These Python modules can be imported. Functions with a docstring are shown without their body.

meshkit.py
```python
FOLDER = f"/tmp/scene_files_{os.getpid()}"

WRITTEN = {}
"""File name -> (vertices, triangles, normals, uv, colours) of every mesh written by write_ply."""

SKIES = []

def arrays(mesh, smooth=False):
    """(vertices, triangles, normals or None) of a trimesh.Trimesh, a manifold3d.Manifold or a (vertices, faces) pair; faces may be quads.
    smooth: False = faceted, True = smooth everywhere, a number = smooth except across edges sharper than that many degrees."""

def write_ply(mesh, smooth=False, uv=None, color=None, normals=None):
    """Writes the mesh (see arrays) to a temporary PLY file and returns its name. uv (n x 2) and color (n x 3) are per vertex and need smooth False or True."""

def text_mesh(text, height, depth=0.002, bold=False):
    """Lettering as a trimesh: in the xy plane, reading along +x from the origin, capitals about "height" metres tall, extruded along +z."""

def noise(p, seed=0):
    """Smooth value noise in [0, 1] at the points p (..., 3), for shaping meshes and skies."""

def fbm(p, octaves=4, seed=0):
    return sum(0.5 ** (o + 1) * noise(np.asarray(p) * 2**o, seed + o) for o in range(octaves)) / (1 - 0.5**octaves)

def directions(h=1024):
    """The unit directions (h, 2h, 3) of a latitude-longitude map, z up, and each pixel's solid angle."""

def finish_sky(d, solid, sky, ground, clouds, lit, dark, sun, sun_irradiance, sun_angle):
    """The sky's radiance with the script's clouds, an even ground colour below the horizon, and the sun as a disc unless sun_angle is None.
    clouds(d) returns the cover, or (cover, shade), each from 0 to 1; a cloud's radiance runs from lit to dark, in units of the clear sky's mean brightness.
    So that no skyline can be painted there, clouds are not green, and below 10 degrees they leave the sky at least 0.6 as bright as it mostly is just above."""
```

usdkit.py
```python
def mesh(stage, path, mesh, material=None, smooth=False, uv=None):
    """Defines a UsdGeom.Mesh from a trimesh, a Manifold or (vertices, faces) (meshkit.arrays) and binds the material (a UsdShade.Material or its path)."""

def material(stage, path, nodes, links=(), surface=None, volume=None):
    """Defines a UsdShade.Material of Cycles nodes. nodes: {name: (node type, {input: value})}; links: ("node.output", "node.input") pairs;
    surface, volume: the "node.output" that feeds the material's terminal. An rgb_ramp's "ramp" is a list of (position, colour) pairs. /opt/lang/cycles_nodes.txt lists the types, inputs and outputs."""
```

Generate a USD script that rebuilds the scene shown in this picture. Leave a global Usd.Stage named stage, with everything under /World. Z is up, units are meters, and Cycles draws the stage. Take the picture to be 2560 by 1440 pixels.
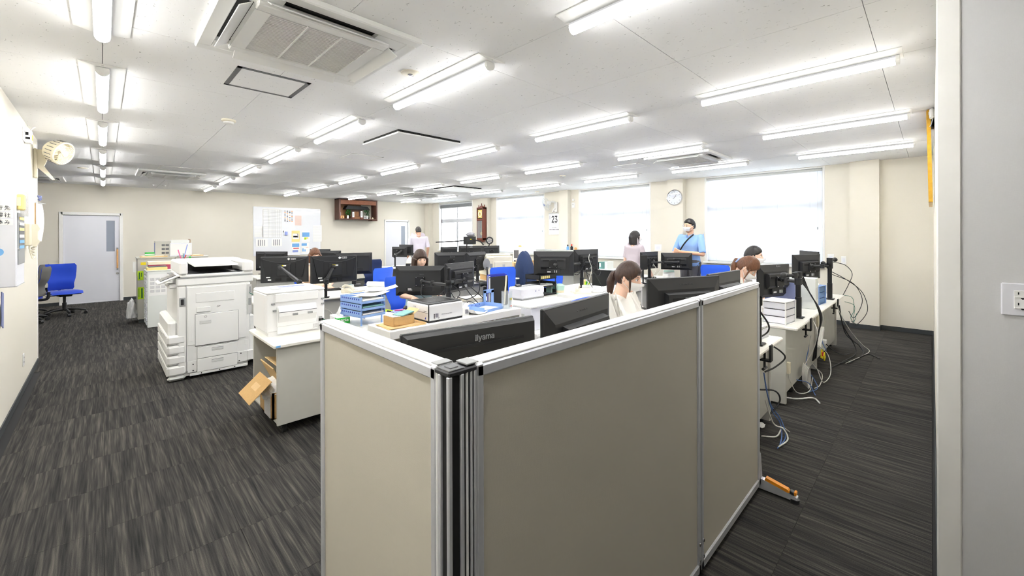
import math, random
import numpy as np
import trimesh
import manifold3d as m3
from shapely.geometry import Polygon, LineString
from pxr import Usd, UsdGeom, UsdLux, UsdShade, Sdf, Gf, Vt
import usdkit, meshkit

random.seed(7)
stage = Usd.Stage.CreateInMemory()
UsdGeom.SetStageUpAxis(stage, UsdGeom.Tokens.z)
UsdGeom.SetStageMetersPerUnit(stage, 1.0)
UsdGeom.Xform.Define(stage, '/World')
UsdGeom.Scope.Define(stage, '/World/Looks')
V = np.array
PI = math.pi

# ------------------------------------------------------------ camera, sky, exposure
EYE, CEIL = 1.515, 2.659
cam = UsdGeom.Camera.Define(stage, '/World/camera')
cam.CreateHorizontalApertureAttr(36.0)
cam.CreateVerticalApertureAttr(20.25)
cam.CreateFocalLengthAttr(36.0 * 1035.5 / 2560)
cam.CreateVerticalApertureOffsetAttr(-36.0 * 133.13 / 2560)
cam.CreateClippingRangeAttr(Gf.Vec2f(0.05, 200))
yaw, pit, rol = .7788, -.0012, -.0033
_D = V([math.sin(yaw) * math.cos(pit), math.cos(yaw) * math.cos(pit), math.sin(pit)])
_R = V([math.cos(yaw), -math.sin(yaw), 0]); _U = np.cross(_R, _D)
_R, _U = math.cos(rol) * _R + math.sin(rol) * _U, math.cos(rol) * _U - math.sin(rol) * _R
cam.AddTransformOp().Set(Gf.Matrix4d(*_R, 0, *_U, 0, *(-_D), 0, 0, 0, EYE, 1))
cam.CreateExposureAttr(2.15)
LAMP = 18.0          # radiance of the ceiling light diffusers
SKY = 1.1           # radiance of the overcast sky outside the windows

def srgb(r, g, b):
    return tuple(float(c / 12.92 if c <= .04045 else ((c + .055) / 1.055) ** 2.4) for c in (r / 255, g / 255, b / 255))

dome = UsdLux.DomeLight.Define(stage, '/World/sky')
dome.CreateIntensityAttr(1.0)
overcast = usdkit.material(stage, '/World/Looks/overcast_sky', {'tc': ('texture_coordinate', {}), 'n': ('noise_texture', dict(scale=2.5, detail=4.)),
    'r': ('rgb_ramp', {'ramp': [(.3, (.86, .92, 1.)), (.7, (1., 1., 1.))]}), 'b': ('background_shader', dict(strength=SKY))},
    [('tc.generated', 'n.vector'), ('n.fac', 'r.fac'), ('r.color', 'b.color')], surface='b.background')
UsdShade.MaterialBindingAPI.Apply(dome.GetPrim()).Bind(overcast)

# ------------------------------------------------------------ materials
MATS = {}
def mat(name, color, rough=.5, metal=0., spec=.5, grain=0., gscale=40., bump=0., bscale=200., coat=0., trans=0., stretch=(1, 1, 1), sheen=0.):
    """A procedural material: a base colour with a little grain and relief."""
    n = {'p': ('principled_bsdf', dict(base_color=color, roughness=rough, metallic=metal, specular_ior_level=spec, coat_weight=coat, transmission_weight=trans, sheen_weight=sheen))}
    l = []
    if grain or bump:
        n['tc'] = ('texture_coordinate', {})
        n['mp'] = ('mapping', dict(mapping_type='point', scale=stretch))
        l.append(('tc.object', 'mp.vector'))
    if grain:
        n['ns'] = ('noise_texture', dict(scale=gscale, detail=3.))
        lo = tuple(max(0, c * (1 - grain)) for c in color); hi = tuple(min(1, c * (1 + grain)) for c in color)
        n['rp'] = ('rgb_ramp', {'ramp': [(.3, lo), (.7, hi)]})
        l += [('mp.vector', 'ns.vector'), ('ns.fac', 'rp.fac'), ('rp.color', 'p.base_color')]
    if bump:
        n['n2'] = ('noise_texture', dict(scale=bscale, detail=2.))
        n['bp'] = ('bump', dict(strength=bump, distance=.002))
        l += [('mp.vector', 'n2.vector'), ('n2.fac', 'bp.height'), ('bp.normal', 'p.normal')]
    MATS[name] = usdkit.material(stage, '/World/Looks/' + name, n, l, surface='p.BSDF')
    return name

def emis(name, color, strength):
    MATS[name] = usdkit.material(stage, '/World/Looks/' + name, {'e': ('emission', dict(color=color, strength=strength))}, [], surface='e.emission')
    return name

# plain looks
mat('white_plastic', srgb(238, 238, 236), .42)
mat('printer_white', srgb(240, 240, 240), .45, bump=.05, bscale=900)
mat('copier_white', srgb(233, 233, 231), .5, bump=.04, bscale=900)
mat('cool_white', srgb(228, 229, 236), .4)
mat('warm_plastic', srgb(228, 220, 196), .45)
mat('old_plastic', srgb(232, 226, 208), .45)
mat('lamp_white', srgb(244, 244, 242), .4)
mat('light_grey', srgb(205, 206, 204), .5)
mat('mid_grey', srgb(150, 152, 152), .5)
mat('shadow_gap', srgb(105, 106, 108), .6)
mat('black_plastic', srgb(34, 35, 37), .42, bump=.08, bscale=1200)
mat('black_gloss', srgb(18, 18, 20), .15)
mat('black_soft', srgb(26, 27, 29), .7)
mat('dark_slot', srgb(20, 20, 20), .8)
mat('black_metal', srgb(30, 31, 33), .35, metal=.3)
mat('screen', srgb(12, 13, 15), .22)
mat('chrome', srgb(215, 215, 218), .18, metal=1.)
mat('alu', srgb(208, 210, 216), .42, metal=.45)
mat('alu_white', srgb(236, 237, 238), .4)
mat('desk_top', srgb(232, 230, 222), .45, grain=.02, gscale=30)
mat('desk_edge', srgb(224, 221, 210), .5)
mat('desk_steel', srgb(196, 195, 187), .5, grain=.015, gscale=15)
mat('white_laminate', srgb(240, 239, 235), .4)
mat('cabinet_grey', srgb(196, 194, 184), .5)
mat('cabinet_white', srgb(232, 235, 230), .45)
mat('cabinet_base', srgb(70, 75, 76), .6)
mat('paper', srgb(246, 246, 243), .8, bump=.1, bscale=60)
mat('paper_print', srgb(214, 214, 214), .8, grain=.12, gscale=160)
mat('ink', srgb(60, 60, 66), .8)
mat('ink_grey', srgb(150, 150, 156), .8)
mat('kraft', srgb(206, 168, 112), .85, grain=.05, gscale=60)
mat('kraft_light', srgb(222, 190, 138), .85, grain=.05, gscale=60)
mat('box_blue', srgb(78, 102, 158), .7)
mat('chair_blue', srgb(20, 66, 190), .85, grain=.08, gscale=300, bump=.2, bscale=500, sheen=.2)
mat('chair_bright_blue', srgb(40, 96, 225), .85, grain=.06, gscale=300, bump=.2, bscale=500, sheen=.2)
mat('chair_navy', srgb(26, 42, 86), .85, grain=.08, gscale=300)
mat('chair_grey', srgb(96, 95, 92), .8, grain=.05, gscale=300)
mat('navy_cloth', srgb(44, 62, 98), .85, grain=.05, gscale=50)
mat('jacket_cloth', srgb(24, 32, 58), .9)
mat('yellow', srgb(240, 220, 30), .6)
mat('lime', srgb(190, 228, 30), .6)
mat('green_ink', srgb(40, 110, 50), .6)
mat('green', srgb(48, 190, 70), .55)
mat('teal', srgb(120, 170, 165), .6)
mat('mint', srgb(190, 228, 215), .5)
mat('pink', srgb(240, 100, 160), .5)
mat('salmon', srgb(250, 218, 205), .8)
mat('crimson', srgb(170, 60, 88), .6)
mat('orange', srgb(236, 150, 30), .45)
mat('red', srgb(222, 60, 40), .5)
mat('cream', srgb(238, 228, 200), .6)
mat('pale_yellow', srgb(245, 225, 150), .7)
mat('royal', srgb(32, 50, 170), .4)
mat('tray_blue', srgb(150, 186, 242), .4, trans=.25)
mat('box_clear_blue', srgb(110, 160, 220), .35, trans=.35)
mat('periwinkle', srgb(150, 165, 225), .6)
mat('sky_blue', srgb(120, 180, 235), .6)
mat('slate_blue', srgb(130, 140, 185), .6)
mat('lens_dark', srgb(30, 36, 44), .1)
mat('gold', srgb(196, 152, 56), .35, metal=.85, grain=.15, gscale=30)
mat('brass', srgb(222, 200, 120), .35, metal=.6)
mat('cable_black', srgb(24, 24, 26), .5)
mat('cable_white', srgb(214, 212, 204), .5)
mat('cable_blue', srgb(84, 116, 176), .5)
mat('cable_green', srgb(28, 112, 88), .5)
mat('rubber', srgb(24, 24, 25), .8)
mat('wood_dark', srgb(84, 50, 38), .5, grain=.35, gscale=14, stretch=(1, 1, 12))
mat('wood_red', srgb(138, 84, 56), .5, grain=.3, gscale=14, stretch=(1, 12, 12))
mat('wood_mid', srgb(150, 104, 66), .5, grain=.2, gscale=20, stretch=(8, 8, 1))
mat('wood_light', srgb(222, 168, 104), .55, grain=.1, gscale=20)
mat('mahogany', srgb(120, 62, 44), .35, grain=.25, gscale=16, stretch=(8, 8, 1))
mat('leaf', srgb(44, 112, 40), .5, grain=.3, gscale=60)
mat('leaf_dark', srgb(60, 110, 66), .5, grain=.3, gscale=60)
mat('skin', srgb(240, 200, 176), .55)
mat('skin_tan', srgb(226, 178, 148), .55)
mat('lip', srgb(205, 130, 118), .5)
mat('hair_brown', srgb(62, 42, 32), .45, grain=.35, gscale=40, stretch=(4, 4, .6))
mat('hair_light', srgb(104, 66, 42), .45, grain=.3, gscale=40, stretch=(4, 4, .6))
mat('hair_black', srgb(34, 30, 30), .45, grain=.3, gscale=40, stretch=(4, 4, .6))
mat('hair_grey', srgb(62, 58, 56), .5, grain=.35, gscale=60)
mat('eye_white', srgb(240, 238, 234), .3)
mat('iris', srgb(40, 28, 22), .2)
mat('mask_white', srgb(246, 246, 246), .8, bump=.05, bscale=300)
mat('blouse_white', srgb(244, 242, 236), .8, bump=.15, bscale=40)
mat('shirt_white', srgb(243, 243, 246), .8, bump=.15, bscale=40)
mat('shirt_lilac', srgb(228, 222, 234), .8, bump=.15, bscale=40)
mat('shirt_mauve', srgb(206, 194, 200), .85, bump=.15, bscale=40)
mat('shirt_blue', srgb(146, 184, 238), .8, bump=.2, bscale=40)
mat('top_blue_grey', srgb(176, 204, 214), .8, bump=.15, bscale=40)
mat('top_peach', srgb(232, 206, 178), .8, bump=.15, bscale=40)
mat('trousers_dark', srgb(38, 40, 46), .85)
mat('trousers_grey', srgb(104, 104, 108), .85)
mat('scrunchie', srgb(160, 184, 232), .8)
mat('carpet_edge', srgb(54, 58, 60), .7)

def _wall(name, color):
    n = {'g': ('geometry', {}), 'm1': ('mapping', dict(scale=(900., 900., 60.))), 'm2': ('mapping', dict(scale=(70., 70., 900.))),
         'n1': ('noise_texture', dict(scale=1., detail=2.)), 'n2': ('noise_texture', dict(scale=1., detail=2.)),
         'ad': ('math', dict(math_type='add')), 'bp': ('bump', dict(strength=.12, distance=.002)),
         'rp': ('rgb_ramp', {'ramp': [(.3, tuple(c * .965 for c in color)), (.7, color)]}), 'hf': ('math', dict(math_type='multiply', value2=.5)),
         'p': ('principled_bsdf', dict(base_color=color, roughness=.85, specular_ior_level=.25))}
    l = [('g.position', 'm1.vector'), ('g.position', 'm2.vector'), ('m1.vector', 'n1.vector'), ('m2.vector', 'n2.vector'), ('n1.fac', 'ad.value1'), ('n2.fac', 'ad.value2'),
         ('ad.value', 'hf.value1'), ('hf.value', 'rp.fac'), ('rp.color', 'p.base_color'), ('ad.value', 'bp.height'), ('bp.normal', 'p.normal')]
    MATS[name] = usdkit.material(stage, '/World/Looks/' + name, n, l, surface='p.BSDF')
_wall('wallpaper', srgb(228, 223, 210))
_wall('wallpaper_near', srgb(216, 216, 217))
_wall('partition_fabric', srgb(196, 191, 178))

def _ceiling():
    c = srgb(243, 243, 243)
    n = {'g': ('geometry', {}), 'm': ('mapping', dict(scale=(95., 40., 1.))), 'n': ('noise_texture', dict(scale=1., detail=1.5, distortion=.8)),
         'rp': ('rgb_ramp', {'ramp': [(.24, tuple(x * .55 for x in c)), (.30, c)]}), 'bp': ('bump', dict(strength=.35, distance=.004)),
         'r2': ('rgb_ramp', {'ramp': [(.24, (0, 0, 0)), (.32, (1, 1, 1))]}),
         'p': ('principled_bsdf', dict(base_color=c, roughness=.9, specular_ior_level=.2))}
    l = [('g.position', 'm.vector'), ('m.vector', 'n.vector'), ('n.fac', 'rp.fac'), ('rp.color', 'p.base_color'), ('n.fac', 'r2.fac'), ('r2.color', 'bp.height'), ('bp.normal', 'p.normal')]
    MATS['ceiling_board'] = usdkit.material(stage, '/World/Looks/ceiling_board', n, l, surface='p.BSDF')
_ceiling()

def _carpet():
    """Loop pile in long streaks along y, the streaks shifted from tile to tile."""
    n = {'g': ('geometry', {}), 'sn': ('vector_math', dict(math_type='snap', vector2=(.5, .5, 10.))), 'wn': ('white_noise_texture', dict(dimensions='3D')),
         'm1': ('mapping', dict(scale=(46., 1.7, 0.))), 'm2': ('mapping', dict(scale=(150., 5., 0.))), 'm3': ('mapping', dict(scale=(420., 260., 0.))),
         'sc': ('math', dict(math_type='multiply', value2=40.)),
         'n1': ('noise_texture', dict(dimensions='4D', scale=1., detail=1.)), 'n2': ('noise_texture', dict(dimensions='4D', scale=1., detail=1.)), 'n3': ('noise_texture', dict(scale=1., detail=2.)),
         'a': ('math', dict(math_type='multiply_add', value2=.55, value3=0.)), 'b': ('math', dict(math_type='multiply_add', value2=.45)), 'c': ('math', dict(math_type='multiply_add', value2=.38)),
         'tw': ('math', dict(math_type='multiply_add', value2=.035, value3=-.207)), 'd': ('math', dict(math_type='add')),
         'rp': ('rgb_ramp', {'ramp': [(.28, srgb(38, 38, 38)), (.43, srgb(54, 53, 52)), (.55, srgb(70, 68, 65)), (.72, srgb(98, 95, 88))]}),
         'bp': ('bump', dict(strength=.6, distance=.004)),
         'p': ('principled_bsdf', dict(roughness=.95, specular_ior_level=.1))}
    l = [('g.position', 'sn.vector1'), ('sn.vector', 'wn.vector'), ('wn.value', 'sc.value1'), ('sc.value', 'n1.w'), ('sc.value', 'n2.w'),
         ('g.position', 'm1.vector'), ('g.position', 'm2.vector'), ('g.position', 'm3.vector'), ('m1.vector', 'n1.vector'), ('m2.vector', 'n2.vector'), ('m3.vector', 'n3.vector'),
         ('n1.fac', 'a.value1'), ('n2.fac', 'b.value1'), ('a.value', 'b.value3'), ('n3.fac', 'c.value1'), ('b.value', 'c.value3'), ('wn.value', 'tw.value1'), ('c.value', 'd.value1'), ('tw.value', 'd.value2'),
         ('d.value', 'rp.fac'), ('rp.color', 'p.base_color'), ('d.value', 'bp.height'), ('bp.normal', 'p.normal')]
    MATS['carpet'] = usdkit.material(stage, '/World/Looks/carpet', n, l, surface='p.BSDF')
_carpet()

def _mixed(name, nodes, links, surface):
    MATS[name] = usdkit.material(stage, '/World/Looks/' + name, nodes, links, surface=surface)
_mixed('pane_glass', {'t': ('transparent_bsdf', dict(color=(.96, .98, .98))), 'g': ('glossy_bsdf', dict(color=(1, 1, 1), roughness=.02)), 'w': ('layer_weight', {}), 'f': ('math', dict(math_type='power', value2=4.)), 'h': ('math', dict(math_type='multiply_add', value2=.5, value3=.04)), 'm': ('mix_closure', {})},
       [('w.facing', 'f.value1'), ('f.value', 'h.value1'), ('h.value', 'm.fac'), ('t.BSDF', 'm.closure1'), ('g.BSDF', 'm.closure2')], 'm.closure')
_mixed('frosted_glass', {'p': ('principled_bsdf', dict(base_color=srgb(150, 158, 172), roughness=.25))}, [], 'p.BSDF')
_mixed('blind_slat', {'d': ('diffuse_bsdf', dict(color=(.86, .87, .89))), 't': ('translucent_bsdf', dict(color=(.84, .86, .90))), 'm': ('mix_closure', dict(fac=.45))},
       [('d.BSDF', 'm.closure1'), ('t.BSDF', 'm.closure2')], 'm.closure')
_mixed('clear_plastic', {'t': ('transparent_bsdf', dict(color=(.93, .95, .96))), 'g': ('glossy_bsdf', dict(color=(1, 1, 1), roughness=.05)), 'w': ('layer_weight', {}), 'f': ('math', dict(math_type='power', value2=4.)), 'h': ('math', dict(math_type='multiply_add', value2=.5, value3=.04)), 'd': ('diffuse_bsdf', dict(color=(.85, .87, .88))), 'm': ('mix_closure', {}), 'm2': ('mix_closure', dict(fac=.14))},
       [('w.facing', 'f.value1'), ('f.value', 'h.value1'), ('h.value', 'm.fac'), ('t.BSDF', 'm.closure1'), ('g.BSDF', 'm.closure2'), ('m.closure', 'm2.closure1'), ('d.BSDF', 'm2.closure2')], 'm2.closure')
# the bar sends most of its light down, less to the sides, little back at the ceiling
_mixed('lamp_glow', {'g': ('geometry', {}), 's': ('separate_xyz', {}), 'r': ('map_range', dict(range_type='linear', from_min=-1., from_max=.5, to_min=0., to_max=1., clamp=True)), 'c': ('rgb_ramp', {'ramp': [(0., (1., 1., 1.)), (.3, (.8, .8, .8)), (.45, (.14, .14, .14)), (.667, (.016, .016, .016)), (1., (.005, .005, .005))]}), 'bw': ('rgb_to_bw', {}), 'k': ('math', dict(math_type='multiply', value2=LAMP)), 'e': ('emission', dict(color=(1., .995, .985)))},
       [('g.normal', 's.vector'), ('s.z', 'r.value'), ('r.result', 'c.fac'), ('c.color', 'bw.color'), ('bw.val', 'k.value1'), ('k.value', 'e.strength')], 'e.emission')

# ------------------------------------------------------------ geometry
_S = [(x, y, z) for x in (-1, 1) for y in (-1, 1) for z in (-1, 1)]
def _chamfer_faces():
    v = []
    for k in range(3):
        for s in _S:
            v.append([s[i] * (1. if i == k else .8) for i in range(3)])
    h = trimesh.convex.convex_hull(np.array(v))
    look = {tuple(np.round(p, 3)): i for i, p in enumerate(v)}
    idx = [look[tuple(np.round(p, 3))] for p in h.vertices]
    return np.array(idx)[h.faces]
_CF = _chamfer_faces()
_BF = np.array([[0, 1, 3], [0, 3, 2], [4, 6, 7], [4, 7, 5], [0, 4, 5], [0, 5, 1], [2, 3, 7], [2, 7, 6], [0, 2, 6], [0, 6, 4], [1, 5, 7], [1, 7, 3]])

def rot(rz=0., rx=0., ry=0.):
    a, b, c = math.radians(rz), math.radians(rx), math.radians(ry)
    Z = V([[math.cos(a), -math.sin(a), 0], [math.sin(a), math.cos(a), 0], [0, 0, 1]])
    X = V([[1, 0, 0], [0, math.cos(b), -math.sin(b)], [0, math.sin(b), math.cos(b)]])
    Y = V([[math.cos(c), 0, math.sin(c)], [0, 1, 0], [-math.sin(c), 0, math.cos(c)]])
    return Z @ X @ Y

class G:
    """Collects shapes that become one mesh."""
    def __init__(s): s.v, s.f, s.n = [], [], 0
    def add(s, v, f, M=None, t=(0, 0, 0)):
        v = np.asarray(v, float); f = np.asarray(f, int)
        if M is not None: v = v @ M.T
        s.v.append(v + V(t)); s.f.append(f + s.n); s.n += len(v)
        return s
    def tm(s, m, M=None, t=(0, 0, 0)): return s.add(m.vertices, m.faces, M, t)
    def mf(s, man, M=None, t=(0, 0, 0)):
        m = man.to_mesh(); return s.add(m.vert_properties[:, :3], m.tri_verts, M, t)
    def box(s, c, d, ch=0., rz=0., rx=0., ry=0.):
        h = V(d, float) / 2
        if ch:
            ch = min(ch, h.min() * .95)
            v = [[q[i] * (h[i] if i == k else h[i] - ch) for i in range(3)] for k in range(3) for q in _S]; f = _CF
        else:
            v = V(_S) * h; f = _BF
        return s.add(v, f, rot(rz, rx, ry) if (rz or rx or ry) else None, c)
    def span(s, a, b, ch=0.):
        a, b = V(a, float), V(b, float)
        return s.box((a + b) / 2, np.abs(b - a), ch)
    def cyl(s, p0, p1, r0, r1=None, n=14):
        r1 = r0 if r1 is None else r1
        p0, p1 = V(p0, float), V(p1, float); t = (p1 - p0) / (np.linalg.norm(p1 - p0) + 1e-12)
        a = np.cross(t, [0, 0, 1.] if abs(t[2]) < .9 else [1., 0, 0]); a /= np.linalg.norm(a); b = np.cross(t, a)
        an = np.arange(n) * 2 * PI / n; ring = np.cos(an)[:, None] * a + np.sin(an)[:, None] * b
        v = np.vstack([p0 + ring * r0, p1 + ring * r1, [p0], [p1]]); f = []
        for i in range(n):
            j = (i + 1) % n
            f += [[i, j, n + j], [i, n + j, n + i], [j, i, 2 * n], [n + i, n + j, 2 * n + 1]]
        return s.add(v, f)
    def lathe(s, prof, n=20, M=None, t=(0, 0, 0)):
        prof = V(prof, float); k = len(prof); an = np.arange(n) * 2 * PI / n
        v = np.stack([prof[:, 0][:, None] * np.cos(an), prof[:, 0][:, None] * np.sin(an), np.repeat(prof[:, 1][:, None], n, 1)], -1).reshape(-1, 3)
        f = []
        for a in range(k - 1):
            for i in range(n):
                j = (i + 1) % n
                f += [[a * n + i, a * n + j, (a + 1) * n + j], [a * n + i, (a + 1) * n + j, (a + 1) * n + i]]
        return s.add(v, f, M, t)
    def tube(s, pts, r, n=6, curve=True, k=6):
        p = V(pts, float)
        if curve and len(p) > 2:
            q = np.vstack([2 * p[0] - p[1], p, 2 * p[-1] - p[-2]]); o = []
            for i in range(1, len(q) - 2):
                for u in np.arange(k) / k:
                    o.append(.5 * ((2 * q[i]) + (q[i + 1] - q[i - 1]) * u + (2 * q[i - 1] - 5 * q[i] + 4 * q[i + 1] - q[i + 2]) * u * u + (3 * q[i] - q[i - 1] - 3 * q[i + 1] + q[i + 2]) * u ** 3))
            p = V(o + [q[-2]])
        t = np.gradient(p, axis=0); t /= np.linalg.norm(t, axis=1, keepdims=True) + 1e-12
        a = np.cross(t[0], [0, 0, 1.] if abs(t[0][2]) < .9 else [1., 0, 0]); A = []
        for x in t:
            a = a - x * np.dot(a, x); a /= np.linalg.norm(a) + 1e-12; A.append(a)
        A = V(A); B = np.cross(t, A); an = np.arange(n) * 2 * PI / n
        rr = np.broadcast_to(r, (len(p),))[:, None, None]
        v = (p[:, None] + rr * (np.cos(an)[None, :, None] * A[:, None] + np.sin(an)[None, :, None] * B[:, None])).reshape(-1, 3)
        f = []
        for i in range(len(p) - 1):
            for j in range(n):
                e = (j + 1) % n
                f += [[i * n + j, i * n + e, i * n + n + e], [i * n + j, i * n + n + e, i * n + n + j]]
        m = len(p) * n
        for j in range(1, n - 1): f += [[0, j + 1, j], [m - n, m - n + j, m - n + j + 1]]
        return s.add(v, f)
    def prism(s, poly, a, b, axis='z', M=None, t=(0, 0, 0)):
        """A polygon extruded from a to b along an axis; the polygon lies in the other two axes, in order (x: yz, y: xz, z: xy)."""
        if not isinstance(poly, Polygon): poly = Polygon(poly)
        m = trimesh.creation.extrude_polygon(poly, b - a, engine='earcut'); v = np.array(m.vertices); v[:, 2] += a; f = m.faces
        if axis == 'x': v = v[:, [2, 0, 1]]
        if axis == 'y': v = v[:, [0, 2, 1]]; f = f[:, ::-1]
        return s.add(v, f, M, t)
    def text(s, txt, h, M, t, depth=.0015, bold=False, center=True):
        m = meshkit.text_mesh(txt, h, depth, bold); v = np.array(m.vertices)
        if center: v[:, 0] -= (v[:, 0].min() + v[:, 0].max()) / 2
        return s.add(v, m.faces, M, t)
    def sphere(s, c, r, sub=2, M=None):
        m = trimesh.creation.icosphere(sub, 1.0); v = np.array(m.vertices) * V(r if np.ndim(r) else [r] * 3)
        return s.add(v if M is None else v @ M.T, m.faces, None, c)
    def sheet(s, P, th=.0015):
        """A grid of points (a, b, 3) as a thin sheet with thickness along +z."""
        P = V(P, float); a, b = P.shape[:2]; v = np.vstack([P.reshape(-1, 3), P.reshape(-1, 3) - [0, 0, th]]); f = []; o = a * b
        for i in range(a - 1):
            for j in range(b - 1):
                q = [i * b + j, i * b + j + 1, (i + 1) * b + j + 1, (i + 1) * b + j]
                f += [[q[0], q[2], q[1]], [q[0], q[3], q[2]], [o + q[0], o + q[1], o + q[2]], [o + q[0], o + q[2], o + q[3]]]
        return s.add(v, f)
    def move(s, M=None, t=(0, 0, 0)):
        s.v = [(v @ M.T if M is not None else v) + V(t) for v in s.v]; return s

# reading directions for lettering: text lies in xy facing +z; these turn it to face a wall or a person
FACE_NY = V([[1., 0, 0], [0, 0, -1.], [0, 1., 0]])        # faces -y, reads along +x
FACE_PY = V([[-1., 0, 0], [0, 0, 1.], [0, 1., 0]])        # faces +y, reads along -x
FACE_NX = V([[0, 0, -1.], [-1., 0, 0], [0, 1., 0]])       # faces -x, reads along -y
FACE_PX = V([[0, 0, 1.], [1., 0, 0], [0, 1., 0]])         # faces +x, reads along +y
FLAT = np.eye(3)

# ------------------------------------------------------------ scene helpers
USED = {}
def _free(parent, name):
    k = (str(parent), name); n = USED.get(k, 0); USED[k] = n + 1
    return f'{parent}/{name}' + (f'_{n:03d}' if n else '')
def _tags(p, label=None, cat=None, group=None, kind=None):
    for k, v in (('label', label), ('category', cat), ('group', group), ('kind', kind)):
        if v: p.SetCustomDataByKey(k, v)
def thing(name, label, cat, loc=(0, 0, 0), rz=0., group=None, kind=None):
    x = UsdGeom.Xform.Define(stage, _free('/World', name))
    x.AddTranslateOp().Set(Gf.Vec3d(*map(float, loc))); x.AddRotateZOp().Set(float(rz))
    _tags(x.GetPrim(), label, cat, group, kind); return x.GetPrim()
def part(parent, name, g, m, smooth=None, label=None, kind=None):
    p = usdkit.mesh(stage, _free(parent.GetPath(), name), (np.vstack(g.v), np.vstack(g.f)), MATS[m], smooth=False if smooth is None else smooth).GetPrim()
    _tags(p, label, None, None, kind); return p
def single(name, g, m, label, cat, group=None, smooth=None, kind=None, loc=(0, 0, 0), rz=0.):
    me = usdkit.mesh(stage, _free('/World', name), (np.vstack(g.v), np.vstack(g.f)), MATS[m], smooth=False if smooth is None else smooth)
    if any(loc) or rz:
        me.AddTranslateOp().Set(Gf.Vec3d(*map(float, loc))); me.AddRotateZOp().Set(float(rz))
    _tags(me.GetPrim(), label, cat, group, kind); return me.GetPrim()
def struct(name, g=None, m=None, smooth=None):
    if g is None:
        p = UsdGeom.Xform.Define(stage, _free('/World', name)).GetPrim(); _tags(p, kind='structure'); return p
    return single(name, g, m, None, None, None, smooth, 'structure')
def dup(src, loc, rz=0., label=None, group=None):
    was = src.GetCustomData(); base = src.GetName()
    if base[-4:-3] == '_' and base[-3:].isdigit(): base = base[:-4]
    t = thing(base, label or was['label'], was['category'], loc, rz, group or was.get('group'))
    t.GetReferences().AddInternalReference(src.GetPath()); t.SetInstanceable(True)
    return t
# ============================================================ the room
XL, XW, YB, YR, XN = -.558, 8.695, 13.29, -.02, 2.4      # left wall, window wall, back wall, right wall, near wall
XREC = -3.2                                              # far side of the recess left of the left wall

def in_view(p):
    d = V(p) - [0, 0, EYE]; z = d @ _D
    return z > .15 and abs(1035.5 * (d @ _R) / z) < 1330 and -900 < 1035.5 * (d @ _U) / z < 620

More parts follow.
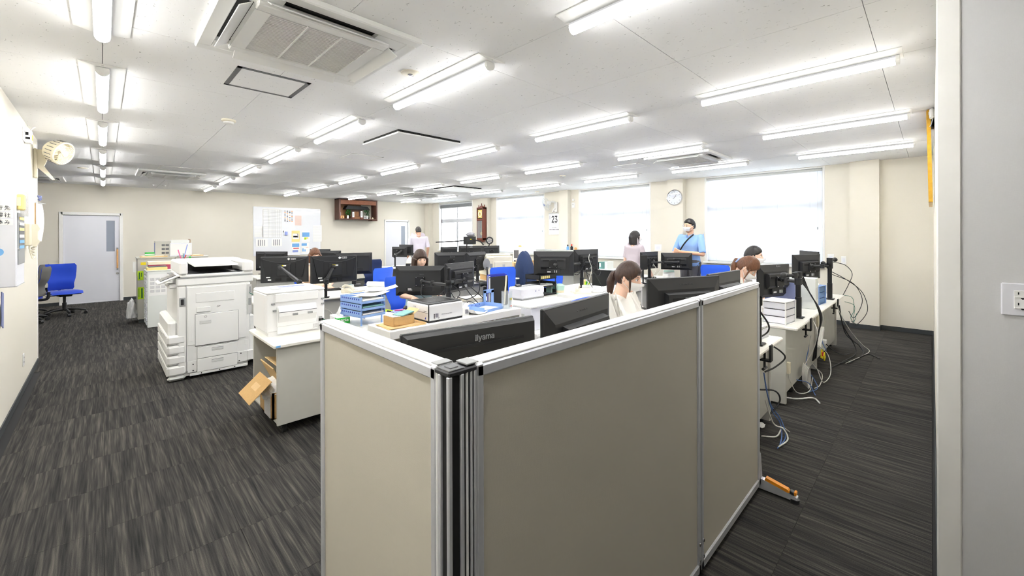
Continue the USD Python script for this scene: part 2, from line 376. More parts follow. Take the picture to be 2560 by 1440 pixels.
# floor: carpet tiles on a slab
fl = struct('floor')
part(fl, 'screed', G().span((XREC, -3.0, -.12), (XW + .2, YB + .1, -.004)), 'rubber')
tiles = []
for i in range(-7, 18):
    for j in range(-6, 27):
        x0, y0 = i * .5, j * .5
        x1, y1 = min(x0 + .5, XW), min(y0 + .5, YB)
        if x1 <= x0 or y1 <= y0 or (x0 < XL - .1 and y0 < 7.0) or (y0 < -.05 and x0 > XN): continue
        tiles.append((x0, y0, x1, y1))
def _shown(t):
    x, y = (t[0] + t[2]) / 2, (t[1] + t[3]) / 2
    return in_view((x, y, 0)) and not (.6 < x < 6.8 and 1.1 < y < 12.4 and not 2.1 < y < 2.3)
tiles.sort(key=lambda t: (not _shown(t), math.hypot(t[0] + .25, t[1] + .25)))
rest = G()
for k, (x0, y0, x1, y1) in enumerate(tiles):
    g = G() if k < 296 else rest
    g.span((x0 + .0004, y0 + .0004, -.006), (x1 - .0004, y1 - .0004, 0), .0008)
    if k < 296: part(fl, 'carpet_tile', g, 'carpet')
part(fl, 'carpet', rest, 'carpet', kind='stuff')

# ceiling: mineral boards with open joints
ce = struct('ceiling')
part(ce, 'deck', G().span((XREC, -3.0, CEIL + .010), (XW + .2, YB + .1, CEIL + .12)), 'shadow_gap')
PX, PY, OY = .9075, .949, .24
for i in range(-4, 10):
    for j in range(-4, 14):
        x0, y0 = i * PX, OY + j * PY
        x1, y1 = min(x0 + PX, XW), min(y0 + PY, YB)
        x0, y0 = max(x0, XREC), max(y0, -3.0)
        if x1 - x0 < .02 or y1 - y0 < .02: continue
        part(ce, 'board', G().span((x0 + .0014, y0 + .0014, CEIL), (x1 - .0014, y1 - .0014, CEIL + .011), .001), 'ceiling_board')

# walls
T = .14
struct('wall_left', G().span((XL - T, -3.0, 0), (XL, 7.42, CEIL)), 'wallpaper')
struct('trim_1', G().span((XL - T - .01, 7.42, 0), (XL + .006, 7.45, CEIL), .003), 'white_laminate')
struct('wall_recess', G().span((XREC - .1, 6.0, 0), (XREC, YB, CEIL)).span((XREC, 5.9, 0), (XL - T, 6.0, CEIL)), 'wallpaper')
D1 = (-.655, .30); D2 = (6.94, 7.87); DZ = 2.005
g = G()
for a, b in ((XREC - .1, D1[0]), (D1[1], D2[0]), (D2[1], XW + .2)): g.span((a, YB, 0), (b, YB + .1, CEIL))
for a, b in (D1, D2): g.span((a, YB, DZ), (b, YB + .1, CEIL))
struct('wall_back', g, 'wallpaper')
WIN = [(1.30, 3.21), (4.43, 6.34), (7.55, 9.48), (10.69, 12.57)]; ZS, ZH = .95, 2.63
g, e = G(), -3.0
for a, b in WIN:
    g.span((XW, e, 0), (XW + .2, a, CEIL)); g.span((XW, a, 0), (XW + .2, b, ZS)); g.span((XW, a, ZH), (XW + .2, b, CEIL)); e = b
g.span((XW, e, 0), (XW + .2, YB + .1, CEIL))
struct('wall_window', g, 'wallpaper')
COLS = [(.57, .93), (3.62, 3.955), (6.61, 6.90), (9.75, 10.12), (13.0, 13.29)]
for a, b in COLS: struct('column', G().span((XW - .145, a, 0), (XW, b, CEIL)), 'wallpaper')
struct('wall_right', G().span((XN + .1, YR - .1, 0), (XW, YR, CEIL)), 'wallpaper')
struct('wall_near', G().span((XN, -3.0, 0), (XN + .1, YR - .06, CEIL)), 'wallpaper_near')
struct('trim_2', G().span((XN - .008, YR - .062, 0), (XN + .11, YR + .006, CEIL), .004), 'white_laminate')
struct('wall_front', G().span((XREC, -3.1, 0), (XW, -3.0, CEIL)), 'wallpaper')
# skirting
BH, BT = .07, .008
struct('baseboard_left', G().span((XL, -3.0, 0), (XL + BT, 7.42, BH), .002), 'carpet_edge')
struct('baseboard_back', G().span((XREC, YB - BT, 0), (D1[0] - .03, YB, BH), .002).span((D1[1] + .03, YB - BT, 0), (D2[0] - .03, YB, BH), .002).span((D2[1] + .03, YB - BT, 0), (XW, YB, BH), .002), 'carpet_edge')
g, e = G(), YR
for a, b in COLS:
    g.span((XW - BT, e, 0), (XW, a, BH), .002); g.span((XW - .145 - BT, a - BT, 0), (XW - .145, b + BT, BH), .002)
    g.span((XW - .145, a - BT, 0), (XW - BT, a, BH)); g.span((XW - .145, b, 0), (XW - BT, b + BT, BH)); e = b
struct('baseboard_window', g, 'carpet_edge')
struct('baseboard_right', G().span((XN + .1, YR, 0), (XW, YR + BT, BH), .002), 'carpet_edge')

# doors
def door(n, a, b, glass, handle, m):
    d = struct(f'door_{n}')
    part(d, 'frame', G().span((a - .03, YB - .02, 0), (a + .03, YB + .06, DZ + .03), .004).span((b - .03, YB - .02, 0), (b + .03, YB + .06, DZ + .03), .004).span((a, YB - .02, DZ - .03), (b, YB + .06, DZ + .03), .004), 'white_laminate')
    lx, ly = a + .032, b - .032; g0, g1, z0, z1 = glass; yl = YB + .012
    part(d, 'leaf', G().span((lx, yl, .01), (g0, yl + .035, DZ - .04)).span((g1, yl, .01), (ly, yl + .035, DZ - .04)).span((g0, yl, .01), (g1, yl + .035, z0)).span((g0, yl, z1), (g1, yl + .035, DZ - .04)), m)
    part(d, 'pane', G().span((g0, yl + .012, z0), (g1, yl + .02, z1)), 'frosted_glass')
    part(d, 'gap_seal', G().span((ly, yl - .004, .01), (ly + .006, yl + .03, DZ - .03)), 'black_soft')
    part(d, 'backing', G().span((a, YB + .07, 0), (b, YB + .1, DZ)), 'mid_grey')
    if handle:
        hx, h0, h1 = handle
        part(d, 'door_handle', G().box((hx, yl - .035, (h0 + h1) / 2), (.03, .022, h1 - h0 - .06), .008), 'wood_light', label='wooden grip of the pull handle')
        part(d, 'handle_bracket', G().box((hx, yl - .018, h0 + .015), (.034, .04, .04), .005).box((hx, yl - .018, h1 - .015), (.034, .04, .04), .005), 'chrome')
        part(d, 'lock', G().cyl((hx, yl, h0 - .09), (hx, yl - .012, h0 - .09), .024, n=18).cyl((hx, yl - .012, h0 - .09), (hx, yl - .02, h0 - .09), .012), 'chrome', 40)
door(1, *D1, (.05, .19, 1.15, 1.86), (.232, .73, 1.23), 'cool_white')
door(2, *D2, (7.57, 7.72, 1.02, 1.82), None, 'cool_white')

# windows with aluminium sashes, and blinds
def window(n, a, b):
    w = struct(f'window_{n}'); x = XW + .10; zt = 2.0; c = (a + b) / 2
    part(w, 'frame', G().span((x, a, ZS), (x + .07, a + .04, ZH)).span((x, b - .04, ZS), (x + .07, b, ZH)).span((x, a, ZS), (x + .07, b, ZS + .05)).span((x, a, ZH - .05), (x + .07, b, ZH)).span((x, a, zt - .06), (x + .07, b, zt + .06)), 'alu')
    part(w, 'mullion', G().span((x + .005, c - .035, ZS), (x + .06, c + .035, zt)).span((x + .005, c - .02, zt), (x + .06, c + .02, ZH)), 'alu')
    for y0, y1, z0, z1 in ((a, c, ZS, zt), (c, b, ZS, zt), (a, c, zt, ZH), (c, b, zt, ZH)):
        part(w, 'pane', G().span((x + .03, y0 + .03, z0 + .04), (x + .036, y1 - .03, z1 - .04)), 'pane_glass')
    part(w, 'trim', G().span((XW - .006, a - .028, ZS - .03), (XW + .10, a + .002, ZH + .025), .003).span((XW - .006, b - .002, ZS - .03), (XW + .10, b + .028, ZH + .025), .003).span((XW - .006, a, ZH - .002), (XW + .1, b, ZH + .025), .003), 'white_laminate')
    part(w, 'sill', G().span((XW - .06, a - .04, ZS - .03), (XW + .10, b + .04, ZS + .005), .004), 'white_laminate')
for n, (a, b) in enumerate(WIN): window(n + 1, a, b)

def blind(a, b, label, drop):
    t = thing('window_blind', label, 'blind', (XW + .045, (a + b) / 2, 0)); h = (b - a) / 2 - .012
    part(t, 'headrail', G().span((-.022, -h, ZH - .05), (.022, h, ZH - .008), .004), 'light_grey')
    g = G(); z = ZH - .06
    if drop:
        while z > ZS + .03:
            g.box((0, 0, z), (.025, 2 * h, .0007), ry=62); z -= .0205
        zb = ZS + .018
    else:
        while z > ZH - .17:
            g.box((0, 0, z), (.025, 2 * h, .0018)); z -= .0042
        zb = z - .005
    part(t, 'slats', g, 'blind_slat' if drop else 'mid_grey', kind='stuff')
    part(t, 'bottom_rail', G().box((0, 0, zb), (.026, 2 * h, .012), .003), 'light_grey')
    g = G()
    for f in (-.82, -.3, .3, .82): g.cyl((-.016, f * h, ZH - .05), (-.016, f * h, zb), .0016, n=4)
    part(t, 'ladder_cords', g, 'light_grey')
    if drop:
        part(t, 'pull_cord', G().cyl((-.03, -h + .06, ZH - .05), (-.03, -h + .06, 1.62), .002, n=5), 'light_grey')
        part(t, 'cord_tassel', G().lathe([(.004, 0), (.009, -.012), (.007, -.04), (0, -.045)], 8, t=(-.03, -h + .06, 1.62)), 'mid_grey', 40)
blind(*WIN[0], 'lowered white slatted blind of the large window nearest the round clock on its right', True)
blind(*WIN[1], 'lowered white slatted blind behind the standing woman in mauve', True)
blind(*WIN[2], 'lowered white slatted blind between the pendulum clock and the wall calendar', True)
blind(*WIN[3], 'grey slatted blind pulled up to the head of the farthest window', False)

# the pale building across the street, seen through the panes
b = thing('neighbouring_building', 'pale building facade seen through the window panes behind the blinds', 'building', (19, 13, -4))
part(b, 'facade', G().span((0, -14, 0), (1, 30, 14)), 'white_laminate')
for i in range(8):
    for k in range(3):
        part(b, 'facade_window', G().span((-.02, -9 + i * 4.4, 1.6 + k * 3.4), (.1, -6.6 + i * 4.4, 3.4 + k * 3.4)), 'alu')

# ============================================================ ceiling fittings
# lights: a flat trough with a glowing bar
def make_light(name, label, loc, long_):
    t = thing('ceiling_light', label, 'ceiling light', loc, group='ceiling lights'); L = 1.25
    hw = .115
    part(t, 'housing', G().prism([(-hw, 0), (-hw, -.005), (-.04, -.018), (.04, -.018), (hw, -.005), (hw, 0)], -L / 2, L / 2, 'y', t=(0, 0, 0)), 'lamp_white')
    an = np.linspace(-.5, PI + .5, 13)
    prof = [(-.034 * math.cos(a), -.038 - .034 * math.sin(a)) for a in an]
    part(t, 'diffuser', G().prism(prof[::-1], -L / 2 + .035, L / 2 - .02, 'y'), 'lamp_glow')
    prof = [(-.036 * math.cos(a), -.038 - .036 * math.sin(a)) for a in an]
    part(t, 'end_cap', G().prism(prof[::-1], -L / 2 + .015, -L / 2 + .035, 'y'), 'white_plastic')
    part(t, 'clip', G().box((0, -L / 2 + .006, -.012), (.02, .012, .012), .003), 'light_grey')
    return t
LX, LY0, LPY = 1.80, 1.335, 1.876
names = {0: 'over the aisle by the left wall', 1: 'in the second row from the left wall', 2: 'in the middle row', 3: 'in the fourth row from the left wall', 4: 'in the row nearest the windows'}
ordn = ['first', 'second', 'third', 'fourth', 'fifth', 'sixth', 'seventh']
first = None
for r in range(5):
    for k in range(7):
        loc = (LX * r, LY0 + LPY * k - .585, CEIL)
        lab = f'glowing bar ceiling light, {ordn[k]} from the camera {names[r]}'
        if first is None: first = make_light('ceiling_light', lab, loc, True)
        else: dup(first, loc, 0, lab)

# air conditioners: a four-way cassette
def cassette(label, loc, flaps=True, rz=0.):
    t = thing('air_conditioner', label, 'air conditioner', loc, rz); h = .475
    g = G()
    s0, s1, w = .335, .405, .30                      # slot from s0 to s1 off centre, half length w
    part(t, 'panel', G().span((-h, s1, -.034), (h, h, 0), .006).span((-h, -h, -.034), (h, -s1, 0), .006).span((-h, -s1, -.034), (-s1, s1, 0), .006).span((s1, -s1, -.034), (h, s1, 0), .006)
         .span((-s1, w, -.033), (-s0 + .1, s1, 0)).span((s0 - .1, w, -.033), (s1, s1, 0)).span((-s1, -s1, -.033), (-s0 + .1, -w, 0)).span((s0 - .1, -s1, -.033), (s1, -w, 0)), 'copier_white')
    part(t, 'slot_lining', G().span((-s1, -s1, -.008), (s1, s1, -.002)), 'dark_slot')
    part(t, 'cover', G().span((-s0, -s0, -.052), (s0, -.27, -.012), .006).span((-s0, .27, -.052), (s0, s0, -.012), .006).span((-s0, -.27, -.052), (-.265, .27, -.012)).span((.265, -.27, -.052), (s0, .27, -.012)), 'copier_white')
    g = G()
    for i in range(31): g.box((0, -.265 + .53 * i / 30, -.046), (.53, .0125, .005), rx=14)
    part(t, 'grille', g, 'copier_white', kind='stuff')
    part(t, 'grille_bar', G().span((-.092, -.27, -.053), (-.084, .27, -.04)).span((.084, -.27, -.053), (.092, .27, -.04)), 'copier_white')
    part(t, 'filter', G().span((-.27, -.27, -.034), (.27, .27, -.03)), 'mid_grey')
    for k in range(4):
        f = G().box((0, (s0 + s1) / 2 + .008, -.052), (.60, .068, .006), .002, rx=-32 if flaps else -6)
        f.move(rot(k * 90)); part(t, 'flap', f, 'white_plastic')
    return t
ac = cassette('large air conditioner cassette with ribbed intake grille nearest the camera', (.86, 2.565, CEIL))
dup(ac, (6.28, 2.58, CEIL), 0, 'air conditioner cassette in front of the large right-hand window')
dup(ac, (.90, 9.95, CEIL), 0, 'air conditioner cassette before the back wall, between the first two light rows')
dup(ac, (6.35, 10.1, CEIL), 0, 'small distant air conditioner cassette above the far desks by the door')
dup(ac, (-1.02, 12.2, CEIL), 0, 'air conditioner cassette in the recess, half hidden by the left wall')
def vent(label, loc):
    t = thing('ventilation_unit', label, 'ventilation unit', loc, group='flat ventilation panels')
    part(t, 'cover', G().span((-.43, -.43, -.042), (.43, .43, -.024), .006), 'lamp_white')
    part(t, 'rim', G().span((-.42, -.42, -.024), (.42, -.40, 0)).span((-.42, .40, -.024), (.42, .42, 0)).span((-.42, -.4, -.024), (-.40, .4, 0)).span((.40, -.4, -.024), (.42, .4, 0)), 'dark_slot')
    return t
v1 = vent('flat cream ventilation panel hanging below the ceiling between the second and middle light rows', (2.70, 4.48, CEIL))
dup(v1, (6.25, 8.25, CEIL), 0, 'flat cream ventilation panel far away among the lights near the windows')
def hatch(label, loc, dark):
    t = thing('ceiling_hatch', label, 'access hatch', loc, group='ceiling access hatches'); h = .235
    part(t, 'frame', G().span((-h, h - .028, -.004), (h, h, .006)).span((-h, -h, -.004), (h, -h + .028, .006)).span((-h, -h, -.004), (-h + .028, h, .006)).span((h - .028, -h, -.004), (h, h, .006)), 'shadow_gap' if dark else 'white_laminate')
    part(t, 'board', G().span((-h + .03, -h + .03, -.003), (h - .03, h - .03, .004)), 'ceiling_board')
    return t
hatch('ceiling access hatch with a grey metal frame beside the large air conditioner', (.885, 3.52, CEIL), True)
hatch('faint white ceiling access hatch beside the window-side air conditioner', (6.375, 3.565, CEIL), False)
hatch('faint white ceiling access hatch beyond the air conditioner near the back wall', (.89, 9.1, CEIL), False)
hatch('faint white ceiling access hatch behind the flat ventilation panel', (2.72, 5.93, CEIL), False)
def detector(label, loc, slim=False):
    t = thing('smoke_detector', label, 'smoke detector', loc)
    part(t, 'base', G().lathe([(.001, 0), (.062, 0), (.062, -.014), (.052, -.020), (.001, -.020)], 20), 'old_plastic', 35)
    part(t, 'chamber', G().lathe([(.044, -.018), (.044, -.034), (.034, -.042), (0, -.042)], 20), 'white_plastic', 35)
detector('cream smoke detector on the ceiling beyond the grey-framed hatch', (.89, 4.9, CEIL))
detector('small heat detector on the ceiling over the middle desks near the calendar', (6.4, 5.07, CEIL))
detector('small detector on the ceiling close to the window with the calendar', (8.3, 7.45, CEIL))
t = thing('emergency_light', 'round white emergency downlight between the large air conditioner and a ceiling light', 'emergency light', (1.55, 2.59, CEIL))
part(t, 'ring', G().lathe([(.001, 0), (.066, 0), (.064, -.006), (.05, -.010), (.001, -.010)], 24), 'old_plastic', 35)
part(t, 'lamp', G().lathe([(.018, -.01), (.018, -.016), (0, -.02)], 12).lathe([(.008, -.01), (.008, -.015), (0, -.017)], 8, t=(.026, .01, 0)), 'chrome', 40)
t = thing('emergency_light', 'round white emergency downlight beyond the left wall corner', 'emergency light', (-.24, 10.05, CEIL))
part(t, 'ring', G().lathe([(.001, 0), (.066, 0), (.064, -.006), (.05, -.010), (.001, -.010)], 20), 'old_plastic', 35)
t = thing('emergency_light', 'pair of tiny white ceiling lamps close to the back wall', 'emergency light', (.91, 12.3, CEIL))
part(t, 'lamp', G().lathe([(.001, 0), (.04, 0), (.03, -.02), (0, -.025)], 12, t=(-.08, 0, 0)), 'white_plastic', 35)
part(t, 'lamp', G().lathe([(.001, 0), (.04, 0), (.03, -.02), (0, -.025)], 12, t=(.08, 0, 0)), 'white_plastic', 35)
# ============================================================ the folding screen in front
t = thing('room_divider', 'beige fabric office screen with aluminium frame folded around the nearest desks', 'room divider')
PH = 1.228
def screen_panel(x0, x1, y0, y1, rails, caps):
    """An upholstered panel between y0..y1 and x0..x1 with a frame all round."""
    alongx = (x1 - x0) > (y1 - y0)
    if alongx:
        part(t, 'panel', G().span((x0 + .02, y0 + .008, .06), (x1 - .02, y1 - .008, PH - .03)), 'partition_fabric')
        part(t, 'frame_post', G().span((x0, y0, .03), (x0 + .022, y1, PH - .002), .004), 'alu'); part(t, 'frame_post', G().span((x1 - .022, y0, .03), (x1, y1, PH - .002), .004), 'alu')
        part(t, 'top_rail', G().span((x0, y0, PH - .034), (x1, y1, PH - .006), .004), 'alu'); part(t, 'top_cap', G().span((x0, y0 + .004, PH - .007), (x1, y1 - .004, PH), .002), 'alu_white')
        part(t, 'bottom_rail', G().span((x0, y0, .03), (x1, y1, .07), .004), 'alu')
    else:
        part(t, 'panel', G().span((x0 + .008, y0 + .02, .06), (x1 - .008, y1 - .02, PH - .03)), 'partition_fabric')
        part(t, 'frame_post', G().span((x0, y0, .03), (x1, y0 + .022, PH - .002), .004), 'alu'); part(t, 'frame_post', G().span((x0, y1 - .022, .03), (x1, y1, PH - .002), .004), 'alu')
        part(t, 'top_rail', G().span((x0, y0, PH - .034), (x1, y1, PH - .006), .004), 'alu'); part(t, 'top_cap', G().span((x0 + .004, y0, PH - .007), (x1 - .004, y1, PH), .002), 'alu_white')
        part(t, 'bottom_rail', G().span((x0, y0, .03), (x1, y1, .07), .004), 'alu')
screen_panel(.515, .568, .762, 1.44, 1, 1)
screen_panel(.592, 1.862, .712, .765, 1, 1)
screen_panel(1.874, 2.752, .712, .765, 1, 1)
part(t, 'hinge_strip', G().span((1.862, .716, .03), (1.874, .761, PH - .004)), 'mid_grey')
part(t, 'hinge_cap', G().span((1.835, .722, PH - .002), (1.90, .755, PH + .003), .002), 'light_grey')
# corner post: black rubber core with bright fins
part(t, 'corner_post', G().span((.520, .717, .03), (.568, .762, PH - .012), .003).span((.568, .717, .03), (.592, .762, PH - .012), .003), 'black_soft')
g = G().span((.5135, .7105, .03), (.524, .721, PH - .014), .002).span((.5135, .742, .03), (.522, .752, PH - .014), .002).span((.5465, .7105, .03), (.556, .720, PH - .014), .002)
part(t, 'post_fin', g, 'alu')
part(t, 'post_fin', G().span((.5145, .755, .03), (.568, .7615, PH - .012), .002), 'alu_white'); part(t, 'post_fin', G().span((.5625, .7115, .03), (.568, .76, PH - .012), .002), 'alu_white')
part(t, 'post_fin', G().span((.574, .7115, .03), (.580, .76, PH - .012), .002).span((.584, .7115, .03), (.592, .76, PH - .012), .002), 'alu')
part(t, 'corner_cap', G().span((.514, .711, PH - .016), (.592, .765, PH - .004), .003), 'black_plastic')
part(t, 'cap_plate', G().span((.5165, .7135, PH - .004), (.559, .757, PH - .001), .001).span((.527, .723, PH - .002), (.549, .746, PH + .001), .001), 'shadow_gap')
part(t, 'cap_plate', G().span((.521, .762, PH - .002), (.562, .788, PH + .002), .001).span((.568, .718, PH - .002), (.602, .759, PH + .002), .001), 'mid_grey')
# stabiliser foot at the far end
fx = 2.752
part(t, 'foot_upright', G().prism([(.708, .035), (.772, .035), (.760, .20), (.752, .225), (.726, .225), (.716, .20)], fx, fx + .034, 'x'), 'alu')
part(t, 'foot_bar', G().prism([(.772, .012), (.772, .07), (.70, .07), (.53, .034), (.53, .012)], fx, fx + .034, 'x'), 'alu', label='low aluminium foot reaching out over the carpet')
part(t, 'foot_pad', G().prism([(.69, .069), (.575, .045), (.565, .050), (.575, .062), (.685, .086)], fx + .002, fx + .032, 'x'), 'orange', label='orange pad on the foot')
part(t, 'foot_knob', G().box((fx + .017, .553, .05), (.03, .03, .02), .004, rx=12).cyl((fx + .017, .545, 0), (fx + .017, .545, .02), .024), 'black_plastic')
part(t, 'foot_mark', G().box((fx + .017, .540, .052), (.034, .012, .02), .003), 'orange')
part(t, 'foot_bar', G().prism([(.77, .012), (.77, .06), (.90, .034), (.90, .012)], fx, fx + .034, 'x'), 'alu')
for q in (1.885, 1.845): part(t, 'bolt', G().cyl((q, .712, .09), (q, .707, .09), .007, n=10).cyl((q, .712, .16), (q, .707, .16), .007, n=10), 'chrome')
part(t, 'leveller', G().cyl((.54, .74, 0), (.54, .74, .03), .018).cyl((1.868, .738, 0), (1.868, .738, .03), .018).cyl((.54, 1.42, 0), (.54, 1.42, .03), .018), 'black_plastic')

# ============================================================ desks
def desk(label, x0, x1, yb, yf, z=.70, back_in=.10, face=1, group=None, drawers=True, name='desk'):
    """Steel desk, back edge at yb, seat side at yf (yf > yb when face = 1)."""
    s = 1 if yf > yb else -1
    t = thing(name, label, 'desk', ((x0 + x1) / 2, yb, 0), 0, group); w = (x1 - x0) / 2; d = abs(yf - yb)
    Y = lambda v: s * v
    part(t, 'tabletop', G().span((-w + .001, Y(0), z - .028), (w - .001, Y(d), z), .008), 'desk_top')
    part(t, 'back_panel', G().span((-w + .03, Y(back_in), .10), (w - .03, Y(back_in + .02), z - .028)), 'desk_steel')
    for sx in (-1, 1): part(t, 'side_panel', G().span((sx * (w - .004), Y(back_in - .015), .02), (sx * (w - .034), Y(d - .05), z - .028), .004), 'desk_steel')
    part(t, 'levelling_foot', G().cyl((-w + .02, Y(back_in + .05), 0), (-w + .02, Y(back_in + .05), .02), .016, n=10).cyl((w - .02, Y(back_in + .05), 0), (w - .02, Y(back_in + .05), .02), .016, n=10)
         .cyl((-w + .02, Y(d - .1), 0), (-w + .02, Y(d - .1), .02), .016, n=10).cyl((w - .02, Y(d - .1), 0), (w - .02, Y(d - .1), .02), .016, n=10), 'black_plastic')
    if drawers:
        for k, (a, b) in enumerate(((.42, z - .05), (.27, .415), (.05, .265))):
            dr = part(t, 'drawer', G().span((w - .43, Y(d - .08), a), (w - .04, Y(d - .055), b), .004), 'desk_steel')
            part(dr, 'handle', G().span((w - .28, Y(d - .056), b - .04), (w - .18, Y(d - .05), b - .025)), 'mid_grey')
    return t
DZ_ = .70
desk('grey steel desk behind the folding screen, left of two', .64, 2.2, .82, 1.52)
desk('grey steel desk with rounded white top just past the screen end', 2.21, 3.80, .82, 1.52)
desk('grey steel desk with cables hanging down its back panel, white drawers on top', 4.23, 5.59, .81, 1.52)
desk('grey steel desk by the right wall with monitor post and blue drawers', 5.60, 6.97, .81, 1.52)
desk('grey desk under the blue paper trays beside the white printer cart', 1.50, 2.92, 3.385, 4.10)
desk('grey desk carrying the binders and the small white printer', 2.93, 4.34, 3.385, 4.10)
desk('grey desk under the paired monitors behind the ponytailed woman', 4.35, 5.75, 3.385, 4.10)
desk('grey desk in front of the two standing people', 6.30, 7.72, 3.36, 4.06)
desk('long grey desk of the woman behind the two large monitors', 1.28, 2.62, 5.50, 6.42)
desk('grey desk holding the telephone and the rolled drawing', 2.63, 3.75, 5.50, 6.32)
desk('grey desk with the beige printer at its end', 3.78, 5.55, 5.42, 6.2)
desk('white desk with thin legs under the rear left monitors', 2.05, 3.9, 8.9, 9.7)
desk('distant desk where the man in white stands', 5.0, 6.0, 9.9, 9.2)
desk('desk under the cluster of far monitors', 5.15, 6.95, 7.2, 8.0)

# low shelves backing on to the middle desks
def low_shelf(label, x0, x1, y0, y1, z=.75, bays=4):
    t = thing('low_shelf', label, 'shelf', (x0, y0, 0)); w, d = x1 - x0, y1 - y0
    part(t, 'top', G().span((0, 0, z - .065), (w, d, z), .003), 'white_laminate')
    part(t, 'side', G().span((0, .001, 0), (.03, d, z - .065)), 'white_laminate'); part(t, 'side', G().span((w - .03, .001, 0), (w, d, z - .065)), 'white_laminate')
    part(t, 'back', G().span((.03, d - .012, .02), (w - .03, d, z - .065)), 'desk_steel')
    for k in range(1, bays): part(t, 'divider', G().span((w * k / bays - .012, .004, .02), (w * k / bays + .012, d - .012, z - .065)), 'white_laminate')
    part(t, 'shelf_board', G().span((.03, .01, .36), (w - .03, d - .012, .38)), 'white_laminate'); part(t, 'shelf_board', G().span((.03, .005, .0), (w - .03, d - .012, .05)), 'white_laminate')
    part(t, 'screw', G().cyl((0, .05, z - .09), (-.002, .05, z - .09), .008, n=8).cyl((0, d - .05, z - .09), (-.002, d - .05, z - .09), .008, n=8), 'mid_grey')
    return t
low_shelf('white open bookshelf backing on the middle desks, carrying the black-lidded printer', 1.60, 3.08, 2.985, 3.375)
low_shelf('white bookshelf end carrying the cream telephone', 4.14, 5.62, 2.98, 3.375)
# files standing in the open bays
def file_row(x0, y0, z0, items, label, group):
    x = x0
    for (w, h, c, l) in items:
        t = thing('file_folder', l, 'file', (x + w / 2, y0, z0), 0, group)
        part(t, 'cover', G().span((-w / 2 + .001, 0, 0), (w / 2 - .001, .24, h), .003), c)
        part(t, 'spine_label', G().span((-w / 2 + .006, -.0015, h * .45), (w / 2 - .006, .0, h * .8)), 'paper')
        x += w + .004
file_row(2.40, 3.02, .381, [(.05, .27, 'green', 'green file in the white bookshelf under the printer'), (.045, .26, 'royal', 'blue file in the white bookshelf under the printer'), (.05, .28, 'orange', 'orange file in the white bookshelf under the printer'), (.04, .27, 'red', 'red file in the white bookshelf under the printer'), (.05, .26, 'cabinet_white', 'white file in the white bookshelf under the printer')], '', None)
file_row(2.02, 3.02, .381, [(.07, .25, 'navy_cloth', 'navy file standing in the bookshelf bay left of the green one'), (.05, .24, 'royal', 'slim blue file beside the navy file in the bookshelf')], '', None)

# white slotted box on a low cabinet between the two shelves
t = thing('side_cabinet', 'low white cabinet between the two bookshelves', 'cabinet', (3.12, 2.80, 0))
part(t, 'body', G().span((0, .01, 0), (.84, .5, .50), .004), 'white_laminate'); part(t, 'door', G().span((.005, 0, .02), (.415, .012, .48), .002), 'white_laminate'); part(t, 'door', G().span((.425, 0, .02), (.835, .012, .48), .002), 'white_laminate')
part(t, 'handle', G().span((.36, -.012, .34), (.375, 0, .44), .003).span((.465, -.012, .34), (.48, 0, .44), .003), 'mid_grey')
t = thing('file_box', 'white slotted storage box between the bookshelf and the black monitor', 'storage box', (3.17, 2.93, .50))
part(t, 'body', G().span((0, .004, 0), (.74, .34, .235), .005), 'cool_white')
part(t, 'lid', G().span((-.006, -.004, .235), (.746, .346, .255), .004), 'white_plastic')
for k in range(5): part(t, 'slot', G().span((.30 + k * .05, .001, .04), (.312 + k * .05, .006, .19)), 'dark_slot')
part(t, 'grip', G().span((-.003, .10, .13), (.002, .24, .17), .002), 'light_grey')

# ============================================================ the copier
t = thing('copier', 'large white multifunction copier with tilted touch panel and paper drawers', 'copier', (.54, 5.47, 0))
W_, D_ = .655, 1.02
part(t, 'base', G().span((.03, .03, .035), (W_ - .02, D_ - .03, .09), .004), 'copier_white')
part(t, 'body', G().span((.004, .006, .08), (W_, D_, .985), .012), 'copier_white')
part(t, 'front_lower', G().span((-.07, .05, .06), (.01, D_ - .05, .62), .02), 'copier_white')
for k, (a, b) in enumerate(((.06, .17), (.175, .275), (.28, .38), (.385, .485))):
    dr = part(t, 'paper_drawer', G().span((-.085, .03, a), (-.06, D_ - .04, b - .005), .008), 'copier_white')
    part(dr, 'handle', G().span((-.089, .40, b - .05), (-.08, .62, b - .025), .003), 'light_grey')
    part(t, 'corner_band', G().span((-.083, .0, a), (.075, .06, b - .004), .02), 'copier_white')
part(t, 'corner_foot', G().span((-.08, .002, .012), (.07, .07, .056), .02), 'light_grey')
def cp(name, x0, x1, z0, z1, y=.006, dep=.012, m='copier_white', ch=.003, label=None):
    return part(t, name, G().span((x0, y - dep, z0), (x1, y, z1), ch), m, label=label)
cp('seam', .072, .078, .08, 1.0, .006, .001, 'mid_grey', 0)
cp('cover_panel', .085, .612, .36, .965, .007, .010)
cp('upper_cover', .155, .50, .80, .90, -.002, .005)
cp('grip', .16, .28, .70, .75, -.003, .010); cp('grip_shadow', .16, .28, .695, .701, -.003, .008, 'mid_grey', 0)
side = cp('bypass_tray', .15, .535, .345, .675, -.003, .008)
part(side, 'handle', G().span((.185, -.014, .57), (.285, -.010, .605), .002), 'light_grey')
cp('tray_seam', .146, .150, .34, .68, -.003, .001, 'mid_grey', 0); cp('tray_seam', .535, .539, .34, .68, -.003, .001, 'mid_grey', 0); cp('tray_seam', .146, .539, .675, .679, -.003, .001, 'mid_grey', 0); cp('tray_seam', .146, .539, .338, .344, -.003, .001, 'shadow_gap', 0)
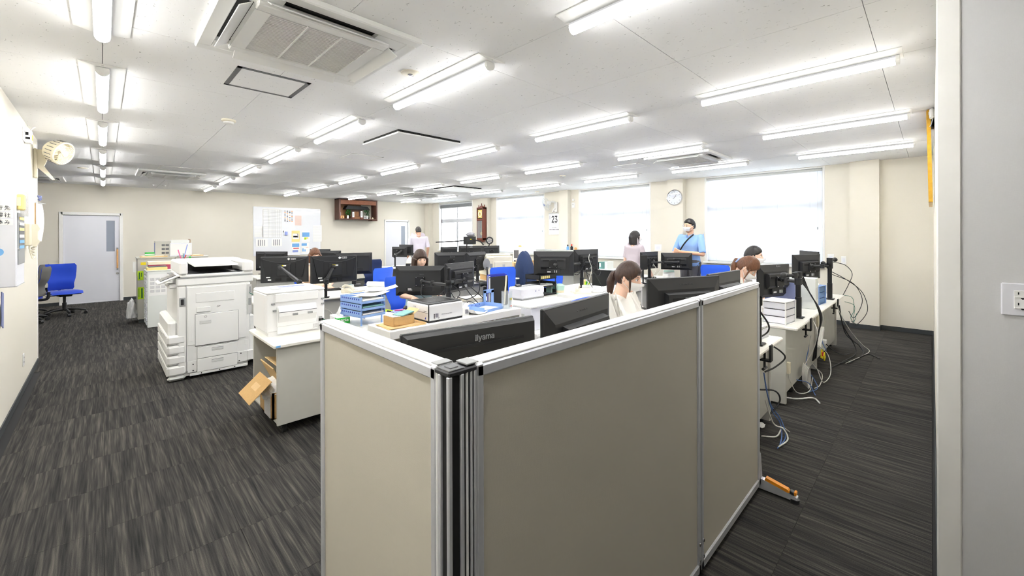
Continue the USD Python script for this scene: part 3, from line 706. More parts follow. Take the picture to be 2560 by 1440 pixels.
for z0, z1 in ((.205, .325), (.065, .20)):
    dp = cp('side_drawer', .165, .525, z0, z1, .007, .014)
    part(dp, 'handle', G().span((.29, -.011, z1 - .055), (.395, -.006, z1 - .03), .002), 'light_grey'); part(dp, 'handle_slot', G().span((.29, -.0085, z1 - .03), (.395, -.0065, z1 - .024)), 'mid_grey')
    cp('seam', .163, .527, z1, z1 + .003, .008, .008, 'mid_grey', 0)
cp('side_plate', .085, .16, .07, .19, .007, .007); cp('side_plate', .53, .62, .085, .205, .007, .007); cp('latch', .09, .125, .40, .56, -.002, .003); cp('latch', .60, .625, .27, .33, .006, .004)
part(t, 'skirt', G().span((.10, -.004, .035), (W_ - .03, .012, .062), .003), 'copier_white')
g = G()
for x, z in ((.13, .155), (.13, .09), (.56, .185), (.545, .105), (.20, .05), (.36, .05), (.5, .05)): g.cyl((x, .006, z), (x, -.006, z), .006, n=8)
part(t, 'screw', g, 'dark_slot')
part(t, 'power_switch', G().span((.018, -.002, .775), (.068, .008, .865), .003), 'mid_grey'); part(t, 'rocker', G().span((.03, -.006, .79), (.055, 0, .85), .003), 'black_plastic')
part(t, 'vent_recess', G().span((W_ - .03, -.002, .62), (W_ + .012, .012, .955)), 'light_grey'); part(t, 'connector', G().span((W_ - .02, -.006, .72), (W_ + .008, 0, .80), .002).span((W_ - .01, -.006, .86), (W_ + .004, 0, .93), .002), 'mid_grey')
part(t, 'side_pod', G().span((W_ - .02, .03, .13), (W_ + .045, .6, .60), .012).span((W_ + .02, .04, .20), (W_ + .085, .55, .42), .012).span((W_ - .04, -.004, .09), (W_ + .05, .5, .21), .01), 'copier_white')
# symbols on the covers, drawn as wire marks
g = G().tube([(.335, -.013, .738), (.345, -.013, .752), (.352, -.013, .742), (.365, -.013, .752), (.358, -.013, .738)], .0012, 4).tube([(.34, -.013, .734), (.37, -.013, .75)], .0012, 4, False).tube([(.225, -.013, .64), (.233, -.013, .655), (.247, -.013, .652), (.243, -.013, .636), (.228, -.013, .634)], .0012, 4)
part(t, 'symbol', g, 'shadow_gap')
# scanner and document feeder
part(t, 'scanner', G().span((.0, .0, .985), (W_ + .03, D_ - .05, 1.065), .01), 'copier_white'); part(t, 'seam', G().span((.0, -.001, 1.062), (W_ + .03, D_ - .05, 1.066)), 'mid_grey')
part(t, 'feeder_base', G().span((.03, .02, 1.066), (W_ + .03, D_ - .1, 1.105), .012), 'copier_white')
part(t, 'feeder', G().span((.03, .55, 1.10), (W_ + .03, D_ - .1, 1.235), .02).span((W_ - .075, .0, 1.10), (W_ + .035, D_ - .1, 1.225), .018).span((.02, .0, 1.10), (.09, .5, 1.235), .015), 'copier_white')
part(t, 'output_cavity', G().span((.085, .03, 1.103), (W_ - .07, .56, 1.108)).span((.085, .54, 1.10), (W_ - .07, .56, 1.20)), 'black_plastic')
part(t, 'document_tray', G().prism([(.04, 1.178), (.04, 1.194), (.56, 1.212), (.56, 1.196)], .15, W_ - .11, 'x'), 'white_plastic'); part(t, 'tray_guide', G().box((.22, .36, 1.212), (.03, .34, .016), .004, rx=2).box((.47, .36, 1.212), (.03, .34, .016), .004, rx=2), 'white_plastic')
# touch panel leaning to the aisle
part(t, 'panel_arm', G().span((-.06, .10, .955), (.06, .45, 1.0), .012), 'copier_white')
tp = part(t, 'touch_panel', G().box((-.055, .22, 1.055), (.20, .30, .022), .008, ry=-24), 'copier_white', label='tilted touch panel')
part(tp, 'screen', G().box((-.062, .22, 1.067), (.14, .24, .004), .001, ry=-24), 'black_gloss')
part(t, 'caster', G().cyl((.1, .08, .02), (.1, .13, .02), .02).cyl((.58, .08, .02), (.58, .13, .02), .02).cyl((.1, .9, .02), (.1, .95, .02), .02).cyl((.58, .9, .02), (.58, .95, .02), .02), 'rubber', 40)
# green network cables behind it
c = G().tube([(1.18, 5.46, .86), (1.24, 5.43, .80), (1.27, 5.45, .6), (1.29, 5.5, .35), (1.30, 5.5, .1), (1.28, 5.45, .01)], .0035, 6)
single('network_cable', c, 'cable_green', 'green network cable running down the side of the copier', 'cable', smooth=60)
c = G(); rr = random.Random(3)
for k in range(9):
    a0 = rr.random() * 6; c.tube([(1.33 + .05 * math.cos(a0 + q) + .03 * rr.random(), 5.33 + .07 * math.sin(a0 + q), .012 + .014 * k + .01 * rr.random()) for q in np.linspace(0, 6, 8)], .0035, 5)
single('cable_coil', c, 'cable_green', 'tangle of green cable on the floor between copier and printer cart', 'cable', smooth=60)

# ============================================================ printer cart with box of papers
t = thing('printer_cart', 'grey steel printer cart on black casters, open towards the aisle', 'cart', (.905, 3.42, 0)); cw, cd = .52, .72
part(t, 'tabletop', G().span((-.015, -.02, .672), (cw, cd, .70), .006), 'desk_top'); part(t, 'edge_label', G().span((.0, -.022, .68), (.03, -.019, .694)), 'sky_blue')
part(t, 'side_panel', G().span((.015, .012, .085), (cw, .035, .672), .003), 'desk_steel'); part(t, 'side_panel', G().span((.015, cd - .035, .085), (cw, cd - .012, .672), .003), 'desk_steel')
part(t, 'back_panel', G().span((cw - .03, .03, .085), (cw - .012, cd - .03, .672)), 'desk_steel')
part(t, 'post', G().span((.10, .036, .1), (.14, .05, .672)), 'light_grey')
g = G()
for k in range(15): g.span((.112, .0495, .15 + k * .034), (.132, .0515, .162 + k * .034))
part(t, 'slots', g, 'dark_slot', kind='stuff')
part(t, 'bottom_shelf', G().span((.02, .03, .088), (cw - .02, cd - .03, .108), .003), 'desk_steel')
for x, y in ((.08, .09), (cw - .08, .09), (.08, cd - .09), (cw - .08, cd - .09)):
    cst = part(t, 'caster', G().cyl((x - .012, y, .034), (x + .012, y, .034), .034, n=18), 'rubber', 40); part(cst, 'fork', G().span((x - .018, y - .02, .03), (x + .018, y + .02, .085), .004), 'black_plastic')
t = thing('carton', 'open cardboard box with a blue printed flap on the lower shelf of the cart', 'cardboard box', (.96, 3.52, .109))
part(t, 'body', G().span((-.05, .0, 0), (-.035, .34, .20)).span((-.05, .0, 0), (.3, .012, .20)).span((-.05, .33, 0), (.3, .342, .20)).span((.29, 0, 0), (.3, .34, .20)).span((-.05, 0, 0), (.3, .34, .008)), 'kraft')
part(t, 'flap', G().box((-.005, .17, .305), (.008, .35, .19), .002, ry=-25).box((.13, .17, .37), (.30, .35, .006), .002, ry=12), 'kraft_light', label='raised flaps of the box')
fl_ = part(t, 'flap', G().box((-.135, .13, .235), (.20, .33, .006), .001, ry=-42), 'kraft', label='front flap printed blue')
part(fl_, 'print', G().box((-.130, .13, .2405), (.15, .326, .002), ry=-42), 'box_blue'); part(fl_, 'emblem', G().box((-.130, .13, .243), (.05, .13, .002), ry=-42), 'kraft_light')
part(t, 'crumpled_paper', (lambda q: (q.tm(trimesh.creation.icosphere(3, .11)), [q.v.__setitem__(0, (q.v[0] * [1.1, 1.4, .75]) * (1 + .5 * (meshkit.noise(q.v[0] * 22) - .5))[:, None] + [.02, .17, .19])], q)[-1])(G()), 'paper')
part(t, 'plastic_sheet', G().span((-.056, .04, .0), (-.051, .20, .19), .001), 'paper_print'); part(t, 'inner_box', G().span((.06, .02, .009), (.27, .3, .13), .002), 'kraft_light')

# ============================================================ printers
t = thing('printer', 'boxy white laser printer on the steel cart', 'printer', (.915, 3.70, .70)); pw, pd, ph = .455, .40, .365
part(t, 'body', G().span((.0, .012, .03), (pw, pd, ph - .02), .012).span((.02, .02, 0), (pw - .02, pd, .04)), 'printer_white')
part(t, 'top_cover', G().span((0, .0, ph - .03), (pw, pd, ph), .012).span((.06, .0, ph - .10), (pw - .05, .02, ph - .02), .012), 'printer_white')
part(t, 'output_tray', G().prism([(.05, ph - .001), (.05, ph + .001), (.32, ph + .001), (.32, ph - .001)], .13, .34, 'x'), 'cool_white'); part(t, 'output_slot', G().span((.16, .22, ph - .004), (.36, .30, ph + .002)), 'slate_blue')
part(t, 'stop_lever', G().box((.10, .13, ph + .004), (.06, .09, .006), .002), 'light_grey')
part(t, 'rear_door', G().span((.075, .0, .07), (pw - .07, .016, .235), .005).prism([(0, .10), (-.035, .16), (-.035, .19), (0, .24)], .085, pw - .08, 'x', t=(0, .004, 0)), 'printer_white')
part(t, 'door_edge', G().span((.085, -.032, .19), (pw - .08, -.025, .194)), 'shadow_gap')
part(t, 'lower_panel', G().span((.08, .004, .012), (pw - .06, .016, .075), .003), 'printer_white'); part(t, 'rating_label', G().span((pw - .10, .001, .025), (pw - .055, .0045, .058)), 'paper_print')
part(t, 'latch', G().span((.185, -.037, .158), (.225, -.03, .176), .002), 'mid_grey'); part(t, 'latch', G().span((.30, -.037, .158), (.34, -.03, .176), .002), 'mid_grey')
g = G()
for x, z in ((.04, .255), (.05, .20), (pw - .03, .26), (pw - .03, .215), (pw - .045, .03), (pw - .05, .1)): g.span((x, -.003, z), (x + .024, .013, z + .012))
part(t, 'clip', g, 'mid_grey')
part(t, 'socket', G().span((pw - .05, .006, .075), (pw - .034, .013, .095)).span((pw - .028, .006, .075), (pw - .012, .013, .095)), 'dark_slot')
part(t, 'cable', G().tube([(pw - .02, .008, .085), (pw + .02, -.02, .06), (pw + .03, 0, .0)], .003, 5), 'cable_green')

t = thing('printer', 'compact white printer with a dark lid on the white bookshelf', 'printer', (1.985, 3.035, .75)); pw, pd, ph = .375, .36, .155
part(t, 'body', G().span((0, 0, .014), (pw, pd, ph), .010), 'printer_white'); part(t, 'base', G().span((.006, .006, 0), (pw - .006, pd - .006, .016)), 'black_plastic')
part(t, 'lid', G().span((.008, .008, ph), (pw - .008, pd - .008, ph + .010), .004), 'black_plastic', label='dark grey lid'); part(t, 'glass', G().span((.05, .06, ph + .010), (pw - .05, pd - .05, ph + .0115)), 'screen')
part(t, 'front_line', G().span((-.001, .01, .085), (.001, pd - .008, .088)), 'shadow_gap'); part(t, 'corner_strip', G().span((-.0005, -.0015, .012), (.006, .004, ph + .004)), 'black_plastic')
part(t, 'logo', G().text('EPSON', .009, FACE_NX, (-.001, .22, .118), .001), 'ink_grey'); part(t, 'logo', G().text('EcoTank', .007, FACE_NX, (-.001, .05, .096), .001), 'ink')
part(t, 'ink_window', G().span((.055, -.0012, .035), (.063, .0012, .075)).span((.07, -.0012, .045), (.075, .001, .075)).span((.082, -.0012, .04), (.088, .001, .075)).span((.095, -.0012, .042), (.10, .001, .075)), 'ink')
part(t, 'side_text', G().text('ET-M', .014, FACE_NY, (.085, -.001, .03), .001).text('PRINTER  INK TANK SERIES', .006, FACE_NY, (.19, -.001, .06), .001), 'ink_grey')
part(t, 'drop_mark', G().lathe([(.0, .02), (.004, .012), (.006, .006), (.004, 0), (0, -.001)], 8, t=(-.001, .045, .03)), 'royal', 40)

t = thing('printer', 'small white desktop printer beside the blue binders', 'printer', (3.63, 3.50, .70)); pw, pd, ph = .42, .26, .155
part(t, 'body', G().span((0, 0, .008), (pw, pd, ph), .022), 'cool_white', 35); part(t, 'base', G().span((.01, .01, 0), (pw - .01, pd - .01, .012)), 'mid_grey')
part(t, 'paper_slot', G().span((.03, .10, ph - .004), (pw - .04, .20, ph + .003), .002), 'mid_grey'); part(t, 'paper_guide', G().box((.09, .16, ph + .012), (.08, .05, .02), .003, rx=20), 'black_plastic')
part(t, 'button', G().cyl((.24, 0, .10), (.24, -.003, .10), .009, n=12).cyl((.30, 0, .105), (.30, -.003, .105), .006, n=12), 'slate_blue'); part(t, 'socket', G().span((pw - .03, -.001, .04), (pw - .018, .002, .075)), 'dark_slot')

t = thing('printer', 'beige office laser printer on a stack of cartons in the middle', 'printer', (4.76, 5.46, .80), -20); pw, pd, ph = .50, .42, .33
part(t, 'body', G().span((0, 0, .06), (pw, pd, ph), .015), 'old_plastic'); part(t, 'top', G().span((.13, .02, ph), (pw - .03, pd - .03, ph + .03), .01), 'old_plastic'); part(t, 'side_cover', G().span((-.005, -.008, .0), (.14, pd, ph - .02), .01), 'warm_plastic')
part(t, 'front_cover', G().span((.15, -.012, .12), (pw - .01, .01, .23), .008), 'old_plastic'); part(t, 'tray', G().span((.13, -.05, .02), (pw + .01, .3, .075), .006), 'old_plastic'); part(t, 'latch', G().span((.30, -.018, .135), (.345, -.01, .185), .003), 'light_grey')
part(t, 'vent', G().span((.17, .12, ph + .03), (.28, .24, ph + .033)).span((.33, .12, ph + .03), (.42, .24, ph + .033)).span((.06, -.010, .12), (.11, -.006, .20)), 'mid_grey')
t = thing('carton', 'brown carton holding up the beige printer', 'cardboard box', (4.80, 5.50, .70), -20)
part(t, 'body', G().span((0, 0, 0), (.44, .34, .098), .003), 'kraft'); part(t, 'tape', G().span((.21, -.001, 0), (.235, .341, .099)), 'kraft_light')
# ============================================================ people
def sph(p, r, n=18): return m3.Manifold.sphere(float(r), n).translate([float(x) for x in p])
def bone(a, ra, b, rb, n=18): return m3.Manifold.batch_hull([sph(a, ra, n), sph(b, rb, n)])
def blob(*ps): return m3.Manifold.batch_hull([sph(p, r) for p, r in ps])
def union(L): return m3.Manifold.batch_boolean(L, m3.OpType.Add)
def cuffed(a, ra, b, rb, n=20):
    """A limb sleeve from a to b, round at a and cut square at b."""
    a, b = V(a, float), V(b, float); t = (b - a) / np.linalg.norm(b - a)
    u = np.cross(t, [0, 0, 1.] if abs(t[2]) < .9 else [1., 0, 0]); u /= np.linalg.norm(u); w = np.cross(t, u)
    an = np.arange(n) * 2 * PI / n; ring = b + rb * (np.cos(an)[:, None] * u + np.sin(an)[:, None] * w)
    pts = np.vstack([ring, np.array(sph(a, ra).to_mesh().vert_properties[:, :3])])
    return m3.Manifold.hull_points(pts.astype(np.float64))
def smoothed(man, length=.02, its=10):
    m = man.refine_to_length(length).to_mesh()
    tm = trimesh.Trimesh(np.array(m.vert_properties[:, :3], float), np.array(m.tri_verts), process=False)
    tm.merge_vertices(); trimesh.smoothing.filter_taubin(tm, .5, .53, its)
    return m3.Manifold(m3.Mesh(np.asarray(tm.vertices, np.float32), np.asarray(tm.faces, np.uint32)))
def from_arrays(v, f): return m3.Manifold(m3.Mesh(np.asarray(v, np.float32), np.asarray(f, np.uint32)))

_ico = trimesh.creation.icosphere(4, 1.0); ID, IF = np.array(_ico.vertices), np.array(_ico.faces)
HS = V([.074, .093, .113])
def head_point(d):
    d = np.asarray(d, float); p = d * HS; x, y, z = p[..., 0].copy(), p[..., 1].copy(), p[..., 2].copy()
    t = np.clip(-z / .113, 0, 1); fr = np.clip(d[..., 1] * 1.6, 0, 1)
    x = x * (1 - .34 * t ** 1.6)
    y = np.where(y < 0, y * (1 - .42 * t ** 1.3), y * (.97 + .05 * t))
    g = lambda a, s, c, s2: np.exp(-((x - a) / s) ** 2 - ((z - c) / s2) ** 2)
    ax = np.abs(x)
    y = y + fr * (.019 * g(0, .012, -.024, .017) + .011 * g(0, .009, .002, .026) + .005 * g(0, .022, -.058, .010) + .007 * g(0, .02, -.098, .018)
                  - .008 * np.exp(-((ax - .031) / .017) ** 2 - ((z - .010) / .013) ** 2) + .004 * np.exp(-((ax - .03) / .024) ** 2 - ((z - .034) / .010) ** 2) + .004 * np.exp(-((ax - .042) / .02) ** 2 - ((z + .03) / .02) ** 2))
    return np.stack([x, y, z], -1)
HEADP = head_point(ID)

def hand_bones(w, along, palm, s, curl=.5, k=1.):
    """Palm, four unequal bent fingers and a thumb. w wrist, along the hand, palm normal, s = +1 when the thumb lies on the cross(along, palm) side."""
    w, a, n = V(w, float), V(along, float), V(palm, float)
    a /= np.linalg.norm(a); n -= a * np.dot(n, a); n /= np.linalg.norm(n); q = np.cross(a, n) * s; L = []
    P = lambda x, y, z: w + k * (a * x + q * y + n * z)
    L.append(blob((P(.012, .016, 0), .014 * k), (P(.012, -.014, 0), .014 * k), (P(.085, .030, 0), .012 * k), (P(.085, -.030, 0), .011 * k), (P(.05, .034, .004), .012 * k)))
    for j, (y, ln) in enumerate(((.029, .072), (.010, .080), (-.010, .074), (-.028, .058))):
        p = P(.086, y, 0); an = curl * .8; d = lambda an: k * (a * math.cos(an) + n * math.sin(an))
        p1 = p + d(an) * ln * .45; p2 = p1 + d(an + curl * 1.1) * ln * .33; p3 = p2 + d(an + curl * 1.9) * ln * .24
        L += [bone(p, .0095 * k, p1, .0088 * k, 10), bone(p1, .0088 * k, p2, .008 * k, 10), bone(p2, .008 * k, p3, .0068 * k, 10)]
    t0 = P(.028, .03, .006); t1 = P(.060, .058, .018); t2 = P(.088, .056 - .02 * curl, .03 + .012 * curl)
    L += [bone(t0, .0125 * k, t1, .0105 * k, 10), bone(t1, .0105 * k, t2, .008 * k, 10)]
    return L

def person(label, loc, rz, J, skin='skin', top=None, trousers='trousers_dark', female=True, sleeve=.5, hair=None, head_rot=(0, 0, 0), mask=False, hands=None, collar=None, scale=1., group=None, head_scale=1., extra=None, neckline='round', looks=None):
    t = thing('person', label, 'person', loc, rz)
    J = {k: V(v, float) for k, v in J.items()}; f = .92 if female else 1.0
    N, C_, W_, P_ = J['neck'], J['chest'], J['waist'], J['pelvis']
    hw = .135 * f
    Rt = lambda m: m @ rot(0)
    HR = rot(head_rot[0], head_rot[1], head_rot[2]); hc = J['head']
    # skin: torso, neck, limbs as one surface
    def torso(o):
        return [blob((J['sL'] * .93 + N * .07 + [0, 0, -.02], .052 * f + o), (J['sR'] * .93 + N * .07 + [0, 0, -.02], .052 * f + o), (C_ + [hw * .75, .02, 0], .085 * f + o), (C_ + [-hw * .75, .02, 0], .085 * f + o), (N + [0, -.004, -.062], .055 * f + o)),
                blob((C_ + [hw * .75, .02, 0], .085 * f + o), (C_ + [-hw * .75, .02, 0], .085 * f + o), (W_ + [hw * .55, 0, 0], .085 * f + o), (W_ + [-hw * .55, 0, 0], .085 * f + o)),
                blob((W_ + [hw * .55, 0, 0], .085 * f + o), (W_ + [-hw * .55, 0, 0], .085 * f + o), (P_ + [hw * .65, 0, 0], .10 * f + o), (P_ + [-hw * .65, 0, 0], .10 * f + o))]
    def arm(s, o=0.): return [bone(J['s' + s], .05 * f + o, J['e' + s], .038 * f + o), bone(J['e' + s], .038 * f + o, J['w' + s], .025 * f + o)]
    legs = []
    for s in 'LR':
        legs += [bone(J['h' + s], .085 * f, J['k' + s], .055 * f), bone(J['k' + s], .055 * f, J['a' + s], .038 * f), blob((J['a' + s] + [0, 0, -.02], .036), (J['a' + s] + V(J.get('toe' + s, [0, .14, 0])) + [0, 0, -.05], .024))]
    neck = [bone(N + [0, -.005, -.05], .058 * f, hc + HR @ V([0, -.022, -.055]), .052 * f)]
    body = smoothed(union(torso(0) + arm('L') + arm('R') + legs + neck), .022)
    hp = (HEADP * head_scale) @ HR.T + hc
    L = [body, from_arrays(hp, IF)]
    for s in (-1, 1): L.append(m3.Manifold.batch_hull([sph((HR @ V([s * .074, -.006, z])) * 1 + hc, r, 10) for z, r in ((.012, .012), (-.018, .009))]))
    for s in 'LR':
        if hands and s in hands:
            al, pn, cu = hands[s]; L.append(union(hand_bones(J['w' + s], al, pn, 1 if s == 'L' else -1, cu, .95 if female else 1.08)))
    part(t, 'body', G().mf(union(L)), skin, 50)
    # eyes
    g, gi, gb = G(), G(), G()
    for s in (-1, 1):
        c = V([s * .031, .0735, .009]); g.sphere(hc + HR @ (c * head_scale), .0105, 2); gi.sphere(hc + HR @ ((c + [0, .0066, -.0005]) * head_scale), .0056, 2)
        gb.tube([hc + HR @ (V(q) * head_scale) for q in ((s * .016, .0885, .028), (s * .03, .0875, .0325), (s * .046, .077, .028))], .0024, 5)
        gb.tube([hc + HR @ (V(q) * head_scale) for q in ((s * .020, .0845, .014), (s * .031, .0858, .018), (s * .043, .0785, .0135))], .0013, 4)
    e = part(t, 'eye', g, 'eye_white', 50); part(e, 'iris', gi, 'iris', 50); part(t, 'eyebrow', gb, hair['m'], 50)
    if not mask: part(t, 'mouth', G().tube([hc + HR @ V(q) for q in ((-.02, .083, -.058), (0, .0925, -.0565), (.02, .083, -.058))], .0035, 6), 'lip', 50)
    # hair
    d = ID; hl = hair.get('line', .42); x, y, z = d[:, 0], d[:, 1], d[:, 2]
    front = hair.get('fringe', .35)                                     # how low the fringe reaches: height of the hair line in front
    limit = np.where(y > .15, front + .25 * np.abs(x) * (hair.get('part', 0)) - hair.get('side', .75) * np.clip(np.abs(x) - .45, 0, 1), hair.get('back', -.35))
    limit = np.where((y <= .15) & (y > -.2), hair.get('temple', -.05) + (y + .2) / .35 * (np.minimum(front, .3) - hair.get('temple', -.05)) * (np.abs(x) < .8), limit)
    lift = np.clip((z - limit) / .12, 0, 1); lift = lift * lift * (3 - 2 * lift)
    st = meshkit.noise(np.stack([np.arctan2(x, -y) * 9, z * 1.2, 0 * z], -1), 5) - .5
    vol = hair.get('vol', .13)
    if hair.get('kind', 'short') == 'short': st = st + .9 * (meshkit.noise(ID * 9, 8) - .5) * np.clip(z + .5, 0, 1)
    k = .93 + lift * (vol + .07 + .035 * st)
    hv = HEADP * k[:, None]; hv[:, 2] += lift * .006
    gh = G().add((hv * head_scale) @ HR.T + hc, IF)
    hp_ = part(t, 'hair', gh, hair['m'], 60)
    kind = hair.get('kind', 'short'); HW = lambda q: hc + HR @ (V(q) * head_scale)
    if kind == 'ponytail':
        T0, T1 = HW((0, -.085, .0)), HW((0, -.118, -.005)); bk = HR @ V([0, -1., 0]); bk[2] = 0; bk /= np.linalg.norm(bk)
        T2, T3, T4 = T1 + bk * .018 + [0, 0, -.055], T1 + bk * .024 + [0, 0, -.125], T1 + bk * .030 + [.004, 0, -.195]
        tl = [bone(T0, .026, T1, .024), bone(T1, .024, T2, .033), bone(T2, .033, T3, .026), bone(T3, .026, T4, .009)]
        part(t, 'ponytail', G().mf(smoothed(union(tl), .012, 6)), hair['m'], 60)
        part(t, 'hair_tie', G().tube([HW((.027 * math.cos(a), -.108, .0 + .027 * math.sin(a))) for a in np.linspace(0, 2 * PI, 13)], .008 if 'tie' in hair else .005, 6), hair.get('tie', hair['m']), 60)
        lk = [bone(HW((s * .072, .035, .02)), .010, HW((s * .074, .058, -.085)), .005) for s in (-1, 1)]
        part(t, 'hair_lock', G().mf(union(lk)), hair['m'], 60)
    if kind == 'bob':
        bl = []
        for a in np.linspace(-.64, .64, 19) * PI:
            q0 = (.074 * math.sin(a), -.088 * math.cos(a), .01); q1 = (.082 * math.sin(a), -.082 * math.cos(a) - .004, -hair.get('len', .12) + .018)
            bl.append(bone(HW(q0), .027, HW(q1), .021))
        part(t, 'bob_sides', G().mf(smoothed(union(bl), .012, 6)), hair['m'], 60)
    if mask:
        U = np.linspace(-1.12, 1.12, 15); W = np.linspace(-.06, -1.06, 10); P = []
        for w_ in W:
            row = []
            for u in U:
                zz = w_ * .098 - .006; ang = u * (1 - .10 * abs(w_)); dd = V([math.sin(ang), math.cos(ang), zz / .113]); dd /= np.linalg.norm(dd)
                p = head_point(dd); hz = np.array([p[0], p[1], 0]); hz /= np.linalg.norm(hz)
                puff = .008 + .016 * math.cos(ang * 1.2) ** 2 * (1 - .35 * (w_ + .5) ** 2) + .0014 * math.cos(w_ * 22)
                row.append(HW(p + hz * puff))
            P.append(row)
        P = V(P); th = (HR @ V([0, -.0035, 0]))
        gm = G(); v = np.vstack([P.reshape(-1, 3), P.reshape(-1, 3) + th]); a, b = P.shape[:2]; o = a * b; ff = []
        for i in range(a - 1):
            for j in range(b - 1):
                q = [i * b + j, i * b + j + 1, (i + 1) * b + j + 1, (i + 1) * b + j]; ff += [[q[0], q[2], q[1]], [q[0], q[3], q[2]], [o + q[0], o + q[1], o + q[2]], [o + q[0], o + q[2], o + q[3]]]
        mk = part(t, 'face_mask', gm.add(v, ff), 'mask_white', 70)
        gs = G()
        for s, j in ((-1, 0), (1, b - 1)):
            ear = HW((s * .078, -.012, .018)); ear2 = HW((s * .078, -.016, -.018))
            gs.tube([P[1, j], ear, ear2, P[-2, j]], .0018, 5)
        part(mk, 'ear_loop', gs, 'mask_white', 50)
    # clothes
    o = .010; tl = torso(o)
    for s in 'LR':
        S, E, Wr = J['s' + s], J['e' + s], J['w' + s]
        if sleeve <= 1: tl.append(cuffed(S, .052 * f + o, S + (E - S) * sleeve, (.05 - .010 * sleeve) * f + o + .006))
        else: tl += [bone(S, .052 * f + o, E, .040 * f + o + .004), cuffed(E, .040 * f + o + .004, E + (Wr - E) * (sleeve - 1), (.038 - .012 * (sleeve - 1)) * f + o)]
    sh = smoothed(union(tl), .022, 8)
    nv, nr = (N + [0, .026, .038], .082) if neckline == 'round' else (N + [0, .014, .040], .074)
    sh = sh - blob((nv, nr * f), (N + [0, 0, .12], .05)) if neckline else sh
    v = np.array(sh.to_mesh().vert_properties[:, :3]); fold = (meshkit.noise(v * [14, 14, 9], 3) - .5) * .008
    mm = sh.to_mesh(); v = v + fold[:, None] * (v - (C_ + W_) / 2) / (np.linalg.norm(v - (C_ + W_) / 2, axis=1, keepdims=True) + 1e-6)
    shirt = part(t, 'shirt', G().add(v, mm.tri_verts), top, 60)
    if collar:
        gc = G()
        for s in (-1, 1):
            gc.tube([N + V([0, -.058, .022]), N + V([s * .042, -.036, .022]), N + V([s * .054, .010, .010]), N + V([s * .022, .062, -.016])], .0065, 6)
            gc.prism([(0, 0), (s * .036, .010), (s * .034, -.042)][::s], -.003, .004, 'z', FACE_PY.T @ rot(180) if False else V([[1., 0, 0], [0, 0, -1.], [0, 1., 0]]), N + V([s * .006, .072, -.016]))
        part(shirt, 'collar', gc, top, 50)
        gb_ = G()
        for k in range(4):
            q = N * (1 - .2 * k) + W_ * .2 * k; gb_.sphere(V([q[0], q[1] + .105 + .012 * min(k, 1), q[2] - .05]), .005, 1)
        part(shirt, 'button', gb_, 'white_plastic', 50)
    ll = [blob((P_ + [hw * .6, 0, .03], .10 * f + .012), (P_ + [-hw * .6, 0, .03], .10 * f + .012), (J['hL'], .098 * f), (J['hR'], .098 * f))]
    for s in 'LR': ll += [bone(J['h' + s], .098 * f, J['k' + s], .067 * f), cuffed(J['k' + s], .067 * f, J['a' + s] + (J['k' + s] - J['a' + s]) * .08, .058)]
    part(t, 'trousers', G().mf(smoothed(union(ll), .03, 8)), trousers, 60)
    g = G()
    for s in 'LR': g.mf(blob((J['a' + s] + [0, -.02, -.045], .040), (J['a' + s] + V(J.get('toe' + s, [0, .15, 0])) + [0, 0, -.052], .030)))
    part(t, 'shoe', g, 'black_soft', 50)
    return t, J, HR, hc

def seated(w=.175, reach=.40, dz=0., lean=0.):
    L = lean
    return dict(pelvis=(0, 0, .52), waist=(0, .0 + .25 * L, .70), chest=(0, .01 + .6 * L, .88 + dz), neck=(0, .01 + .95 * L, 1.055 + dz), head=(0, .055 + 1.25 * L, 1.185 + dz),
                sL=(-w, .01 + .9 * L, 1.0 + dz), sR=(w, .01 + .9 * L, 1.0 + dz), eL=(-w - .05, .15 + .6 * L, .765), eR=(w + .05, .15 + .6 * L, .765), wL=(-.12, reach, .735), wR=(.12, reach, .735),
                hL=(-.09, .02, .50), hR=(.09, .02, .50), kL=(-.11, .43, .49), kR=(.11, .43, .49), aL=(-.11, .40, .10), aR=(.11, .40, .10))
def standing(h=1.7, w=.18):
    k = h / 1.7
    q = dict(pelvis=(0, 0, .93), waist=(0, 0, 1.08), chest=(0, .0, 1.24), neck=(0, -.01, 1.43), head=(0, .02, 1.575), sL=(-w, -.01, 1.385), sR=(w, -.01, 1.385), eL=(-w - .05, -.02, 1.10), eR=(w + .05, -.02, 1.10),
             wL=(-w - .05, .06, .86), wR=(w + .05, .06, .86), hL=(-.09, 0, .90), hR=(.09, 0, .90), kL=(-.10, .01, .49), kR=(.10, .01, .49), aL=(-.11, -.02, .09), aR=(.11, -.02, .09))
    return {a: tuple(k * c for c in b) for a, b in q.items()}

typing = dict(L=((.1, 1, -.12), (0, -.1, -1), .5), R=((-.1, 1, -.12), (0, -.1, -1), .5))
# woman in front, in profile, with a mask and a ponytail
J = seated(.165, .38); J['head'] = (0, .075, 1.175)
person('person in a white blouse and face mask with brown ponytail, seated behind the screen', (2.86, 1.72, 0), 194, J, 'skin', 'blouse_white', female=True, sleeve=1.4,
       hair=dict(m='hair_brown', kind='ponytail', fringe=.34, side=.9, temple=-.05, back=-.5, vol=.15), head_rot=(0, -14, 0), mask=True, hands=typing)
# woman bending over her desk further along
J = seated(.165, .30, -.02, .10)
person('person with light brown ponytail in a pale blue hair tie, bent over the desk', (4.62, 1.50, 0), 190, J, 'skin', 'blouse_white', female=True, sleeve=1.3,
       hair=dict(m='hair_light', kind='ponytail', fringe=.34, side=.9, temple=-.05, back=-.5, vol=.15, tie='scrunchie'), head_rot=(0, -42, 0), mask=True, hands=typing)
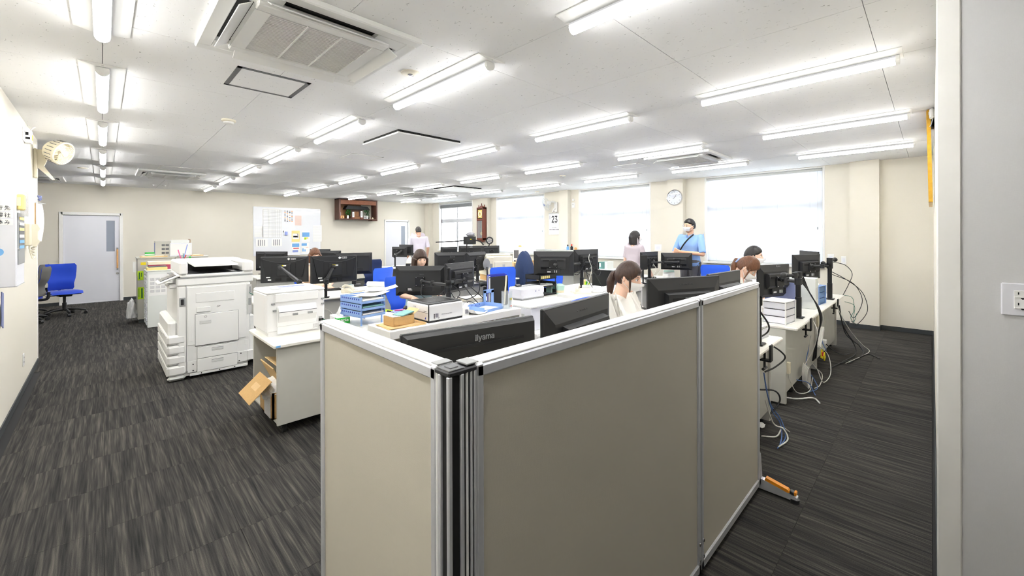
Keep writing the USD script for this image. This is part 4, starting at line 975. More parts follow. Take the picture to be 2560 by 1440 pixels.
# young man behind the right-hand monitors
J = seated(.195, .30, .04)
person('person with short black hair in a white shirt and mask, seated by the right monitors', (5.78, 1.62, 0), 196, J, 'skin', 'shirt_white', female=False, sleeve=.7,
       hair=dict(m='hair_black', fringe=.42, side=.5, temple=.0, back=-.45, vol=.17), head_rot=(0, -4, 0), mask=True, collar=True, hands=typing, neckline='tight')
# woman with a fringe behind the middle monitors
J = seated(.165, .40, .02)
J['eR'] = (.27, .20, .80); J['wR'] = (.22, .44, .80)
person('person with a dark brown bob and fringe looking over the middle monitors', (2.80, 4.50, 0), 168, J, 'skin', 'top_blue_grey', female=True, sleeve=.6,
       hair=dict(m='hair_brown', kind='bob', fringe=.26, side=.9, temple=-.1, back=-.7, vol=.15, len=.115), head_rot=(0, -10, 0), hands=typing)
# woman behind the two large monitors
J = seated(.165, .36); J['wR'] = (.02, .42, .765)
person('person with light brown hair half hidden between the two large monitors', (2.34, 6.78, 0), 176, J, 'skin', 'top_peach', female=True, sleeve=.6,
       hair=dict(m='hair_light', kind='bob', fringe=.34, side=.8, temple=-.1, back=-.7, vol=.14, len=.10), head_rot=(0, -12, 0), hands=dict(L=typing['L'], R=((-.1, 1, .1), (-.6, -.1, -.7), 1.1)))
# standing woman
J = standing(1.555, .165); J['wR'] = (.20, .22, .80); J['eR'] = (.235, .02, 1.0)
person('person with a black bob in a mauve top and mask standing with her back turned', (7.0, 3.87, 0), -100, J, 'skin', 'shirt_mauve', female=True, sleeve=.75, trousers='trousers_grey',
       hair=dict(m='hair_black', kind='bob', fringe=.30, side=.8, temple=-.1, back=-.7, vol=.15, len=.125), head_rot=(-34, 0, 0), mask=True, hands=dict(L=((0, .1, -1), (1, 0, 0), .5), R=((0, .5, -.9), (-1, 0, 0), .6)))
# man with folded arms
J = standing(1.775, .20); z0 = 1.19
J['eL'] = (-.30, .06, 1.15); J['eR'] = (.30, .06, 1.15); J['wL'] = (.06, .22, 1.19); J['wR'] = (-.05, .25, 1.13)
pm, Jm, HRm, hcm = person('person in a light blue shirt with folded arms and shoulder bag standing by the blinds', (7.66, 3.11, 0), 74, J, 'skin_tan', 'shirt_blue', female=False, sleeve=.92, trousers='trousers_grey', head_scale=1.1,
       hair=dict(m='hair_black', fringe=.46, side=.45, temple=.05, back=-.40, vol=.16), head_rot=(-12, 0, 0), mask=True, collar=True, neckline='tight', hands=dict(L=((1, .12, .25), (0, -1, 0), .8), R=((-1, -.15, -.35), (0, -1, .1), .7)))
g = G()
cs = [(-.10, .04, 1.50), (-.04, .13, 1.40), (.06, .15, 1.27), (.16, .13, 1.12), (.22, .03, .98)]
g.tube(cs, .013, 6); part(pm, 'bag_strap', g, 'black_soft', 50, label='black strap across the chest')
part(pm, 'shoulder_bag', G().box((.0, .275, 1.075), (.30, .07, .16), .02, rx=-6), 'black_soft', label='black bag held in front of the waist')
g = G()
for s in (-1, 1):
    g.tube([hcm + HRm @ (V([s * (.031 + .021 * math.cos(a)), .102, .008 + .015 * math.sin(a)]) * 1.1) for a in np.linspace(0, 2 * PI, 11)], .0012, 4)
    g.tube([hcm + HRm @ (V(q) * 1.1) for q in ((s * .052, .10, .012), (s * .078, .05, .014), (s * .080, -.01, .01))], .0012, 4)
part(pm, 'glasses', g, 'chrome', 40)
# man with his back turned far away
J = standing(1.735, .20); J['wL'] = (-.27, .10, .88); J['wR'] = (.25, .10, .88)
person('person in a white shirt and dark trousers seen from behind by the far door', (6.13, 9.85, 0), -22, J, 'skin_tan', 'shirt_lilac', female=False, sleeve=.85,
       hair=dict(m='hair_grey', fringe=.5, side=.4, temple=.05, back=-.35, vol=.10), head_rot=(12, -4, 0), collar=True, neckline='tight', hands=dict(L=((0, .2, -1), (1, 0, 0), .5), R=((0, .2, -1), (-1, 0, 0), .5)))

# ============================================================ chairs
def chair(label, loc, rz, seatm='chair_blue', backm='chair_blue', shellm='black_plastic', group=None, name='office_chair', arms=False, hz=0.):
    """Swivel chair; the sitter looks along local +y."""
    t = thing(name, label, 'chair', loc, rz, group)
    U = np.linspace(-1, 1, 13); W = np.linspace(0, 1, 13); F, B = [], []
    for w in W:
        hw = .185 + .045 * math.sin(w * PI * .55) ** 2 - .02 * math.exp(-((w - .25) / .15) ** 2); yy = -.24 - .05 * w + .05 * math.exp(-((w - .28) / .2) ** 2); zz = .47 + .50 * w
        rnd = math.sqrt(max(0, 1 - (max(0, abs(w - .5) - .42) / .08) ** 2)) if abs(w - .5) > .42 else 1.
        F.append([(u * hw * (.9 + .1 * rnd), yy + .035 * u * u * 1.0 + .022 * math.sqrt(max(0, 1 - (u * .98) ** 4)) * (.3 + .7 * rnd), zz) for u in U])
        B.append([(u * hw * (.9 + .1 * rnd), yy + .035 * u * u - .022 * math.sqrt(max(0, 1 - (u * .98) ** 4)) * (.3 + .7 * rnd), zz) for u in U])
    def shell(A, Bk):
        A, Bk = V(A), V(Bk); a, b = A.shape[:2]; v = np.vstack([A.reshape(-1, 3), Bk.reshape(-1, 3)]); o = a * b; f = []
        for i in range(a - 1):
            for j in range(b - 1):
                q = [i * b + j, i * b + j + 1, (i + 1) * b + j + 1, (i + 1) * b + j]; f += [[q[0], q[1], q[2]], [q[0], q[2], q[3]], [o + q[0], o + q[2], o + q[1]], [o + q[0], o + q[3], o + q[2]]]
        ed = [(i, 0, i + 1, 0) for i in range(a - 1)] + [(i + 1, b - 1, i, b - 1) for i in range(a - 1)] + [(0, j + 1, 0, j) for j in range(b - 1)] + [(a - 1, j, a - 1, j + 1) for j in range(b - 1)]
        for i, j, k, l in ed: p, q = i * b + j, k * b + l; f += [[p, q, o + q], [p, o + q, o + p]]
        return G().add(v, f)
    M_ = (V(F) + V(B)) / 2
    part(t, 'backrest', shell(F, M_), backm, 60); part(t, 'back_shell', shell(M_, V(B)), shellm if shellm != 'black_plastic' else backm, 60)
    sm = [(x * .235, y * .22 + .02, .455 + .022 * (1 - max(abs(x), abs(y)) ** 4) - .03 * max(0, y) ** 3) for x in np.linspace(-1, 1, 11) for y in np.linspace(-1, 1, 11)]
    sq = V(sm).reshape(11, 11, 3); r_ = np.maximum(np.abs(np.linspace(-1, 1, 11))[:, None], np.abs(np.linspace(-1, 1, 11))[None]); c_ = np.hypot(np.linspace(-1, 1, 11)[:, None], np.linspace(-1, 1, 11)[None])
    sq[..., :2] = (sq[..., :2] - [0, .02]) * (r_ / np.maximum(c_, 1e-6) * .45 + .55)[..., None] + [0, .02]; lo = sq.copy(); lo[..., 2] = .415
    part(t, 'seat', shell(np.transpose(sq, (1, 0, 2)), np.transpose(lo, (1, 0, 2))), seatm, 60)
    part(t, 'mechanism', G().span((-.09, -.14, .36), (.09, .10, .416), .015).tube([(0, -.10, .39), (0, -.26, .40), (0, -.285, .52)], .022, 8).cyl((.09, .03, .39), (.25, .03, .385), .008, n=8).cyl((-.09, -.03, .39), (-.24, -.03, .385), .008, n=8), 'black_plastic')
    part(t, 'gas_column', G().cyl((0, 0, .10), (0, 0, .24), .030, .030).cyl((0, 0, .24), (0, 0, .37), .020, .022), 'black_plastic', 40)
    for k in range(5):
        a = k * 2 * PI / 5 + .3; c, s = math.cos(a), math.sin(a)
        part(t, 'leg', G().tube([(.02 * c, .02 * s, .115), (.16 * c, .16 * s, .11), (.285 * c, .285 * s, .075)], [.024] * 6 + [.02] * 6 + [.014], 8), 'black_plastic', 50)
        part(t, 'caster', G().cyl((.285 * c - .022 * s, .285 * s + .022 * c, .028), (.285 * c + .022 * s, .285 * s - .022 * c, .028), .028, n=14).cyl((.285 * c, .285 * s, .03), (.285 * c, .285 * s, .075), .009, n=8), 'black_plastic', 40)
    if arms:
        for s in (-1, 1): part(t, 'armrest', G().tube([(s * .24, -.08, .40), (s * .27, -.06, .52), (s * .265, -.05, .62)], .014, 6).box((s * .265, .0, .64), (.06, .24, .03), .012), 'black_plastic')
    return t
chair('royal blue swivel chair standing empty in front of the sliding door', (-.53, 11.6, 0), 196)
chair('grey-backed blue swivel chair half hidden by the wall corner', (-.97, 11.0, 0), 82, shellm='chair_grey', arms=True)
chair('second grey-backed blue swivel chair tucked behind the first at the corner', (-1.05, 11.95, 0), 78, shellm='chair_grey')
BB = dict(seatm='chair_bright_blue', backm='chair_bright_blue')
chair('bright blue chair turned around beside the telephone desk', (3.22, 6.62, 0), 20, **BB)
chair('bright blue chair under the woman with the fringe', (2.74, 4.62, 0), 172, **BB)
chair('bright blue chair behind the left of the two middle monitors', (4.62, 4.75, 0), 160, **BB)
chair('bright blue chair behind the right of the two middle monitors', (5.55, 4.55, 0), 150, **BB)
chair('bright blue chair in front of the man with folded arms', (7.30, 2.55, 0), 110, **BB)
chair('bright blue chair of the ponytailed woman behind the screen', (2.88, 1.80, 0), 190, **BB)
chair('bright blue chair of the woman bent over her desk', (4.64, 1.62, 0), 188, **BB)
chair('bright blue chair of the young man in the white shirt', (5.80, 1.72, 0), 190, **BB)
chair('blue chair of the woman between the large monitors', (2.36, 6.88, 0), 176, **BB)
NV = dict(seatm='chair_navy', backm='chair_navy')
chair('dark navy chair behind the bright blue one at the telephone desk', (4.15, 8.35, 0), 175, **NV)
chair('dark navy chair behind the rear left monitors', (2.05, 10.2, 0), 170, **NV)
chair('pale grey-violet chair beside the man in white', (6.62, 9.15, 0), 60, seatm='slate_blue', backm='slate_blue')
# ============================================================ monitors, seen mostly from behind
FB = V([[1., 0, 0], [0, 0, -1.], [0, 1., 0]])      # lettering on the back (faces -y)
def monitor(label, tl, ang, ztop, W, H, style='plain', brand=None, group=None, sub=None, plate=True, stand=None, m='black_plastic', inset=.05):
    """tl: the upper corner on the viewer's left, seen from behind; the back faces local -y, the screen local +y."""
    a = math.radians(ang); t = thing('monitor', label, 'monitor', (tl[0] + math.cos(a) * W / 2, tl[1] + math.sin(a) * W / 2, ztop - H / 2), ang, group)
    h, w = H / 2, W / 2
    part(t, 'bezel', G().span((-w, .026, -h), (w, .044, h), .004), m)
    part(t, 'screen', G().span((-w + .008, .0435, -h + .014), (w - .008, .0448, h - .008)), 'screen')
    if style == 'plain':
        v = [(-w + .004, .027, -h + .004), (w - .004, .027, -h + .004), (w - .004, .027, h - .004), (-w + .004, .027, h - .004), (-w + inset, .002, -h + inset), (w - inset, .002, -h + inset), (w - inset, .004, h - inset), (-w + inset, .004, h - inset)]
        f = [(0, 1, 5), (0, 5, 4), (1, 2, 6), (1, 6, 5), (2, 3, 7), (2, 7, 6), (3, 0, 4), (3, 4, 7), (4, 5, 6), (4, 6, 7), (0, 2, 1), (0, 3, 2)]
        part(t, 'back_shell', G().add(v, f), m)
        part(t, 'vent_strip', G().span((-w + .07, -.001, h - .072), (w - .07, .006, h - .062)), 'black_soft')
        part(t, 'port_bay', G().span((-.16, -.004, -h + .055), (.14, .004, -h + .10), .003), 'black_soft')
        part(t, 'rating_label', G().span((-.14, -.0052, -h + .066), (-.09, -.004, -h + .072)).span((-.14, -.0052, -h + .077), (-.10, -.004, -h + .088)), 'paper_print')
    if style == 'stepped':
        v = [(-w + .004, .027, -h + .004), (w - .004, .027, -h + .004), (w - .004, .027, h - .004), (-w + .004, .027, h - .004), (-w + .06, .006, -h + .03), (w - .06, .006, -h + .03), (w - .06, .006, h - .07), (-w + .06, .006, h - .07)]
        f = [(0, 1, 5), (0, 5, 4), (1, 2, 6), (1, 6, 5), (2, 3, 7), (2, 7, 6), (3, 0, 4), (3, 4, 7), (4, 5, 6), (4, 6, 7), (0, 2, 1), (0, 3, 2)]
        part(t, 'back_shell', G().add(v, f), m)
        part(t, 'back_block', G().prism([(.008, h - .085), (-.028, h - .095), (-.032, h - .12), (-.032, -.045), (-.01, -.075), (.008, -.075)], -w * .62, w * .62, 'x'), m)
        part(t, 'vent_slot', G().span((-w * .52, -.0335, h - .135), (w * .52, -.031, h - .115)), 'dark_slot')
        part(t, 'lower_block', G().span((-w * .34, -.018, -h + .03), (w * .34, .01, -.06), .006), m)
        part(t, 'rating_label', G().span((-w * .30, -.0195, -h + .045), (-w * .12, -.018, -h + .062)), 'paper_print'); part(t, 'plug', G().span((.015, -.03, -h + .045), (.024, -.018, -h + .075)).span((.04, -.03, -h + .045), (.049, -.018, -h + .075)), 'light_grey')
    if style == 'curved':
        part(t, 'back_shell', G().span((-w + .003, .004, -h + .003), (w - .003, .028, h - .003), .012), m)
        xs = np.linspace(-w + .02, w - .02, 21); arc = [(x, h - .085 + .06 * (x / (w - .02)) ** 2) for x in xs]
        part(t, 'curved_panel', G().prism(arc[::-1] + [(-w + .075, -h + .075), (w - .075, -h + .075)], -.012, .006, 'y'), 'black_soft')
        part(t, 'arc_edge', G().tube([(x, -.011, z) for x, z in arc], .0035, 5, False), 'logo_dark', 60)
        part(t, 'centre_block', G().span((-.085, -.022, -h + .10), (.085, -.008, h - .10), .004), m); part(t, 'side_line', G().span((-.15, -.0135, -h + .09), (-.146, -.0115, h - .09)).span((.146, -.0135, -h + .09), (.15, -.0115, h - .09)), 'dark_slot')
        part(t, 'sticker', G().span((-.045, -.0235, .045), (-.005, -.0218, .063)), 'yellow', label='yellow sticker'); part(t, 'sticker', G().span((-.005, -.0235, .045), (.03, -.0218, .063)), 'paper')
        part(t, 'rating_label', G().span((-w + .08, -.0135, -h + .07), (-w + .13, -.0115, -h + .085)).span((-w + .10, -.0135, -h + .035), (-w + .14, -.0035, -h + .052)), 'paper')
        part(t, 'port_bay', G().span((-.11, -.005, -h + .025), (-.04, .005, -h + .06)).span((.03, -.005, -h + .025), (.09, .005, -h + .06)), 'dark_slot')
    if stand is not None:
        b = stand - (ztop - H / 2)
        part(t, 'stand', G().span((-.03, -.012, b + .008), (.03, .02, -.05), .006).span((-.11, -.09, b), (.11, .09, b + .012), .005), m)
    if plate:
        yb = {'plain': .002, 'stepped': -.032, 'curved': -.022}[style]
        part(t, 'mount_plate', G().box((0, yb - .006, -.005), (.115, .012, .115), .004), 'black_metal')
        g = G()
        for x in (-.043, .043):
            for z in (-.05, .04): g.sphere((x, yb - .013, z), .005, 1)
        part(t, 'screw', g, 'chrome', 40)
    if brand:
        for (txt, hh, x, z, mm) in brand: part(t, 'logo', G().text(txt, hh, FB, (x, ({'plain': .0035 if z + hh < H / 2 - inset else .015, 'stepped': .0155, 'curved': .0045}[style]), z), .0025, True), mm)
    if style == 'curved' and brand:
        part(t, 'emblem', G().add(V([(0, 0, .018), (.02, 0, 0), (0, 0, -.018), (-.02, 0, 0), (0, -.002, .018), (.02, -.002, 0), (0, -.002, -.018), (-.02, -.002, 0)]) + [brand[0][2] - .06, .004, brand[0][3] + .010], [(4, 6, 5), (4, 7, 6), (0, 1, 5), (0, 5, 4), (1, 2, 6), (1, 6, 5), (2, 3, 7), (2, 7, 6), (3, 0, 4), (3, 4, 7)]), 'white_plastic')
    return t
mat('logo_grey', srgb(150, 152, 156), .35, metal=.3)
mat('logo_dark', srgb(62, 62, 64), .4)
iiy = lambda h, W: [('iiyama', .028, -.005, h / 2 - .095, 'logo_grey')]
iod = lambda h, W: [('I-O DATA', .0148, .0, h / 2 - .055, 'logo_dark')]
# front row behind the screen
m1 = monitor('large black monitor behind the screen, silver lettering on its back, nearest the corner', (.68, 1.18), -9.5, 1.19, .545, .33, 'plain', [('iiyama', .0195, .03, .112, 'logo_grey')], stand=.70, inset=.014)
part(m1, 'back_ledge', G().prism([(.01, .055), (-.012, .045), (-.014, -.12), (.01, -.12)], -.23, .23, 'x'), 'black_plastic'); part(m1, 'mount_bolt', G().sphere((-.055, -.03, -.035), .008, 2).sphere((.055, -.03, -.035), .008, 2), 'chrome', 40); part(m1, 'power_cord', G().tube([(.05, -.03, -.02), (.0, -.05, -.06), (-.06, -.04, -.10)], .004, 6), 'cable_black', 50)
m2 = monitor('black monitor with stepped back to the left of the ponytailed woman in front', (1.265, 1.075), 7, 1.21, .61, .36, 'stepped', iod(.36, .61), stand=.70)
part(m2, 'tilt_hinge', G().cyl((-.04, -.09, -.17), (-.04, -.09, -.03), .03, n=20).span((.17, -.12, -.10), (.30, -.03, -.015), .006), 'black_plastic', 40); part(m2, 'power_cord', G().tube([(.08, -.03, -.03), (.13, -.07, -.04), (.15, -.06, -.13), (.12, -.05, -.16)], .006, 6), 'cable_black', 50)
m3_ = monitor('black stepped-back monitor behind the screen, left of two, near its far end', (2.27, 1.15), -25, 1.25, .545, .33, 'stepped', iod(.33, .545), stand=.70)
part(m3_, 'mount_bolt', G().sphere((-.05, -.045, -.02), .008, 2).sphere((.05, -.045, -.02), .008, 2), 'chrome', 40); part(m3_, 'power_cord', G().tube([(.02, -.05, -.06), (.05, -.08, -.03), (.10, -.05, -.07)], .006, 6), 'cable_black', 50)
monitor('black stepped-back monitor behind the screen, right of two, in front of the bent woman', (2.955, 1.05), -4, 1.235, .545, .33, 'stepped', stand=.70)
# right-hand row
monitor('black monitor with pale maker lettering on the post by the white drawers', (4.66, 1.20), -20, 1.195, .50, .33, 'stepped', [('iiyama', .016, .05, .140, 'logo_grey')])
monitor('black monitor on the farther post above the blue drawers', (6.05, 1.18), -24, 1.25, .50, .31, 'stepped')
monitor('black monitor turned the other way at the far end of the right row', (6.56, .99), 31, 1.275, .56, .33, 'plain', stand=.70)
# middle row
monitor('large black monitor hiding the face of the woman with the fringe', (2.40, 4.36), -43, 1.15, .575, .345, 'plain', [('iiyama', .012, .02, .07, 'logo_dark')])
monitor('black monitor with stepped back on the same post, beside the fringe woman', (2.69, 3.74), 15, 1.19, .545, .33, 'stepped', iod(.33, .54))
monitor('black stepped-back monitor, left of the pair in the middle of the room', (4.19, 3.83), -55, 1.28, .545, .33, 'stepped', iod(.33, .54))
monitor('black monitor with a small box on its back, right of the middle pair', (4.84, 3.60), -4, 1.285, .555, .335, 'stepped')
monitor('black monitor of two in front of the man with folded arms, blue tag below', (7.01, 3.36), -64, 1.18, .51, .295, 'stepped')
monitor('black monitor of two in front of the standing woman', (6.52, 3.46), -8, 1.20, .50, .295, 'stepped')
# behind them
e1 = monitor('black monitor with curved back line and white emblem, left of two', (1.51, 6.40), -31, 1.22, .60, .36, 'curved', [('EIZO', .020, .115, .135, 'white_plastic')], plate=False)
e2 = monitor('black monitor with curved back line and white emblem, right of two', (1.89, 5.57), -2, 1.24, .60, .36, 'curved', [('EIZO', .022, .12, .138, 'white_plastic')], plate=False)
monitor('black monitor with pale lettering behind the fringe woman, left of two', (3.85, 5.70), -28, 1.22, .54, .33, 'plain', [('iiyama', .020, .02, .085, 'logo_grey')], stand=.70)
monitor('black monitor behind the grey disc mirror, right of two', (4.33, 5.44), 13, 1.21, .54, .33, 'plain', [('iiyama', .018, .08, .085, 'logo_grey')], stand=.70)
monitor('rear black monitor above the copier side, left of the overlapping pair', (2.26, 9.96), -47, 1.17, .47, .40, 'plain', stand=.70)
monitor('rear black monitor of the overlapping pair, a little lower', (2.28, 9.40), -52, 1.185, .50, .40, 'plain', stand=.70)
monitor('rear black monitor behind the hair of the woman between the large monitors', (3.22, 9.60), -36, 1.20, .43, .30, 'plain', stand=.70)
monitor('second rear black monitor behind that woman, lower and nearer', (3.24, 9.10), -42, 1.18, .45, .34, 'plain', stand=.70)
monitor('black screen seen from the side next to the right curved monitor', (2.62, 6.68), -16, 1.22, .58, .35, 'plain', stand=.70)
monitor('small black monitor on an arm next to the far man in white', (5.60, 9.98), -66, 1.25, .44, .29, 'plain')
monitor('small black monitor half hidden behind the arm by the far man', (5.36, 9.92), -62, 1.20, .44, .27, 'plain')
monitor('black monitor at the left of the far cluster below the pendulum clock', (5.55, 7.95), -12, 1.225, .42, .33, 'plain', stand=.70)
monitor('black monitor with white emblem in the middle of the far cluster', (5.66, 7.42), -24, 1.255, .56, .34, 'plain', [('EIZO', .02, .0, .13, 'white_plastic')], stand=.70)
monitor('black monitor at the right of the far cluster with a webcam on top', (6.40, 7.46), -6, 1.24, .50, .30, 'plain', [('hp', .016, .05, .10, 'logo_grey')], stand=.70)

# ============================================================ monitor arms and posts
def post_arm(label, base, ztop, ends, edge=1, name='monitor_mount', r=.018, z0=.70, clampy=None):
    """A post clamped to a desk with one two-piece arm to each end."""
    bx, by = base; t = thing(name, label, 'monitor mount', (bx, by, 0))
    part(t, 'post', G().cyl((0, 0, z0), (0, 0, ztop), r * 1.25, n=16).cyl((0, 0, z0 + .02), (0, 0, z0 + .2), r * 1.5, n=16), 'black_metal', 40)
    part(t, 'base', G().span((-.05, -.045, z0), (.05, .06, z0 + .012), .004), 'black_metal')
    if clampy is not None:
        c = clampy - by
        part(t, 'clamp', G().span((-.028, c - .012, z0 - .11), (.028, c, z0 + .012), .003).span((-.028, c - .012, z0 - .11), (.028, c + .06, z0 - .098), .003), 'black_metal')
        part(t, 'clamp_knob', G().cyl((0, c + .035, z0 - .17), (0, c + .035, z0 - .03), .008).box((0, c + .035, z0 - .165), (.09, .022, .02), .008), 'black_plastic')
    for (ex, ey, ez) in ends:
        e = V([ex - bx, ey - by, ez]); s = V([0, 0, min(ztop - .02, ez)]); d = e - s; nrm = V([-d[1], d[0], 0]); nrm = nrm / (np.linalg.norm(nrm) + 1e-6); mid = s + d * .5 + nrm * .035
        part(t, 'arm', G().cyl(s - [0, 0, .0], mid, .017, n=10).cyl(mid, e, .015, n=10), 'black_plastic', 40)
        part(t, 'joint', G().cyl(s - [0, 0, .03], s + [0, 0, .03], .032, n=16), 'black_plastic', 40); part(t, 'joint', G().cyl(mid - [0, 0, .026], mid + [0, 0, .026], .024, n=14), 'black_plastic', 40); part(t, 'joint', G().sphere(e, .028, 2), 'black_plastic', 40)
    return t
post_arm('black post carrying the two monitors beside the woman with the fringe', (2.605, 3.60), 1.16, [(2.60, 4.10, .98), (2.93, 3.76, 1.0)], clampy=3.385)
post_arm('black post between the two monitors in the middle of the room', (4.81, 3.475), 1.20, [(4.33, 3.56, 1.10), (5.10, 3.54, 1.10)], clampy=3.385)
post_arm('black post in front of the two standing people', (6.66, 3.40), 1.08, [(7.08, 3.08, 1.02), (6.77, 3.38, 1.04)], clampy=3.36)
post_arm('black post clamped to the desk edge beside the white drawer box', (4.77, .905), 1.135, [(4.90, 1.07, 1.05), (4.55, .98, 1.12)], clampy=.81)
post_arm('black post clamped to the desk edge beside the blue drawer box', (6.38, .885), 1.21, [(6.25, 1.05, 1.11), (6.72, 1.00, 1.12), (6.58, .86, 1.18)], clampy=.81)
post_arm('black monitor arm just past the end of the folding screen', (3.42, .90), 1.04, [(3.22, .98, 1.06), (3.62, .98, 1.03)], clampy=.82)
def gas_arm(label, base, elbow, end, z0=.70):
    t = thing('monitor_mount', label, 'monitor mount', (base[0], base[1], 0)); B = lambda q: V(q, float) - [base[0], base[1], 0]
    part(t, 'base', G().cyl((0, 0, z0), (0, 0, z0 + .012), .045, n=20).cyl((0, 0, z0), (0, 0, elbow[2] - .02), .018), 'black_metal', 40)
    a, b = B(elbow), B(end); d = (b - a) / np.linalg.norm(b - a); up = np.cross(d, [d[1], -d[0], 0]); up /= np.linalg.norm(up)
    part(t, 'spring_arm', G().cyl(a, b, .026, .021, n=8), 'black_plastic', 30); part(t, 'arm_rail', G().cyl(a + up * .024, b + up * .020, .006, n=6), 'chrome')
    part(t, 'joint', G().sphere(a, .034, 2).cyl(a - [0, 0, .05], a + [0, 0, .02], .03), 'black_plastic', 40); part(t, 'joint', G().sphere(b, .03, 2), 'black_plastic', 40)
    part(t, 'link', G().cyl((0, 0, elbow[2] - .03), a - [0, 0, .03], .02, n=8), 'black_plastic', 40)
    return t
gas_arm('black gas spring arm behind the left curved monitor', (1.84, 5.72), (1.82, 5.80, .90), (1.70, 6.18, 1.08))
gas_arm('black gas spring arm behind the right curved monitor', (2.06, 5.54), (2.05, 5.50, .93), (2.16, 5.535, 1.09))
gas_arm('black gas spring arm holding the small monitors by the far man', (5.26, 9.55), (5.25, 9.55, .98), (5.62, 9.70, 1.15))

# cluster of gear above the far monitors
t = thing('device_stand', 'black device box on a boom stand above the far monitors', 'device', (5.62, 7.00, 0))
part(t, 'box', G().span((-.12, -.07, 1.30), (.13, .07, 1.47), .01), 'black_plastic'); part(t, 'pole', G().cyl((0, .09, .70), (0, .09, 1.32), .013), 'black_metal'); part(t, 'base', G().cyl((0, .09, .70), (0, .09, .715), .09, n=20), 'black_metal', 40)
part(t, 'boom', G().tube([(.0, -.05, 1.40), (-.25, .12, 1.37), (-.42, .28, 1.36), (-.58, .42, 1.35)], .012, 6).tube([(.03, -.07, 1.40), (.20, -.12, 1.36), (.26, -.16, 1.28)], .014, 6), 'black_metal', 50)
part(t, 'label', G().span((-.04, -.0715, 1.405), (.0, -.070, 1.42)), 'yellow')
single('headset_bag', (lambda q: (q.tm(trimesh.creation.icosphere(3, .075)), [q.v.__setitem__(0, q.v[0] * [1.35, 1, .62] * (1 + .5 * (meshkit.noise(q.v[0] * 30) - .5))[:, None])], q)[-1])(G()), 'ink_grey', 'crumpled grey bag on top of the black device box', 'bag', None, 60, loc=(5.64, 7.0, 1.512))
t = thing('clip_fan', 'small round black clip fan above the far monitors', 'fan', (6.02, 6.80, 1.38), -45)
part(t, 'ring', G().tube([(.068 * math.cos(a), 0, .068 * math.sin(a)) for a in np.linspace(0, 2 * PI, 17)], .014, 8), 'black_plastic', 50); part(t, 'hub', G().cyl((0, -.015, 0), (0, .015, 0), .022), 'mid_grey', 40)
g = G()
for k in range(5): g.box((.038 * math.cos(k * 1.2566), 0, .038 * math.sin(k * 1.2566)), (.06, .004, .03), ry=-math.degrees(k * 1.2566))
part(t, 'blades', g, 'ink_grey'); part(t, 'neck', G().tube([(0, .01, -.07), (-.03, .02, -.13), (-.13, .04, -.14), (-.14, .02, -.30), (-.14, .02, -.68)], .012, 6), 'black_plastic', 50)
t = thing('mirror', 'round grey disc on a bent stalk in front of the right rear monitor', 'mirror', (3.62, 4.15, 0), 150)
part(t, 'disc', G().lathe([(.0, .008), (.075, .006), (.078, 0), (.075, -.006), (0, -.008)], 22, M=rot(0, 90) @ np.diag([.62, 1., 1.]), t=(0, 0, 1.12)), 'logo_grey', 40); part(t, 'stalk', G().tube([(0, .02, 1.08), (0, .05, 1.0), (0, .04, .85), (0, 0, .70)], .012, 6).cyl((0, 0, .7), (0, 0, .715), .05), 'black_plastic', 50)
t = thing('handset', 'black tablet edge on a bracket left of the standing pair of monitors', 'tablet', (6.28, 3.30, 0), -20)
part(t, 'tablet', G().span((-.07, -.01, .93), (.07, .01, 1.17), .006), 'black_plastic'); part(t, 'bracket', G().cyl((0, .02, .70), (0, .02, 1.0), .012).cyl((0, .02, .70), (0, .02, .715), .06), 'black_metal', 40)

# cables hanging behind the monitors
def cables(name, label, P, m, r):
    if len(P) == 1: return single(name, G().tube(P[0], r, 6), m, label, 'cable', smooth=60)
    t = thing(name, label, 'cable')
    for p in P: part(t, 'strand', G().tube(p, r, 6), m, 60)
CB = [('black loops of cable hanging from the middle monitor post', [[(2.50, 3.95, .96), (2.44, 3.86, .86), (2.50, 3.74, .82), (2.58, 3.64, .92)], [(2.72, 3.72, .98), (2.80, 3.66, .88), (2.70, 3.60, .82), (2.62, 3.58, .90)], [(2.93, 3.74, 1.04), (3.06, 3.66, .98), (3.02, 3.60, .86), (2.86, 3.60, .80), (2.72, 3.60, .84)], [(2.95, 3.72, .95), (3.02, 3.62, .85), (3.12, 3.56, .74), (3.18, 3.6, .706)], [(2.90, 3.72, .94), (2.94, 3.62, .82), (3.02, 3.58, .72), (3.05, 3.62, .706)]], 'cable_black'),
      ('black loops of cable between the two central monitors', [[(4.55, 3.56, 1.08), (4.62, 3.50, .98), (4.72, 3.47, .95), (4.80, 3.45, 1.05)], [(5.02, 3.56, 1.10), (5.12, 3.48, 1.0), (5.02, 3.46, .92), (4.88, 3.46, .98)], [(5.20, 3.55, 1.08), (5.28, 3.48, .96), (5.16, 3.44, .90), (5.02, 3.44, 1.0)], [(5.05, 3.52, 1.05), (5.16, 3.44, .86), (5.25, 3.44, .74), (5.3, 3.5, .706)], [(4.84, 3.44, 1.08), (4.9, 3.42, .86), (5.0, 3.42, .74), (5.04, 3.44, .706)]], 'cable_black'),
      ('white cable curling past the central post', [[(5.08, 3.53, 1.22), (4.98, 3.47, 1.15), (5.02, 3.45, 1.02), (4.96, 3.44, .90), (4.88, 3.44, .78), (4.86, 3.46, .706)]], 'cable_white'),
      ('pale cables drooping from the monitors of the standing people', [[(6.72, 3.36, 1.0), (6.70, 3.30, .92), (6.64, 3.30, .84), (6.62, 3.34, .76), (6.62, 3.40, .706)], [(6.80, 3.30, 1.0), (6.78, 3.26, .90), (6.70, 3.30, .80), (6.68, 3.36, .72), (6.68, 3.42, .706)]], 'cable_white')]
for l, P, m in CB:
    cables('monitor_cable', l, P, m, .0045)
